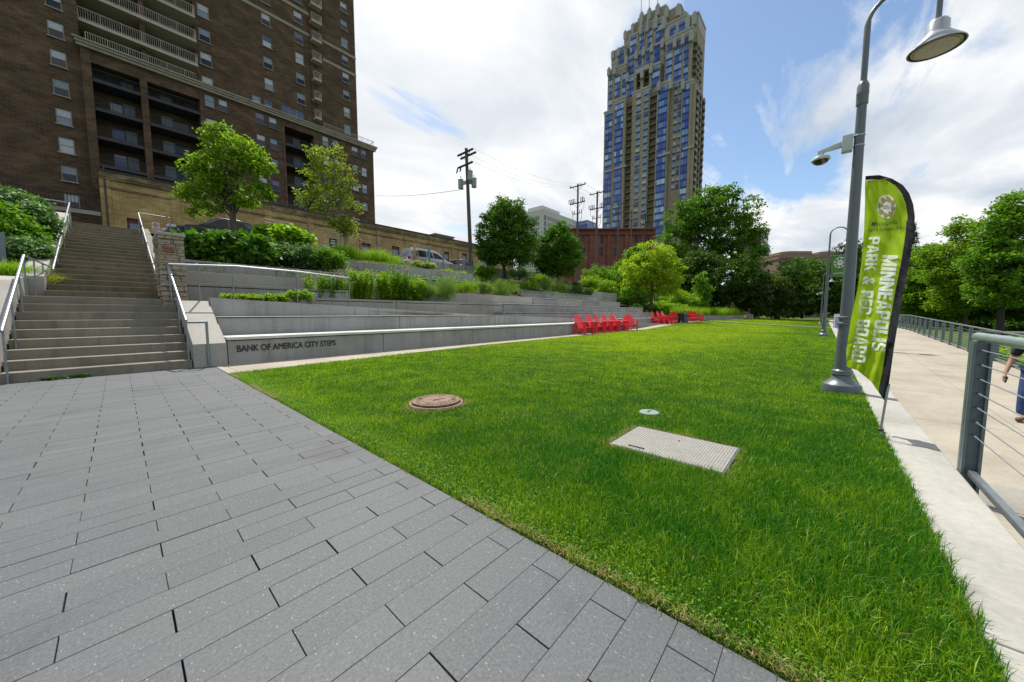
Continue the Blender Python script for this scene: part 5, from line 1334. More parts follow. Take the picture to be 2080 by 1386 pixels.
# ================================================================== red chairs
RED = plain('red_plastic', (.80, .035, .055), .42, 0, .06, 6)
def chair():
    t = thing('adirondack_chair', 'x', 'chair', (0, 0, 0), 'red lawn chairs'); t.scale = (1.12, 1.12, 1.12)      # faces local -Y
    m = MB()
    for i in range(6):
        y0 = -.36 + .085 * i; z0 = .385 - .028 * i - (.03 if i == 0 else 0)
        m.hexa([(-.27, y0, z0 - .022), (.27, y0, z0 - .022), (.27, y0 + .078, z0 - .048), (-.27, y0 + .078, z0 - .048)], [(-.27, y0, z0), (.27, y0, z0), (.27, y0 + .078, z0 - .026), (-.27, y0 + .078, z0 - .026)])
    m.build('seat', RED, t, bevel=.006)
    m = MB(); n = 7
    for i in range(n):
        f = (i - 3) / 3; top = .98 - .13 * f * f - .02 * abs(f); xb = .062 * (i - 3); xt = .092 * (i - 3); w0, w1 = .028, .043
        P = lambda x, z, d: (x, .07 + (z - .2) * .36 + d, z)
        ww = [(xb, .2, w0), (xb + (xt - xb) * .6, .62, w0 + .012), (xt, top - .05, w1), (xt, top, w1 * .55)]
        for (a, b) in zip(ww, ww[1:]):
            m.hexa([P(a[0] - a[2], a[1], 0), P(a[0] + a[2], a[1], 0), P(a[0] + a[2], a[1], .024), P(a[0] - a[2], a[1], .024)], [P(b[0] - b[2], b[1], 0), P(b[0] + b[2], b[1], 0), P(b[0] + b[2], b[1], .024), P(b[0] - b[2], b[1], .024)])
    m.box(-.29, .29, .235, .262, .52, .59); m.box(-.22, .22, .10, .125, .20, .28)
    m.build('backrest', RED, t)
    for s in (-1, 1):
        m = MB(); x = s * .335
        m.prism([(x - .075, -.42, .575), (x - .05, -.45, .575), (x + .05, -.45, .575), (x + .075, -.42, .575), (x + .055, .25, .575), (x - .045 , .27, .575)], (0, 0, .026)); m.build('armrest', RED, t, bevel=.005)
        m = MB(); m.hexa([(x - .02 , -.385, 0), (x + .02, -.385, 0), (x + .02, -.27, 0), (x - .02, -.27, 0)], [(x - .02, -.40, .575), (x + .02, -.40, .575), (x + .02, -.25, .575), (x - .02, -.25, .575)]); m.build('front_leg', RED, t, bevel=.005)
        m = MB(); x2 = s * .29; m.prism([(x2 - .018, -.33, .36), (x2 - .018, .12, .27), (x2 - .018, .50, .0), (x2 - .018, .39, .0), (x2 - .018, .08, .17), (x2 - .018, -.33, .27)], (.036, 0, 0)); m.build('rear_leg', RED, t, bevel=.004)
        m = MB(); x3 = s * .32; m.box(x3 - .018, x3 + .018, .2, .25, .12, .575); m.build('arm_support', RED, t)
    return t
ch0 = chair()
row1 = [(16.66, 9.34), (18.06, 9.46), (19.12, 9.52), (20.18, 9.56), (21.2, 9.56), (22.05, 9.62)]
lab1 = ['red lawn chair at the left end of the row against the seat wall', 'second red lawn chair from the left in the long row', 'third red lawn chair from the left in the long row', 'fourth red lawn chair from the left in the long row', 'fifth red lawn chair from the left in the long row', 'narrow looking red lawn chair just left of the one facing the camera']
for k, ((px, py), lb) in enumerate(zip(row1, lab1)):
    loc = (px, py + .37, pz(px) + .004)
    if k == 0: ch0.location = loc; ch0.rotation_euler = (0, 0, -.05); ch0['label'] = lb
    else: copy_tree(ch0, loc, (.02, .12, .05, -.03, .55)[k - 1], lb)
copy_tree(ch0, (23.0, 9.82, .004), -.8, 'red lawn chair turned to face the camera at the right end of the row')
for k, (px, lb) in enumerate(((1329, 'leftmost red lawn chair of the second cluster beside the concrete tier'), (1340, 'second red lawn chair of the middle cluster'), (1349, 'third red lawn chair of the middle cluster'), (1361, 'red lawn chair seen from behind, next to the black bin'))):
    q = DD(px, 650, 31.0 if k < 3 else 30.6); copy_tree(ch0, (q[0], q[1] - .15, .24), (.05, 0, -.05, 2.2)[k], lb)
for k, (px, lb) in enumerate(((1403, 'red lawn chair partly hidden behind the striped bin in the farthest cluster'), (1409, 'second red lawn chair of the farthest cluster'), (1415, 'third red lawn chair of the farthest cluster'), (1421, 'rightmost red lawn chair of the farthest cluster by the planter edge'))):
    q = DD(px - 4, 650, 36.5); copy_tree(ch0, (q[0], q[1], .36), .6, lb)
# bins
def bin_(label, px, mats, dep=33):
    q = DD(px, 650, dep); t = thing('litter_bin', label, 'bin', (q[0], q[1], .25), 'litter bins')
    m = MB(); m.lathe([(.24, .02), (.285, .86)], (q[0], q[1], .25), 24); m.build('liner', BLACK, t, smooth=40)
    m = MB()
    for k in range(26):
        a = 2 * PI * k / 26; c_, s_ = math.cos(a), math.sin(a)
        m.bar((q[0] + .26 * c_, q[1] + .26 * s_, .25), (q[0] + .305 * c_, q[1] + .305 * s_, 1.14), .034, .012, up=(c_, s_, 0))
    m.build('slat_shell', mats, t)
    m = MB(); m.lathe([(.31, .86), (.32, .89), (.30, .93), (.17, .95), (.165, .93)], (q[0], q[1], .25), 24); m.build('rim', BLACK if mats is BLACK else GALV, t, smooth=40)
bin_('black slatted litter bin on the path between the chair clusters', 1376, BLACK); bin_('silver striped slatted litter bin next to the black one', 1391, GALV, 33.2)

# ================================================================== far lawn furniture
a, b = DD(1424, 648, 37), DD(1508, 646, 47)
t = thing('planter_curb', 'low grey concrete planter edge at the back of the lawn under the tall grasses', 'wall', (a[0], a[1], .3)); m = MB()
d = (Vector(b) - Vector(a)); d.z = 0; 
for k in range(5):
    p, q = Vector(a) + d * (k / 5), Vector(a) + d * ((k + .99) / 5); p.z = q.z = .62; m.bar(p, q, .3, .6)
m.build('panel_face', CONC, t)
q = DD(1514, 646, 47); BE = thing('bench', 'dark wooden bench by a concrete block at the back of the lawn', 'bench', (q[0], q[1], .42), rot=YAW - PI / 2); ORG[BE.name] = (0, 0, 0)
WOOD = plain('brown_weathered_wood', (.15, .075, .04), .7)
m = MB(); [m.box(-.75, .75, -.25 + .13 * k, -.14 + .13 * k, .42, .46) for k in range(4)]; m.build('seat', WOOD, BE)
m = MB(); [m.box(-.75, .75, .27, .30, .55 + .13 * k, .65 + .13 * k) for k in range(3)]; m.build('backrest', WOOD, BE)
for s in (-.65, .65): m = MB(); m.box(s - .04, s + .04, -.25, .3, 0, .42); m.box(s - .04, s + .04, .27, .32, .42, .95); m.build('leg', BLACK, BE)
q = DD(1524, 644, 47); m = MB(); m.box(q[0] - .3, q[0] + .3, q[1] - .3, q[1] + .3, .3, 1.0); tag(m.build('concrete_block', CONC, bevel=.02), 'pale concrete block beside the bench at the lawn back', 'block')
q = DD(1487, 640, 50); WP = thing('wooden_post', 'orange brown timber post standing in front of the dark trees', 'post', (q[0], q[1], .4))
m = MB(); m.box(q[0] - .11, q[0] + .11, q[1] - .11, q[1] + .11, .3, 2.75); m.build('upright', plain('orange_timber', (.30, .13, .035), .7), WP, bevel=.01); m = MB(); m.box(q[0] - .3, q[0] - .16, q[1] - .06, q[1] + .06, .3, 2.45); m.build('side_upright', WOOD, WP)
# a-frame board
AF = thing('sandwich_board', 'white sandwich board with a blue poster standing on the walkway', 'sign', (37.6, -.95, walk_z(37.6)), rot=-PI / 2 + .1); ORG[AF.name] = (0, 0, 0)
m = MB()
for s in (-1, 1): m.hexa([(-.36, s * .30 - .015, 0), (.36, s * .30 - .015, 0), (.36, s * .30 + .015, 0), (-.36, s * .30 + .015, 0)], [(-.36, s * .04 - .015, 1.15), (.36, s * .04 - .015, 1.15), (.36, s * .04 + .015, 1.15), (-.36, s * .04 + .015, 1.15)])
m.build('board', plain('white_sign_plastic', (.72, .73, .75), .5), AF)
def afp(x0, x1, z0, z1, o): f = lambda z: -.30 + .26 * z / 1.15 - .016 - o; return [(x0, f(z0), z0), (x1, f(z0), z0), (x1, f(z1), z1), (x0, f(z1), z1)]
m = MB(); m.poly(afp(-.31, .31, .06, .93, .002)); m.build('poster', plain('blue_poster', (.22, .30, .55), .6), AF, fix=False)
m = MB(); m.poly(afp(-.17, .17, .32, .6, .005)); [m.poly(afp(-.25, .25, .68 + .07 * k, .72 + .07 * k, .005)) for k in range(3)]; [m.poly(afp(-.22 + .15 * k, -.10 + .15 * k, 1.0, 1.06, .002)) for k in range(3)]; m.build('print', plain('pale_print', (.5, .58, .72), .6), AF, fix=False)
# ================================================================== utility poles and lines
POLEW = plain('weathered_pole_wood', (.125, .115, .10), .9, 0, .3, 6, .2, .4, 20)
POLED = plain('dark_crossarm_wood', (.05, .042, .04), .9, 0, .25, 6)
TRANS = plain('grey_green_transformer', (.27, .34, .32), .5, .2)
INSUL = plain('brown_porcelain', (.035, .03, .04), .3)
TOPS = {}
def upole(key, label, px, pyt, dep, zb, r=.15, pxb=None, kind='plain', wood=POLEW):
    top = DD(px, pyt, dep); b = DD(pxb if pxb else px + 2, 560, dep)
    t = thing('utility_pole', label, 'utility pole', (b[0], b[1], zb), 'wooden utility poles')
    m = MB(); n = 6; m.tube([(b[0] + (top[0] - b[0]) * i / n, b[1] + (top[1] - b[1]) * i / n, zb + (top[2] - zb) * i / n) for i in range(n + 1)], [r * (1.12 - .35 * i / n) for i in range(n + 1)], 12)
    m.build('shaft', wood, t, smooth=50); TOPS[key] = top
    s = dep / F
    def arm(dz, half, off=0, th=.12):
        z = top[2] - dz; m = MB(); m.box(top[0] - .18 + off, top[0] - .18 + off + th, top[1] - half, top[1] + half, z - th / 2, z + th / 2); m.build('crossarm', POLED, t); return z
    def insul(y, z, up=True, hgt=.28):
        m = MB(); x = top[0] - .12
        m.lathe([(.03, 0), (.07, .04), (.045, .08), (.08, .12), (.045, .16), (.07, .2), (.02, hgt)] if up else [(.02, -hgt), (.06, -.2), (.04, -.15), (.07, -.1), (.03, 0)], (x, y, z), 10); m.build('insulator', INSUL, t, smooth=50)
    if kind == 'transformer':
        z1 = arm(.35, .95); arm(.50, .95, .32); z2 = arm(1.35, .9)
        for y in (.8, .35, -.55): 
            m = MB(); m.bar((top[0] - .3, top[1] + y * .95, z2 - .1), (top[0] - .42, top[1] + y * .95, z2 - .55), .07, .07); m.bar((top[0] - .3, top[1] + y * .95, z2 - .05), (top[0] - .3, top[1] + y * .95, z2 - .4), .04, .04); m.build('fuse_cutout', INSUL, t)
        for (x, y, dz) in ((-.1, .62, 2.75), (-.15, -.62, 2.4), (.45, -.42, 2.75)):
            m = MB(); c = (top[0] + x, top[1] + y, top[2] - dz - .35); m.lathe([(.20, 0), (.215, .05), (.215, .66), (.235, .68), (.235, .72), (.2, .76), (.05, .78)], c, 18)
            m.bar((c[0], c[1], c[2] + .4), (top[0], top[1], c[2] + .4), .08, .3); m.tube([(c[0], c[1], c[2] + .75), (c[0], c[1], c[2] + 1.02)], .035, 6); m.build('transformer', TRANS, t, smooth=40)
        m = MB()
        for s_ in (-1, 1): m.bar((top[0] - .12, top[1] + s_ * .6, z1 - .05), (top[0] - .1, top[1] + s_ * .08, z1 - .55), .04, .02)
        m.build('brace', POLED, t)
    elif kind == 'three':
        z1 = arm(.35, 1.45, th=.14); z2 = arm(3.0, 1.4, th=.14); 
        for y in (-1.35, -.5, 1.35): insul(top[1] + y, z1 + .07); 
        for y in (-1.25, -.9, .45, .85, 1.3): 
            insul(top[1] + y, z2 + .07, hgt=.5); 
            m = MB(); m.bar((top[0] - .12, top[1] + y, z2 + .6), (top[0] - .12, top[1] + y + .3, z2 + .75), .05, .08); m.bar((top[0] - .12, top[1] + y + .28, z2 + .1), (top[0] - .12, top[1] + y + .28, z2 + .75), .07, .07); m.build('fuse_cutout', INSUL, t)
        z3 = arm(4.7, .85, th=.08)
        for y in (-.8, -.45, .8, .5): insul(top[1] + y, z3 + .05, hgt=.6)
        m = MB()
        for y in (-.85, .85): m.tube([(top[0] - .12, top[1] + y, z3), (top[0] - .12, top[1] + y * .9, z3 - 1.0), (top[0] - .1, top[1] + y * .2, z3 - 1.9)], .03, 5)
        for y in (-1.2, 1.2): m.tube([(top[0] - .12, top[1] + y, z2), (top[0] - .12, top[1] + y * 1.02, z2 - 1.0), (top[0] - .12, top[1] + y * .7, z3 + .3)], .022, 5)
        for s_ in (-1, 1): m.bar((top[0] - .1, top[1] + s_ * .9, z1 - .05), (top[0] - .08, top[1] + s_ * .1, z1 - .7), .05, .03); m.bar((top[0] - .1, top[1] + s_ * .9, z2 - .05), (top[0] - .08, top[1] + s_ * .1, z2 - .7), .05, .03)
        m.build('cable_drop', BLACK, t)
    elif kind == 'far':
        z1 = arm(.5, 1.3, th=.12); z2 = arm(2.4, 1.3, th=.12)
        for y in (-1.2, 0.4, 1.2): insul(top[1] + y, z1 + .05); insul(top[1] + y, z2 + .05, hgt=.5)
    return t
upole('a', 'tall dark wooden utility pole with three grey transformers by the parking lot', 947, 302, 30, 3.8, .165, 958, 'transformer', plain('grey_brown_pole', (.10, .085, .072), .9, 0, .3, 6))
upole('b', 'wooden utility pole with many insulators in front of the white office block', 1174, 374, 58, 4, .17, 1172, 'three')
upole('c', 'wooden utility pole with insulators standing against the left edge of the skyscraper', 1213.5, 389, 64, 4, .19, 1210, 'three')
upole('d', 'slender far utility pole in front of the brick mill, third from the right', 1256, 411, 80, 4, .17, 1254, 'far')
upole('e', 'slender far utility pole in front of the brick mill, second from the right', 1283, 428, 88, 4, .16, 1282, 'far')
upole('f', 'dark far utility pole at the right end of the brick mill', 1311, 434, 94, 4, .18, 1310, 'far', POLED)
upole('g', 'farthest utility pole half hidden by the cottonwood leaves', 1332, 448, 100, 4, .16, 1331, 'far')
def wire(label, a, b, sag=.4, r=.012, n=10):
    m = MB(); m.tube([tuple(a[i] + (b[i] - a[i]) * k / n - (sag * 4 * (k / n) * (1 - k / n) if i == 2 else 0) for i in range(3)) for k in range(n + 1)], r, 5)
    tag(m.build('power_line', BLACK), label, 'cable', 'overhead wires')
off = lambda p, dy, dz: (p[0], p[1] + dy, p[2] + dz)
wire('thin service wire from the brown building corner to the transformer pole', PY(762, 397, YP), off(TOPS['a'], .3, -3.2), .3, .02)
for k, (dy, lb) in enumerate(((-1.3, 'right'), (.2, 'middle'), (1.3, 'left'))):
    wire('top wire from the insulator pole towards the sky on the left, %s one of three' % lb, off(TOPS['b'], dy, -.1), off(TOPS['a'], dy * .7, -.25), 1.0, .006)
    wire('top wire between the two insulator poles, %s one of three' % lb, off(TOPS['b'], dy, -.1), off(TOPS['c'], dy, -.1), .5, .010)
    wire('top wire from the second insulator pole past the skyscraper, %s one of three' % lb, off(TOPS['c'], dy, -.1), off(TOPS['d'], dy, -.3), .6, .009)

# ================================================================== parking lot edge
ZL = lot_z(22.7)
def cablefence():
    t = thing('wire_fence', 'galvanised post and wire fence along the parking lot edge', 'fence', (10, 22.4, ZL)); xs = []
    for px in (630, 693, 769, 871, 900, 930, 958, 985, 1010): 
        x = PY(px, 520, 21.6)[0]; xs.append(x); m = MB(); m.bar((x, 21.6, 4.3), (x, 21.6, 6.05), .06, .05); m.build('post', GALV, t)
    for k in range(9):
        m = MB(); m.tube([(5.2, 21.6, 4.75 + .15 * k), (xs[-1], 21.6, 4.75 + .15 * k)], .0024, 4); m.build('wire', GALV, t)
    return t
cablefence()
q = PY(871.5, 503, 21.5); m = MB(); m.tube([(q[0], q[1], 4.3), q], .075, 14); m.lathe([(.075, 0), (.06, .05), (.01, .07)], q, 14); tag(m.build('bollard', plain('teal_painted_bollard', (.10, .29, .34), .5), smooth=40), 'teal topped post standing in front of the silver van', 'bollard')
q = PY(702, 470, 24.5); m = MB(); m.tube([(q[0], q[1], 4.5), (q[0], q[1], q[2] + 1.2)], .10, 12); tag(m.build('dark_pole', POLED, smooth=50), 'dark round pole standing just behind the small leafy tree', 'pole')
# signs
def sign(label, px, pyt, pyb, Y, w_, h_, dark=False):
    a = PY(px, pyt, Y); t = thing('parking_sign', label, 'sign', (a[0], a[1], 4.4)); m = MB(); m.bar((a[0], a[1] + .03, 4.3), (a[0], a[1] + .03, a[2]), .05, .03); m.build('post', GALV, t)
    m = MB(); m.box(a[0] - w_ / 2, a[0] + w_ / 2, a[1] - .012, a[1], a[2] - h_, a[2]); m.build('plate', BLACK if dark else plain('white_sign_plate', (.62, .62, .62), .5), t)
    return t, a
t, a = sign('small white no parking sign on a post at the top of the stairs', 316, 452, 462, 24.0, .26, .36)
m = MB(); c = (a[0], a[1] - .014, a[2] - .14)
ring = [(.13, .10)]; n = 24
for i in range(n):
    u, v = 2 * PI * i / n, 2 * PI * (i + 1) / n
    m.poly([(c[0] + .10 * math.cos(u), c[1], c[2] + .10 * math.sin(u)), (c[0] + .10 * math.cos(v), c[1], c[2] + .10 * math.sin(v)), (c[0] + .075 * math.cos(v), c[1], c[2] + .075 * math.sin(v)), (c[0] + .075 * math.cos(u), c[1], c[2] + .075 * math.sin(u))])
m.bar((c[0] - .065, c[1], c[2] + .065), (c[0] + .065, c[1], c[2] - .065), .004, .022, up=(0, 0, 1)); m.build('prohibition_ring', plain('red_sign_print', (.45, .02, .03), .5), t, fix=False)
text_mesh('P', .17, BLACK, t, Matrix.Translation((c[0] - .05, c[1] - .001, c[2] - .06)) @ Matrix.Rotation(PI / 2, 4, 'X'), extrude=.001)
m = MB(); m.box(a[0] - .12, a[0] + .12, a[1] - .016, a[1] - .0125, a[2] - .32, a[2] - .29); m.build('print', BLACK, t)
t, a = sign('black and white pay sign in front of the small leafy tree trunk', 676, 485, 506, 21.3, .42, .95, True)
m = MB()
for k, (x0, x1, z0, z1) in enumerate(((-.12, .12, -.16, -.08), (-.14, .15, -.30, -.22), (-.05, .15, -.48, -.36), (-.10, .02, -.62, -.52), (.05, .13, -.74, -.56))): m.box(a[0] + x0, a[0] + x1, a[1] - .016, a[1] - .0125, a[2] + z0, a[2] + z1)
m.build('print', plain('white_sign_print', (.65, .66, .68), .5), t)
q = PY(659, 505, 21.3); m = MB(); m.box(q[0] - .16, q[0] + .16, q[1] - .1, q[1] + .1, 4.3, q[2] + .1); tag(m.build('ticket_box', BLUESTEEL, bevel=.015), 'small dark metal box beside the pay sign', 'box')
q = PY(386, 460, 21.8); m = MB(); m.box(q[0] - .17, q[0] + .17, q[1] - .17, q[1] + .17, 4.2, q[2]); m.hexa([(q[0] - .19, q[1] - .19, q[2]), (q[0] + .19, q[1] - .19, q[2]), (q[0] + .19, q[1] + .19, q[2]), (q[0] - .19, q[1] + .19, q[2])], [(q[0] - .1, q[1] - .1, q[2] + .08), (q[0] + .1, q[1] - .1, q[2] + .08), (q[0] + .1, q[1] + .1, q[2] + .08), (q[0] - .1, q[1] + .1, q[2] + .08)])
tag(m.build('timber_post', plain('green_grey_timber', (.07, .09, .075), .8)), 'squat grey green timber post in front of the dark parked car', 'post')

# ================================================================== vehicles (front towards +X)
CARGLASS = mat_glass('tinted_car_glass', (.012, .014, .018), .08, .35)
TYRE = plain('tyre_rubber', (.015, .015, .016), .85); ALLOY = plain('alloy_rim', (.38, .39, .40), .35, .8)
LAMPR = plain('red_tail_lamp', (.35, .012, .012), .2); LAMPC = plain('clear_head_lamp', (.55, .57, .6), .12)
def carpaint(name, c):
    m, nt, out = newmat(name); b = bsdf(nt, out, c, .28, .35, .5); b.inputs['Coat Weight'].default_value = .8; b.inputs['Coat Roughness'].default_value = .06; return m
def car(name, label, loc, rot, L, W, Hh, kind, paint):
    t = thing(name, label, 'car' if kind != 'van' else 'van', (0, 0, 0), 'vehicles in the parking lot'); h = L / 2; w2 = W / 2
    if kind == 'van':
        low = [(-h, .42), (-h + .02, .95), (-h + .10, 1.02), (h - 1.15, 1.02), (h - .35, .88), (h - .05, .70), (h, .45), (h - .1, .30), (-h + .1, .30)]
        roof = [(-h + .08, 1.0), (-h + .32, Hh - .06), (-h + .7, Hh), (h - 2.2, Hh - .03), (h - 1.75, Hh - .16), (h - .95, 1.0)]
        win = [((-h + .62, 1.06), (-h + .78, Hh - .2), (-h + 1.75, Hh - .17), (-h + 1.75, 1.06)), ((-h + 1.83, 1.06), (-h + 1.83, Hh - .17), (h - 2.55, Hh - .19), (h - 2.4, 1.05)), ((h - 2.32, 1.05), (h - 2.46, Hh - .2), (h - 1.95, Hh - .26), (h - 1.15, 1.06))]
        rear = (-h + .14, 1.08, -h + .33, Hh - .14); front = (h - .98, 1.03, h - 1.72, Hh - .2)
    elif kind == 'suv':
        low = [(-h, .45), (-h + .02, 1.0), (-h + .08, 1.06), (h - 1.3, 1.06), (h - .25, .98), (h - .03, .8), (h, .5), (h - .1, .34), (-h + .1, .34)]
        roof = [(-h + .12, 1.05), (-h + .48, Hh - .08), (-h + .9, Hh), (h - 2.3, Hh - .03), (h - 1.95, Hh - .12), (h - 1.2, 1.05)]
        win = [((-h + .75, 1.12), (-h + .9, Hh - .2), (-h + 1.75, Hh - .16), (-h + 1.75, 1.1)), ((-h + 1.83, 1.1), (-h + 1.83, Hh - .16), (h - 2.2, Hh - .2), (h - 1.4, 1.1))]
        rear = (-h + .2, 1.12, -h + .5, Hh - .14); front = (h - 1.25, 1.08, h - 1.92, Hh - .16)
    else:
        low = [(-h, .42), (-h + .03, .85), (-h + .2, .92), (-h + .9, .95), (h - 1.35, .92), (h - .3, .8), (h, .5), (h - .1, .3), (-h + .1, .3)]
        roof = [(-h + .35, .92), (-h + 1.05, Hh - .05), (-h + 1.6, Hh), (h - 2.3, Hh - .03), (h - 2.05, Hh - .1), (h - 1.2, .92)]
        win = [((-h + 1.0, .98), (-h + 1.35, Hh - .14), (-h + 2.0, Hh - .12), (-h + 2.0, .98)), ((-h + 2.08, .98), (-h + 2.08, Hh - .12), (h - 2.25, Hh - .14), (h - 1.5, .98))]
        rear = (-h + .5, .98, -h + 1.0, Hh - .1); front = (h - 1.3, .96, h - 2.0, Hh - .13)
    m = MB(); m.prism([(x, -w2, z) for x, z in low], (0, W, 0)); m.build('body', paint, t, bevel=.05, smooth=35)
    m = MB(); n = len(roof); base = len(m.v); tw_ = w2 - .22
    ins = lambda z: w2 - .03 - (w2 - .03 - tw_) * max(0, (z - 1.0) / (Hh - 1.0))
    for s in (-1, 1):
        for x, z in roof: m.v.append((x, s * ins(z), z))
    m.f.append(tuple(range(n))); m.m.append(0); m.f.append(tuple(reversed(range(n, 2 * n)))); m.m.append(0)
    for i in range(n): j = (i + 1) % n; m.f.append((i, i + n, j + n, j)); m.m.append(0)
    m.build('cabin', paint, t, bevel=.03, smooth=35)
    for q in win:
        for s in (-1, 1): m = MB(); m.poly([(x, s * (ins(z) + .006), z) for x, z in q]); m.build('side_window', CARGLASS, t, fix=False)
    for nm, (x0, z0, x1, z1) in (('rear_window', rear), ('windscreen', front)):
        m = MB(); o = -.02 if nm == 'rear_window' else .02; m.poly([(x0 + o, -ins(z0) + .12, z0), (x0 + o, ins(z0) - .12, z0), (x1 + o, ins(z1) - .1, z1), (x1 + o, -ins(z1) + .1, z1)]); m.build(nm, CARGLASS, t, fix=False)
    for x in (-h + .85, h - .9):
        for s in (-1, 1):
            m = MB(); R = Matrix.Rotation(PI / 2, 3, 'X'); c = (x, s * (w2 - .10), .33)
            m.lathe([(.20, -.11), (.31, -.11), (.335, -.07), (.335, .07), (.31, .11), (.20, .11)], c, 28, M=R); o = m.build('wheel', TYRE, t, smooth=40)
            m = MB(); m.lathe([(.205, -.10), (.2, .112), (.05, .118)] if s < 0 else [(.05, -.118), (.2, -.112), (.205, .10)], c, 20, M=R)
            for k in range(5): a_ = 2 * PI * k / 5; m.bar((c[0], c[1] + s * .12, c[2]), (c[0] + .19 * math.cos(a_), c[1] + s * .12, c[2] + .19 * math.sin(a_)), .02, .05, up=(0, 1, 0))
            m.build('rim', ALLOY, o, smooth=40)
    for s in (-1, 1):
        m = MB(); m.box(-h - .012, -h + .12, s * (w2 - .20), s * (w2 + .006), .78 if kind != 'van' else .72, 1.02); m.build('tail_light', LAMPR, t, bevel=.02)
        m = MB(); m.box(h - .42, h - .06, s * (w2 - .35), s * (w2 + .004), .66, .80); m.build('headlight', LAMPC, t, bevel=.03)
    m = MB(); m.box(-h - .015, -h + .02, -.26, .26, .62, .76); m.build('number_plate', plain('pale_plate', (.5, .5, .5), .5), t)
    t.location = loc; t.rotation_euler = (0, 0, rot); return t
x0, x1 = PY(827, 530, 26.0)[0], PY(921, 540, 26.0)[0]
car('minivan', 'silver minivan parked in front of the yellow brick building', ((x0 + x1) / 2, 26.6, 4.86), .0, x1 - x0, 1.85, 1.80, 'van', carpaint('silver_paint', (.42, .43, .45)))
q = PY(955, 530, 28.0); car('parked_car', 'black hatchback parked right of the silver van behind the utility pole', (q[0], 28.6, 4.95), .25, 4.4, 1.85, 1.72, 'suv', carpaint('black_paint', (.012, .013, .016)))
q = PY(436, 465, 26.5); car('parked_car', 'dark blue grey car mostly hidden behind the leafy shrubs by the stairs', (q[0] + .2, 26.6, 4.95), PI + .05, 4.7, 1.85, 1.62, 'sedan', carpaint('dark_slate_paint', (.02, .023, .035)))
q = PY(981, 536, 27.0); m = MB(); m.box(q[0] - .35, q[0] + .35, q[1] - .25, q[1] + .25, 4.8, q[2] + .55); tag(m.build('utility_cabinet', plain('off_white_cabinet', (.55, .55, .52), .5), bevel=.03), 'white cabinet standing right of the black hatchback', 'cabinet')

# ================================================================== people
SKIN = plain('skin', (.42, .235, .16), .5, 0, .06, 30); DENIM = plain('blue_denim', (.035, .065, .16), .85, 0, .25, 18, .2, .4, 120)
def skinned(name, pts, edges, rad, mat, parent, root=0, lev=2, flat=None):
    me = bpy.data.meshes.new(name); me.from_pydata(pts, edges, []); o = bpy.data.objects.new(name, me); COL.objects.link(o)
    o.modifiers.new('s', 'SKIN'); sk = me.skin_vertices[0].data
    for i, r in enumerate(rad): sk[i].radius = (r, r) if not isinstance(r, tuple) else r; sk[i].use_root = (i == root)
    sm = o.modifiers.new('u', 'SUBSURF'); sm.levels = lev; sm.render_levels = lev
    dg = bpy.context.evaluated_depsgraph_get(); dg.update(); m2 = bpy.data.meshes.new_from_object(o.evaluated_get(dg)); bpy.data.objects.remove(o)
    m2.materials.clear(); m2.materials.append(mat); m2.polygons.foreach_set('use_smooth', [True] * len(m2.polygons)); m2.name = name
    return link(name, m2, parent)
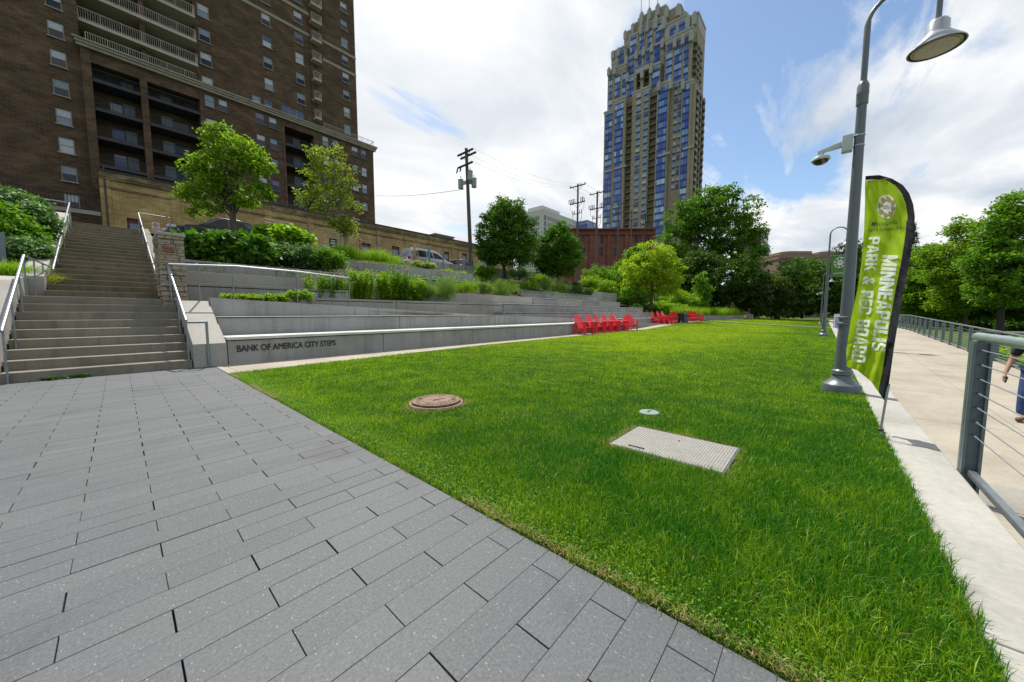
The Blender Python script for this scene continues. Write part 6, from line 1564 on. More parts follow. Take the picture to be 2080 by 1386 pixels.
def person(label, loc, rot, hgt, shirt, trousers, shoes, hair, pose, skin=SKIN, stout=1.0, hold=None, long_hair=False, skirt=False):
    """faces local -Y; pose: dict with hand and foot positions for a 1.75 m figure"""
    k = hgt / 1.75; t = thing('person', label, 'person', (0, 0, 0)); S3 = lambda p: (p[0] * k, p[1] * k, p[2] * k)
    fl, fr, hl, hr = pose['fl'], pose['fr'], pose['hl'], pose['hr']; el, er = pose['el'], pose['er']
    kn = lambda f, s: (s * .10, (f[1]) * .5 - .05, .48)
    kl, kr = pose.get('kl', kn(fl, -1)), pose.get('kr', kn(fr, 1)); st_ = stout
    V = [(0, 0, .95), (0, .0, 1.10), (0, 0, 1.28), (0, .01, 1.42), (0, 0, 1.51), (0, -.01, 1.58), (0, -.015, 1.66), (0, -.01, 1.74),
         (-.095, 0, .90), kl, (fl[0], fl[1] + .03, .09), (fl[0], fl[1] - .13, .035), (.095, 0, .90), kr, (fr[0], fr[1] + .03, .09), (fr[0], fr[1] - .13, .035),
         (-.18, 0, 1.41), el, hl, (.18, 0, 1.41), er, hr]
    E_ = [(0, 1), (1, 2), (2, 3), (3, 4), (4, 5), (5, 6), (6, 7), (0, 8), (8, 9), (9, 10), (10, 11), (0, 12), (12, 13), (13, 14), (14, 15), (3, 16), (16, 17), (17, 18), (3, 19), (19, 20), (20, 21)]
    R = [.13 * st_, .125 * st_, .135 * st_, .12, .055, .075, .088, .055, .085, .058, .042, .035, .085, .058, .042, .035, .058, .042, .028, .058, .042, .028]
    skinned('body', [S3(p) for p in V], E_, [r * k for r in R], skin, t)
    # clothes
    V2 = [(0, 0, 1.0), (-.095, 0, .88), (kl[0], kl[1], kl[2]), (fl[0], fl[1] + .03, .10), (.095, 0, .88), (kr[0], kr[1], kr[2]), (fr[0], fr[1] + .03, .10)]
    skinned('trousers', [S3(p) for p in V2], [(0, 1), (1, 2), (2, 3), (0, 4), (4, 5), (5, 6)], [q * k for q in (.145 * st_, .105 * st_ ** .5, .080, .072, .105 * st_ ** .5, .080, .072)], trousers, t)
    mid = lambda a, b, f: tuple(a[i] + (b[i] - a[i]) * f for i in range(3))
    V3 = [(0, 0, .93), (0, 0, 1.10), (0, 0, 1.28), (0, .01, 1.42), (0, 0, 1.475), (-.18, 0, 1.41), mid((-.18, 0, 1.41), el, .85), (.18, 0, 1.41), mid((.18, 0, 1.41), er, .85)]
    skinned('shirt', [S3(p) for p in V3], [(0, 1), (1, 2), (2, 3), (3, 4), (3, 5), (5, 6), (3, 7), (7, 8)], [q * k for q in (.155 * st_, .15 * st_, .155 * st_, .135, .07, .078, .066, .078, .066)], shirt, t)
    for f in (fl, fr):
        skinned('shoe', [S3((f[0], f[1] + .07, .045)), S3((f[0], f[1] - .02, .05)), S3((f[0], f[1] - .15, .035))], [(0, 1), (1, 2)], [.046 * k, .05 * k, .04 * k], shoes, t)
    hz = [(0, .02, 1.72), (0, .04, 1.66), (0, .03, 1.60)] + ([(0, .06, 1.48), (0, .06, 1.38)] if long_hair else [])
    skinned('hair', [S3(p) for p in hz], [(i, i + 1) for i in range(len(hz) - 1)], [q * k for q in ([.075, .088, .07] + ([.07, .05] if long_hair else []))], hair, t)
    m = MB()
    for s in (-1, 1): m.lathe([(.0, -.012), (.011, -.004), (.011, .006), (0, .012)], S3((s * .033, -.085, 1.655)), 8)
    m.build('eye', BLACK, t, smooth=60)
    m = MB(); m.hexa([S3(q) for q in ((-.016, -.118, 1.615), (.016, -.118, 1.615), (.012, -.075, 1.615), (-.012, -.075, 1.615))], [S3(q) for q in ((-.006, -.095, 1.66), (.006, -.095, 1.66), (.008, -.075, 1.66), (-.008, -.075, 1.66))]); m.build('nose', skin, t, bevel=.003)
    for e_, h_ in ((el, hl), (er, hr)):
        d = (Vector(h_) - Vector(e_)).normalized(); side = Vector((1, 0, 0)) if h_[0] < 0 else Vector((-1, 0, 0)); fwd = d.cross(side).normalized()
        if fwd.y > 0: fwd = -fwd
        p0 = Vector(h_); pts = [p0 - d * .02, p0 + d * .05]; ed = [(0, 1)]; rd = [.026, .030]
        for i in range(4):
            base = p0 + d * .085 + fwd * (.026 - .0185 * i); L_ = (.068, .078, .072, .056)[i]; n0 = len(pts)
            pts += [base, base + d * L_ * .5 + side * .012, base + d * L_ * .85 + side * .035]; ed += [(1, n0), (n0, n0 + 1), (n0 + 1, n0 + 2)]; rd += [.0105, .0092, .0078]
        n0 = len(pts); pts += [p0 + d * .03 + fwd * .038 + side * .01, p0 + d * .065 + fwd * .052 + side * .024]; ed += [(1, n0), (n0, n0 + 1)]; rd += [.012, .0095]
        skinned('hand', [S3(tuple(q)) for q in pts], ed, [q * k for q in rd], skin, t, lev=1)
        if hold is not None and h_ is hl:
            q = p0 + d * .09 + side * .035; m = MB(); q = Vector(S3(tuple(q))); m.bar(q - d * .055 - fwd * .01, q + d * .06 - fwd * .01, .016, .068, up=tuple(fwd)); o_ = m.build('phone', BLACK, None, bevel=.004)
            hold.append(o_)
    t.location = loc; t.rotation_euler = (0, 0, rot); return t
TEE = plain('black_tshirt', (.012, .012, .014), .9, 0, .2, 14); BROWNS = plain('brown_leather', (.12, .06, .028), .6); HAIRD = plain('dark_hair', (.02, .015, .012), .7)
q = G(2100, 855, walk_z(11.3)); zP = walk_z(q[0])
held = []
PR = person('person in black t-shirt and blue jeans walking on the ramp, cut by the right edge', (q[0], q[1], zP), YAW - PI / 2 - 1.15, 1.78, TEE, DENIM, BROWNS, HAIRD,
       dict(fl=(-.10, -.22, 0), fr=(.10, .22, 0), hl=(-.34, -.10, .80), hr=(.32, .02, .82), el=(-.31, .06, 1.10), er=(.30, .06, 1.10)), stout=1.06, hold=held)
for o_ in held:
    tag(o_, 'dark phone held in the walking person’s lowered hand', 'phone'); o_.location = PR.location; o_.rotation_euler = PR.rotation_euler
q = PY(842.5, 530, 24.9); person('person in a beige top and dusty pink trousers standing beside the silver van', (q[0], q[1], 4.76), -.7, 1.78, plain('beige_top', (.36, .25, .14), .85), plain('dusty_pink_trousers', (.30, .21, .19), .85), BROWNS, HAIRD,
       dict(fl=(-.08, -.05, 0), fr=(.09, .06, 0), hl=(-.26, -.12, .86), hr=(.26, -.05, .84), el=(-.25, .04, 1.12), er=(.25, .04, 1.12)), stout=.95)
q = PY(733, 510, 25.0); person('person in orange and red clothes with dark hair by the yellow brick wall', (q[0], q[1], 4.74), 1.2, 1.66, plain('orange_top', (.42, .10, .04), .85), plain('dull_red_trousers', (.30, .08, .05), .85), BLACK, HAIRD,
       dict(fl=(-.08, -.05, 0), fr=(.09, .06, 0), hl=(-.22, -.16, .95), hr=(.24, -.02, .84), el=(-.25, .0, 1.13), er=(.25, .04, 1.12)), stout=.9)
# ================================================================== foliage
RNG = np.random.default_rng(7)
def leaf_arrays(P, size, rng, aspect=.55, up=.35, tint=None, droop=.15, fold=.25):
    n = len(P); d = rng.normal(size=(n, 3)); d[:, 2] = d[:, 2] * .6 - droop; d /= np.linalg.norm(d, axis=1)[:, None]
    nn = rng.normal(size=(n, 3)); nn[:, 2] = np.abs(nn[:, 2]) + up; s = np.cross(nn, d); s /= (np.linalg.norm(s, axis=1)[:, None] + 1e-9)
    up_ = np.cross(d, s); L = size * rng.uniform(.7, 1.3, n)[:, None]; Wd = L * aspect * .5
    mid = P + d * L * .45
    V = np.stack([P, mid + s * Wd + up_ * L * fold * .4, P + d * L - up_ * L * .12, mid - s * Wd + up_ * L * fold * .4], 1)
    return V.reshape(-1, 3), np.repeat(tint if tint is not None else rng.uniform(0, 1, n), 4)
def quads(n): return np.full(n, 4), np.arange(4 * n)
def leafmesh(name, P, size, mat, parent=None, rng=RNG, **kw):
    V, T = leaf_arrays(P, size, rng, **kw); fn, ix = quads(len(P)); return mesh_np(name, V, fn, ix, mat, parent, {'tint': T})
AX = np.array([[RT[0], RT[1], 0], [FW[0], FW[1], 0], [0, 0, 1]])
def crown_points(ells, dep, rng, n_clump, per, cr, hollow=.5, depth_k=1.0):
    """ells: (px,py,rx,ry) as seen in the survey photo, standing at distance dep -> leaf positions grouped in clumps"""
    C = []; K = dep / F; ws = np.array([e[2] * e[3] for e in ells], float); ws /= ws.sum()
    for e in ells:
        pass
    idx = rng.choice(len(ells), n_clump, p=ws)
    for i in idx:
        px, py, rx, ry = ells[i]; c = np.array(DD(px, py, dep)); u = rng.normal(size=3); u /= np.linalg.norm(u)
        r = hollow + (1 - hollow) * rng.uniform() ** .7
        rd = (rx + ry) * .5 * depth_k
        C.append(c + (u * r * np.array([rx * K, rd * K, ry * K])) @ AX)
    C = np.array(C); ct = rng.normal(.5, .17, n_clump); sz = cr * rng.uniform(.6, 1.35, n_clump)
    q = rng.normal(size=(n_clump, per, 3)); q /= np.linalg.norm(q, axis=2)[:, :, None]; q *= (rng.uniform(size=(n_clump, per, 1)) ** .45)
    q[:, :, 2] *= .62
    P = (C[:, None, :] + q * sz[:, None, None]).reshape(-1, 3); T = np.clip(np.repeat(ct, per) + rng.normal(0, .16, n_clump * per), 0, 1)
    return P, T, C
def limbs(mb, base, fork, C, rng, r0, k=12, rmin=.012):
    base = np.array(base); fork = np.array(fork)
    j = rng.normal(0, r0 * .5, (4, 3)); path = [base + (fork - base) * f + (j[i] if 0 < f < 1 else 0) for i, f in enumerate((0, .35, .7, 1))]
    mb.tube([tuple(p) for p in path], [r0 * 1.25, r0, r0 * .88, r0 * .72], 9)
    sel = rng.choice(len(C), min(k, len(C)), replace=False)
    for c in C[sel]:
        st = base + (fork - base) * rng.uniform(.72, 1.0); mid1 = st + (c - st) * .35 + np.array([0, 0, .12]) * np.linalg.norm(c - st); mid2 = st + (c - st) * .7 + rng.normal(0, .06, 3) * np.linalg.norm(c - st)
        r = r0 * rng.uniform(.2, .36); mb.tube([tuple(st), tuple(mid1), tuple(mid2), tuple(c)], [r, r * .7, r * .42, rmin], 6)
        for q in range(3):
            e = C[rng.integers(len(C))]
            if np.linalg.norm(e - mid2) < np.linalg.norm(c - st) * .8: mb.tube([tuple(mid2), tuple((mid2 + e) / 2 + rng.normal(0, .05, 3)), tuple(e)], [r * .4, r * .25, rmin * .7], 5)
def tree(label, ells, dep, base_px, base_z, fork_py, r0, mat, size, n_clump, per, cr, seed, bark=BARK, k=12, group='park trees', name='tree', hollow=.45, **kw):
    rng = np.random.default_rng(seed); P, T, C = crown_points(ells, dep, rng, n_clump, per, cr, hollow)
    b = DD(base_px[0], base_px[1], dep); f = DD(base_px[0] + (sum(e[0] for e in ells) / len(ells) - base_px[0]) * .4, fork_py, dep)
    t = thing(name, label, 'tree', (b[0], b[1], base_z), group); m = MB(); limbs(m, (b[0], b[1], base_z), f, C, rng, r0, k); m.build('trunk', bark, t, smooth=60, fix=False)
    leafmesh('crown', P, size, mat, t, rng, tint=T, **kw); return t
def shrub(label, ells, dep, mat, size, n_clump, per, cr, seed, group='shrubs on the terraces', name='shrub', cat='shrub', extra=None, **kw):
    rng = np.random.default_rng(seed); P, T, C = crown_points(ells, dep, rng, n_clump, per, cr, .25)
    o = leafmesh(name, P, size, mat, None, rng, tint=T, **kw); return tag(o, label, cat, group)
def ydep(px, Y): q = PY(px, 600, Y); return q[0] * FW[0] + q[1] * FW[1]
def blades(P, h, w, lean, rng, tint, curve=.5):
    """curved two-segment grass blades; P (n,3)"""
    n = len(P); a = rng.uniform(0, 2 * PI, n); d = np.stack([np.cos(a), np.sin(a), np.zeros(n)], 1); b = rng.uniform(0, 2 * PI, n); s = np.stack([np.cos(b), np.sin(b), np.zeros(n)], 1) * (w / 2)[:, None]
    ln = lean[:, None] if hasattr(lean, '__len__') else np.full((n, 1), lean); hh = h[:, None]; z = np.array([0, 0, 1.])
    m = P + d * ln * hh * .3 + z * hh * .58; tip = P + d * ln * hh * (.3 + curve) + z * hh * (.95 - .25 * np.minimum(ln, 1.5))
    V = np.stack([P - s, P + s, m + s * .8, m - s * .8, tip], 1).reshape(-1, 3)
    k = np.arange(n)[:, None] * 5; ix = np.concatenate([k + np.array([[0, 1, 2, 3]]), k + np.array([[3, 2, 4]])], 1).ravel()
    fn = np.tile([4, 3], n); return V, fn, ix, np.repeat(tint, 5)
def tuft(label, px, py, Y, h, r, n, mat, seed, lean=.6, w=.012, group='grasses on the terraces', name='ornamental_grass', cat='grass clump', loc=None):
    rng = np.random.default_rng(seed); c = np.array(loc if loc is not None else PY(px, py, Y)); a = rng.uniform(0, 2 * PI, n); q = np.sqrt(rng.uniform(size=n)) * r * .6
    P = c + np.stack([np.cos(a) * q, np.sin(a) * q, np.zeros(n)], 1)
    V, fn, ix, T = blades(P, h * rng.uniform(.55, 1.1, n), np.full(n, w), np.abs(rng.normal(lean, .25, n)), rng, np.clip(rng.normal(.5, .2, n), 0, 1))
    return tag(mesh_np(name, V, fn, ix, mat, None, {'tint': T}), label, cat, group)
def stalks(label, px, py, Y, wpx, h, n, mat, seed, leaf=.09, group='tall perennials in the planter', name='tall_perennial', flower=None, fs=.04, fn_=60):
    """upright stems clothed in narrow leaves, one clump"""
    rng = np.random.default_rng(seed); c = np.array(PY(px, py, Y)); K = ydep(px, Y) / F; r = wpx * K * .5; t = thing(name, label, 'plant', tuple(c), group); m = MB(); P = []; tops = []
    for i in range(n):
        a, q = rng.uniform(0, 2 * PI), math.sqrt(rng.uniform()) * r; b = c + np.array([math.cos(a) * q * .75, math.sin(a) * q * .5, -.05]); hh = h * rng.uniform(.6, 1.08); tp = b + np.array([math.cos(a) * q * .5 + rng.normal(0, .04), math.sin(a) * q * .4, hh])
        m.tube([tuple(b), tuple((b + tp) / 2 + rng.normal(0, .015, 3)), tuple(tp)], [.007, .006, .003], 4, cap=False); f = rng.uniform(.12, 1.0, int(34 * h / .6)); P.append(b + (tp - b) * f[:, None] + rng.normal(0, .012, (len(f), 3))); tops.append(tp)
    P = np.concatenate(P); m.build('stem', mat, t, fix=False); leafmesh('foliage', P, leaf, mat, t, rng, aspect=.32, up=.5, droop=-.25, tint=np.clip(rng.normal(.5, .2, len(P)), 0, 1))
    if flower is not None:
        tp = np.array(tops)[rng.integers(len(tops), size=fn_)] + rng.normal(0, .05, (fn_, 3)); leafmesh('flower', tp, fs, flower, t, rng, aspect=.9, up=1.5)
    return t
LG = lambda name, a, b, **k: mat_leaf(name, a, b, **k)
MAPLE = LG('maple_leaf', (0.065, 0.152, 0.012), (0.290, 0.435, 0.032), trans=.4); OLIVE = LG('olive_leaf', (0.101, 0.162, 0.016), (0.324, 0.378, 0.061), trans=.4)
DEEP = LG('deep_green_leaf', (0.021, 0.075, 0.009), (0.128, 0.277, 0.024), trans=.32); BRIGHT = LG('bright_leaf', (0.091, 0.221, 0.010), (0.325, 0.468, 0.029), trans=.42)
YEL = LG('yellow_green_leaf', (.15, .26, .010), (.44, .56, .03), trans=.42); MID = LG('mid_green_leaf', (0.053, 0.150, 0.012), (0.210, 0.375, 0.033), trans=.38)
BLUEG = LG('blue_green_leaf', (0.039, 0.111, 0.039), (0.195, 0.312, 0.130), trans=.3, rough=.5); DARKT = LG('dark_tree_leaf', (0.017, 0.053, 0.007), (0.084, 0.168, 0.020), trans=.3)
FEATH = LG('feathery_green', (0.069, 0.138, 0.029), (0.230, 0.333, 0.092), trans=.4); DFEA = LG('dark_feathery_green', (0.037, 0.075, 0.022), (0.138, 0.213, 0.062), trans=.35); LIMEG = LG('lime_grass', (0.115, 0.253, 0.014), (0.345, 0.483, 0.046), trans=.42)
PURPF = plain('purple_flower', (.22, .08, .26), .7); WHITEF = plain('white_flower', (.6, .58, .45), .7); CONIF = LG('conifer_needle', (.012, .03, .014), (.05, .085, .04), trans=.15)

# ---- trees
d = ydep(482, 20.8); tree('broad young maple with bright leaves in front of the brown apartment building', [(445, 275, 22, 26), (480, 318, 46, 34), (525, 345, 24, 30), (398, 335, 26, 22), (440, 345, 40, 34), (450, 385, 62, 26), (383, 395, 20, 20), (530, 388, 18, 20), (420, 425, 36, 12), (490, 410, 34, 16)], d, (483, 500), 4.2, 432, .15, MAPLE, .165, 230, 40, .38, 11, k=26, hollow=.3)
d = ydep(703, 20.6); tree('thin olive leaved tree with bare twigs standing right of the broad maple', [(664, 325, 34, 28), (650, 362, 34, 26), (700, 365, 28, 28), (632, 405, 36, 22), (715, 412, 28, 22), (675, 400, 34, 30), (690, 448, 30, 20), (705, 460, 18, 20), (655, 435, 20, 14)], d, (704, 512), 4.2, 440, .085, OLIVE, .15, 150, 36, .36, 12, k=18, bark=plain('pale_grey_bark', (.22, .19, .16), .9, 0, .3, 12))
tree('rounded dense dark green tree, left of the pair on the terrace', [(1030, 425, 34, 26), (1003, 470, 40, 38), (1052, 470, 38, 38), (1025, 505, 58, 36), (1000, 515, 36, 24), (1060, 512, 34, 26), (1028, 455, 45, 40)], 27, (1025, 566), 3.5, 530, .13, DEEP, .17, 620, 50, .40, 13, k=14, bark=BARK_D)
tree('rounded dense dark green tree, right of the pair on the terrace', [(1131, 475, 22, 22), (1112, 512, 34, 32), (1152, 512, 32, 34), (1134, 535, 48, 28), (1132, 500, 36, 34)], 31, (1133, 575), 3.2, 545, .13, DEEP, .18, 500, 50, .44, 14, k=12, bark=BARK_D)
tree('small yellow green maple at the right end of the terrace walls', [(1325, 512, 34, 22), (1300, 545, 38, 30), (1352, 548, 36, 32), (1325, 575, 55, 28), (1290, 575, 26, 20), (1362, 580, 24, 18), (1326, 545, 46, 38)], 36, (1322, 622), 1.4, 590, .13, YEL, .22, 360, 44, .52, 15, k=14)
tree('huge spreading cottonwood with dark visible limbs beneath the skyscraper', [(1452, 408, 46, 26), (1400, 445, 46, 42), (1500, 430, 44, 34), (1375, 490, 38, 40), (1455, 470, 70, 45), (1520, 475, 34, 36), (1480, 520, 66, 38), (1415, 530, 52, 34), (1535, 520, 22, 34), (1470, 390, 34, 14), (1440, 440, 55, 35)], 62, (1446, 575), 2.0, 490, .55, LG('cottonwood_leaf', (.03, .10, .008), (.14, .28, .02), trans=.36), .42, 620, 46, .95, 16, k=26, bark=BARK_D, hollow=.3)
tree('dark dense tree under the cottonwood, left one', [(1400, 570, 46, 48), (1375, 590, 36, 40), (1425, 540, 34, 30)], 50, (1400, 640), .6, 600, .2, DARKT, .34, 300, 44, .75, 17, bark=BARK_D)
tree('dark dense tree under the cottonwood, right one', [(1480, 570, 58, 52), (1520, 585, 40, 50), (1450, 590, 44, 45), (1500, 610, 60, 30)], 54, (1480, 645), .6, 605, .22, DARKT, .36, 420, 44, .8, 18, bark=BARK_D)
tree('slim pale leaved sapling in front of the dark trees', [(1424, 570, 12, 16), (1428, 592, 18, 18), (1424, 612, 22, 16)], 43, (1425, 632), .5, 610, .05, MID, .26, 90, 34, .36, 19, k=8)
tree('multi stemmed shrubby tree with drooping branches, left edge of the right grove', [(1562, 590, 36, 36), (1545, 620, 26, 26), (1585, 615, 40, 30)], 52, (1575, 655), .4, 622, .12, MAPLE.copy() if False else LG('dull_olive_leaf', (.03, .06, .012), (.12, .17, .035), trans=.35), .30, 300, 44, .7, 20, k=14, bark=BARK_D, droop=.5)
tree('dense leafy tree in the middle of the right grove before the round building', [(1625, 560, 44, 36), (1605, 595, 40, 40), (1655, 580, 40, 45), (1625, 615, 50, 30)], 55, (1628, 660), .4, 618, .16, DEEP, .32, 420, 44, .75, 21, bark=BARK_D)
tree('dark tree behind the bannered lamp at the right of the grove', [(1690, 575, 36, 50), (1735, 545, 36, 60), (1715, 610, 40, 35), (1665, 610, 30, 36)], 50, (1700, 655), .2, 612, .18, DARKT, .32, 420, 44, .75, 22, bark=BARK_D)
tree('leafy ash tree just right of the feather flag beyond the far railing', [(1885, 525, 34, 30), (1862, 560, 36, 42), (1905, 590, 46, 40), (1870, 615, 40, 30), (1840, 600, 30, 40)], 36, (1880, 668), -1.0, 630, .16, MID, .26, 430, 44, .62, 23, k=14, group='trees right of the walkway')
tree('tall leafy ash with a pointed top, middle of the trees right of the walkway', [(1948, 448, 14, 18), (1958, 478, 30, 26), (1925, 520, 40, 30), (1930, 565, 52, 40), (1985, 535, 44, 50), (1960, 605, 66, 34), (2000, 590, 40, 44)], 32, (1962, 675), -1.1, 625, .17, MAPLE, .24, 470, 46, .58, 24, k=16, group='trees right of the walkway')
tree('tallest leafy ash at the right picture edge with dark trunk', [(2062, 420, 30, 30), (2030, 460, 34, 34), (2085, 470, 44, 50), (2030, 530, 50, 50), (2090, 560, 60, 50), (2040, 590, 60, 32)], 27, (2025, 690), -1.3, 610, .22, MID, .22, 620, 48, .55, 25, k=16, bark=BARK_D, group='trees right of the walkway')
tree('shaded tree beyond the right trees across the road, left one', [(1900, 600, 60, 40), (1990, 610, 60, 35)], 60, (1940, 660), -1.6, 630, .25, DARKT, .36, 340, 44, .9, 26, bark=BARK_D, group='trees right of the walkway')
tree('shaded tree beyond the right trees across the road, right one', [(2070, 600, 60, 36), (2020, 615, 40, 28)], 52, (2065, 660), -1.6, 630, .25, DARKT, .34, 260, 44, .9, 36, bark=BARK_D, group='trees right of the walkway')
rng = np.random.default_rng(27); b = DD(1838, 640, 62); t = thing('conifer', 'dark spruce top showing between the flag and the leafy trees', 'tree', (b[0], b[1], -1), 'trees right of the walkway'); m = MB(); tz = DD(1838, 452, 62)[2]; m.tube([(b[0], b[1], -1), (b[0], b[1], tz)], [.25, .03], 8); m.build('trunk', BARK_D, t)
P = []
for i in range(46):
    f = i / 46; z = 1.5 + (tz - 1.5) * f; rr = 3.6 * (1 - f) + .15
    for q in range(9): a = rng.uniform(0, 2 * PI); s = np.linspace(.1, 1, 12)[:, None]; P.append(np.array([b[0], b[1], z]) + s * np.array([math.cos(a) * rr, math.sin(a) * rr, -.28 * rr]) + rng.normal(0, .08, (12, 3)))
leafmesh('crown', np.concatenate(P), .42, CONIF, t, rng, aspect=.3)
tree('light green tree behind the yellow green maple by the brick mill', [(1275, 545, 24, 24), (1255, 565, 30, 26), (1290, 525, 20, 22)], 46, (1270, 620), 2.0, 580, .12, MID, .28, 220, 42, .6, 28)
# ---- shrubs and plants on the slope
S = 'shrubs on the terraces'
shrub('dark big leafed shrub against the stone pier above the three stacked walls', [(405, 500, 34, 26), (430, 515, 30, 20), (395, 520, 22, 18)], ydep(410, 16.2), DEEP, .21, 120, 32, .30, 31, aspect=.7)
shrub('large drooping big leafed shrub in the middle of the upper planter', [(470, 500, 44, 30), (515, 510, 32, 26), (490, 525, 40, 16)], ydep(485, 16.0), DEEP, .24, 150, 32, .32, 32, aspect=.75)
shrub('bright lime big leafed bush catching the sun behind the drooping shrub', [(568, 478, 42, 16), (545, 488, 26, 16), (600, 488, 26, 16)], ydep(570, 18.2), BRIGHT, .24, 130, 30, .3, 33, aspect=.85, up=1.2)
shrub('grey green bush with tiny pale flowers below the lime bush', [(585, 515, 30, 24), (615, 520, 26, 22), (560, 520, 22, 18)], ydep(590, 16.2), BLUEG, .10, 170, 40, .25, 34)
shrub('dark fine leafed bush at the right end of the upper planter', [(655, 525, 32, 22), (640, 535, 26, 16), (680, 530, 22, 18)], ydep(655, 15.6), MID, .09, 170, 44, .24, 35)
for k, (px, py, Y, h, r, lab) in enumerate(((700, 520, 18.5, .8, .9, 'soft green grass clump behind the dark bush near the pay sign'), (735, 527, 18.2, .62, 1.1, 'bright grass clump below the person in orange'), (765, 529, 18.0, .75, 1.0, 'bright grass clump right of the person in orange'), (790, 533, 18.0, .5, 1.1, 'low bright grass clump left of the silver van'))):
    tuft(lab, px, py, Y, h, r, 700, LIMEG, 40 + k, .8)
shrub('cream flowering perennial under the rear of the silver van', [(828, 531, 9, 7)], ydep(828, 18), WHITEF, .07, 16, 26, .16, 46, cat='plant', name='perennial'); shrub('pale variegated leafy plant below the person in beige', [(850, 538, 14, 8), (868, 541, 16, 6)], ydep(852, 18), LG('variegated_leaf', (.16, .24, .05), (.42, .46, .20), trans=.4), .16, 46, 26, .18, 47, cat='plant', name='perennial', aspect=.35)
shrub('low yellow green plants along the wall right of the teal post', [(905, 553, 22, 6), (930, 556, 20, 5)], ydep(915, 18.2), LIMEG, .09, 60, 24, .14, 48, cat='plant', name='perennial'); 
for k, (px, w_, h, lab) in enumerate(((738, 44, 1.12, 'leftmost of the bushy tall green perennials in the long planter'), (790, 46, 1.14, 'second bushy tall green perennial in the long planter, the darkest and fullest'), (818, 36, 1.04, 'third bushy tall green perennial, pressed against the second'), (848, 34, .95, 'shorter tall green perennial at the right of the bushy group'))):
    stalks(lab, px, 608, 13.15, w_, h, 60, BRIGHT if k != 2 else MID, 50 + k, .10)
stalks('tall thin perennial with purple flower heads behind the bushy group', 812, 588, 13.4, 50, 1.0, 16, MID, 55, .07, flower=PURPF, fs=.05)
stalks('thin pale stemmed plant against the grey wall, right of the bushy group', 915, 588, 13.4, 34, .9, 12, BRIGHT, 56, .06)
for k, (px, py, Y, rx, ry, m_, lab) in enumerate(((868, 595, 13.2, 16, 14, FEATH, 'small feathery plant left of the big feathery clump'), (905, 592, 13.2, 24, 19, FEATH, 'round feathery clump at the end of the long planter'), (945, 586, 14.2, 26, 10, BRIGHT, 'low bright plants behind the concrete wall right of the feathery clump'), (1022, 586, 14.2, 36, 17, FEATH, 'big feathery grey green bush, the widest on the steps'), (985, 588, 14.2, 18, 10, FEATH, 'small feathery bush left of the widest one'),
      (1075, 582, 15.2, 22, 10, MID, 'mid green low bush right of the widest feathery bush'), (1108, 580, 15.3, 16, 12, FEATH, 'pale green low bush left of the dark upright bush'), (1138, 582, 15.2, 22, 17, DFEA, 'dark upright feathery bush above the right steps'), (1172, 588, 15.2, 14, 14, DFEA, 'smaller dark feathery bush next to the upright one'), (1196, 594, 15.4, 10, 8, DFEA, 'smallest dark feathery bush at the wall end'))):
    rng = np.random.default_rng(60 + k); dep = ydep(px, Y); P, T, C = crown_points([(px, py, rx, ry)], dep, rng, 90, 40, .2 * ry / 14, .2); n = len(P)
    V, fn, ix, TT = blades(P, np.full(n, .16) * rng.uniform(.6, 1.3, n), np.full(n, .010), np.abs(rng.normal(.45, .2, n)), rng, T); tag(mesh_np('feathery_bush', V, fn, ix, m_, None, {'tint': TT}), lab, 'shrub', S)
    if k in (3, 7): tuft('upright grass spikes growing through the %s' % ('widest feathery bush' if k == 3 else 'dark upright bush'), px, py + ry, Y + .2, 1.0, .7, 260, m_, 80 + k, .25)
for k, (px, py, w_, lab) in enumerate(((640, 606, 40, 'green leafy perennial by the ramp rail, left of the white flowers'), (672, 606, 34, 'tufted perennial with white flowers by the ramp rail'), (700, 608, 30, 'perennial with white daisies near the end of the ramp rail'))):
    stalks(lab, px, py, 12.95, w_, .85, 34, BRIGHT if k != 1 else MID, 90 + k, .08, flower=WHITEF if k else PURPF, fs=.045)
for k, px in enumerate((465, 492, 520, 548, 575, 600, 622)):
    shrub(('small lime weed clump, %s along the ramp wall top' % ('leftmost', 'second from the left', 'third from the left', 'middle one', 'third from the right', 'second from the right', 'rightmost and fullest')[k]), [(px, 605 - (k > 4) * 4, 13, 6 + (k > 4) * 5)], ydep(px, 11.75), LIMEG, .06, 46, 26, .09, 100 + k, 'weeds along the ramp wall', 'weed_clump', 'plant')
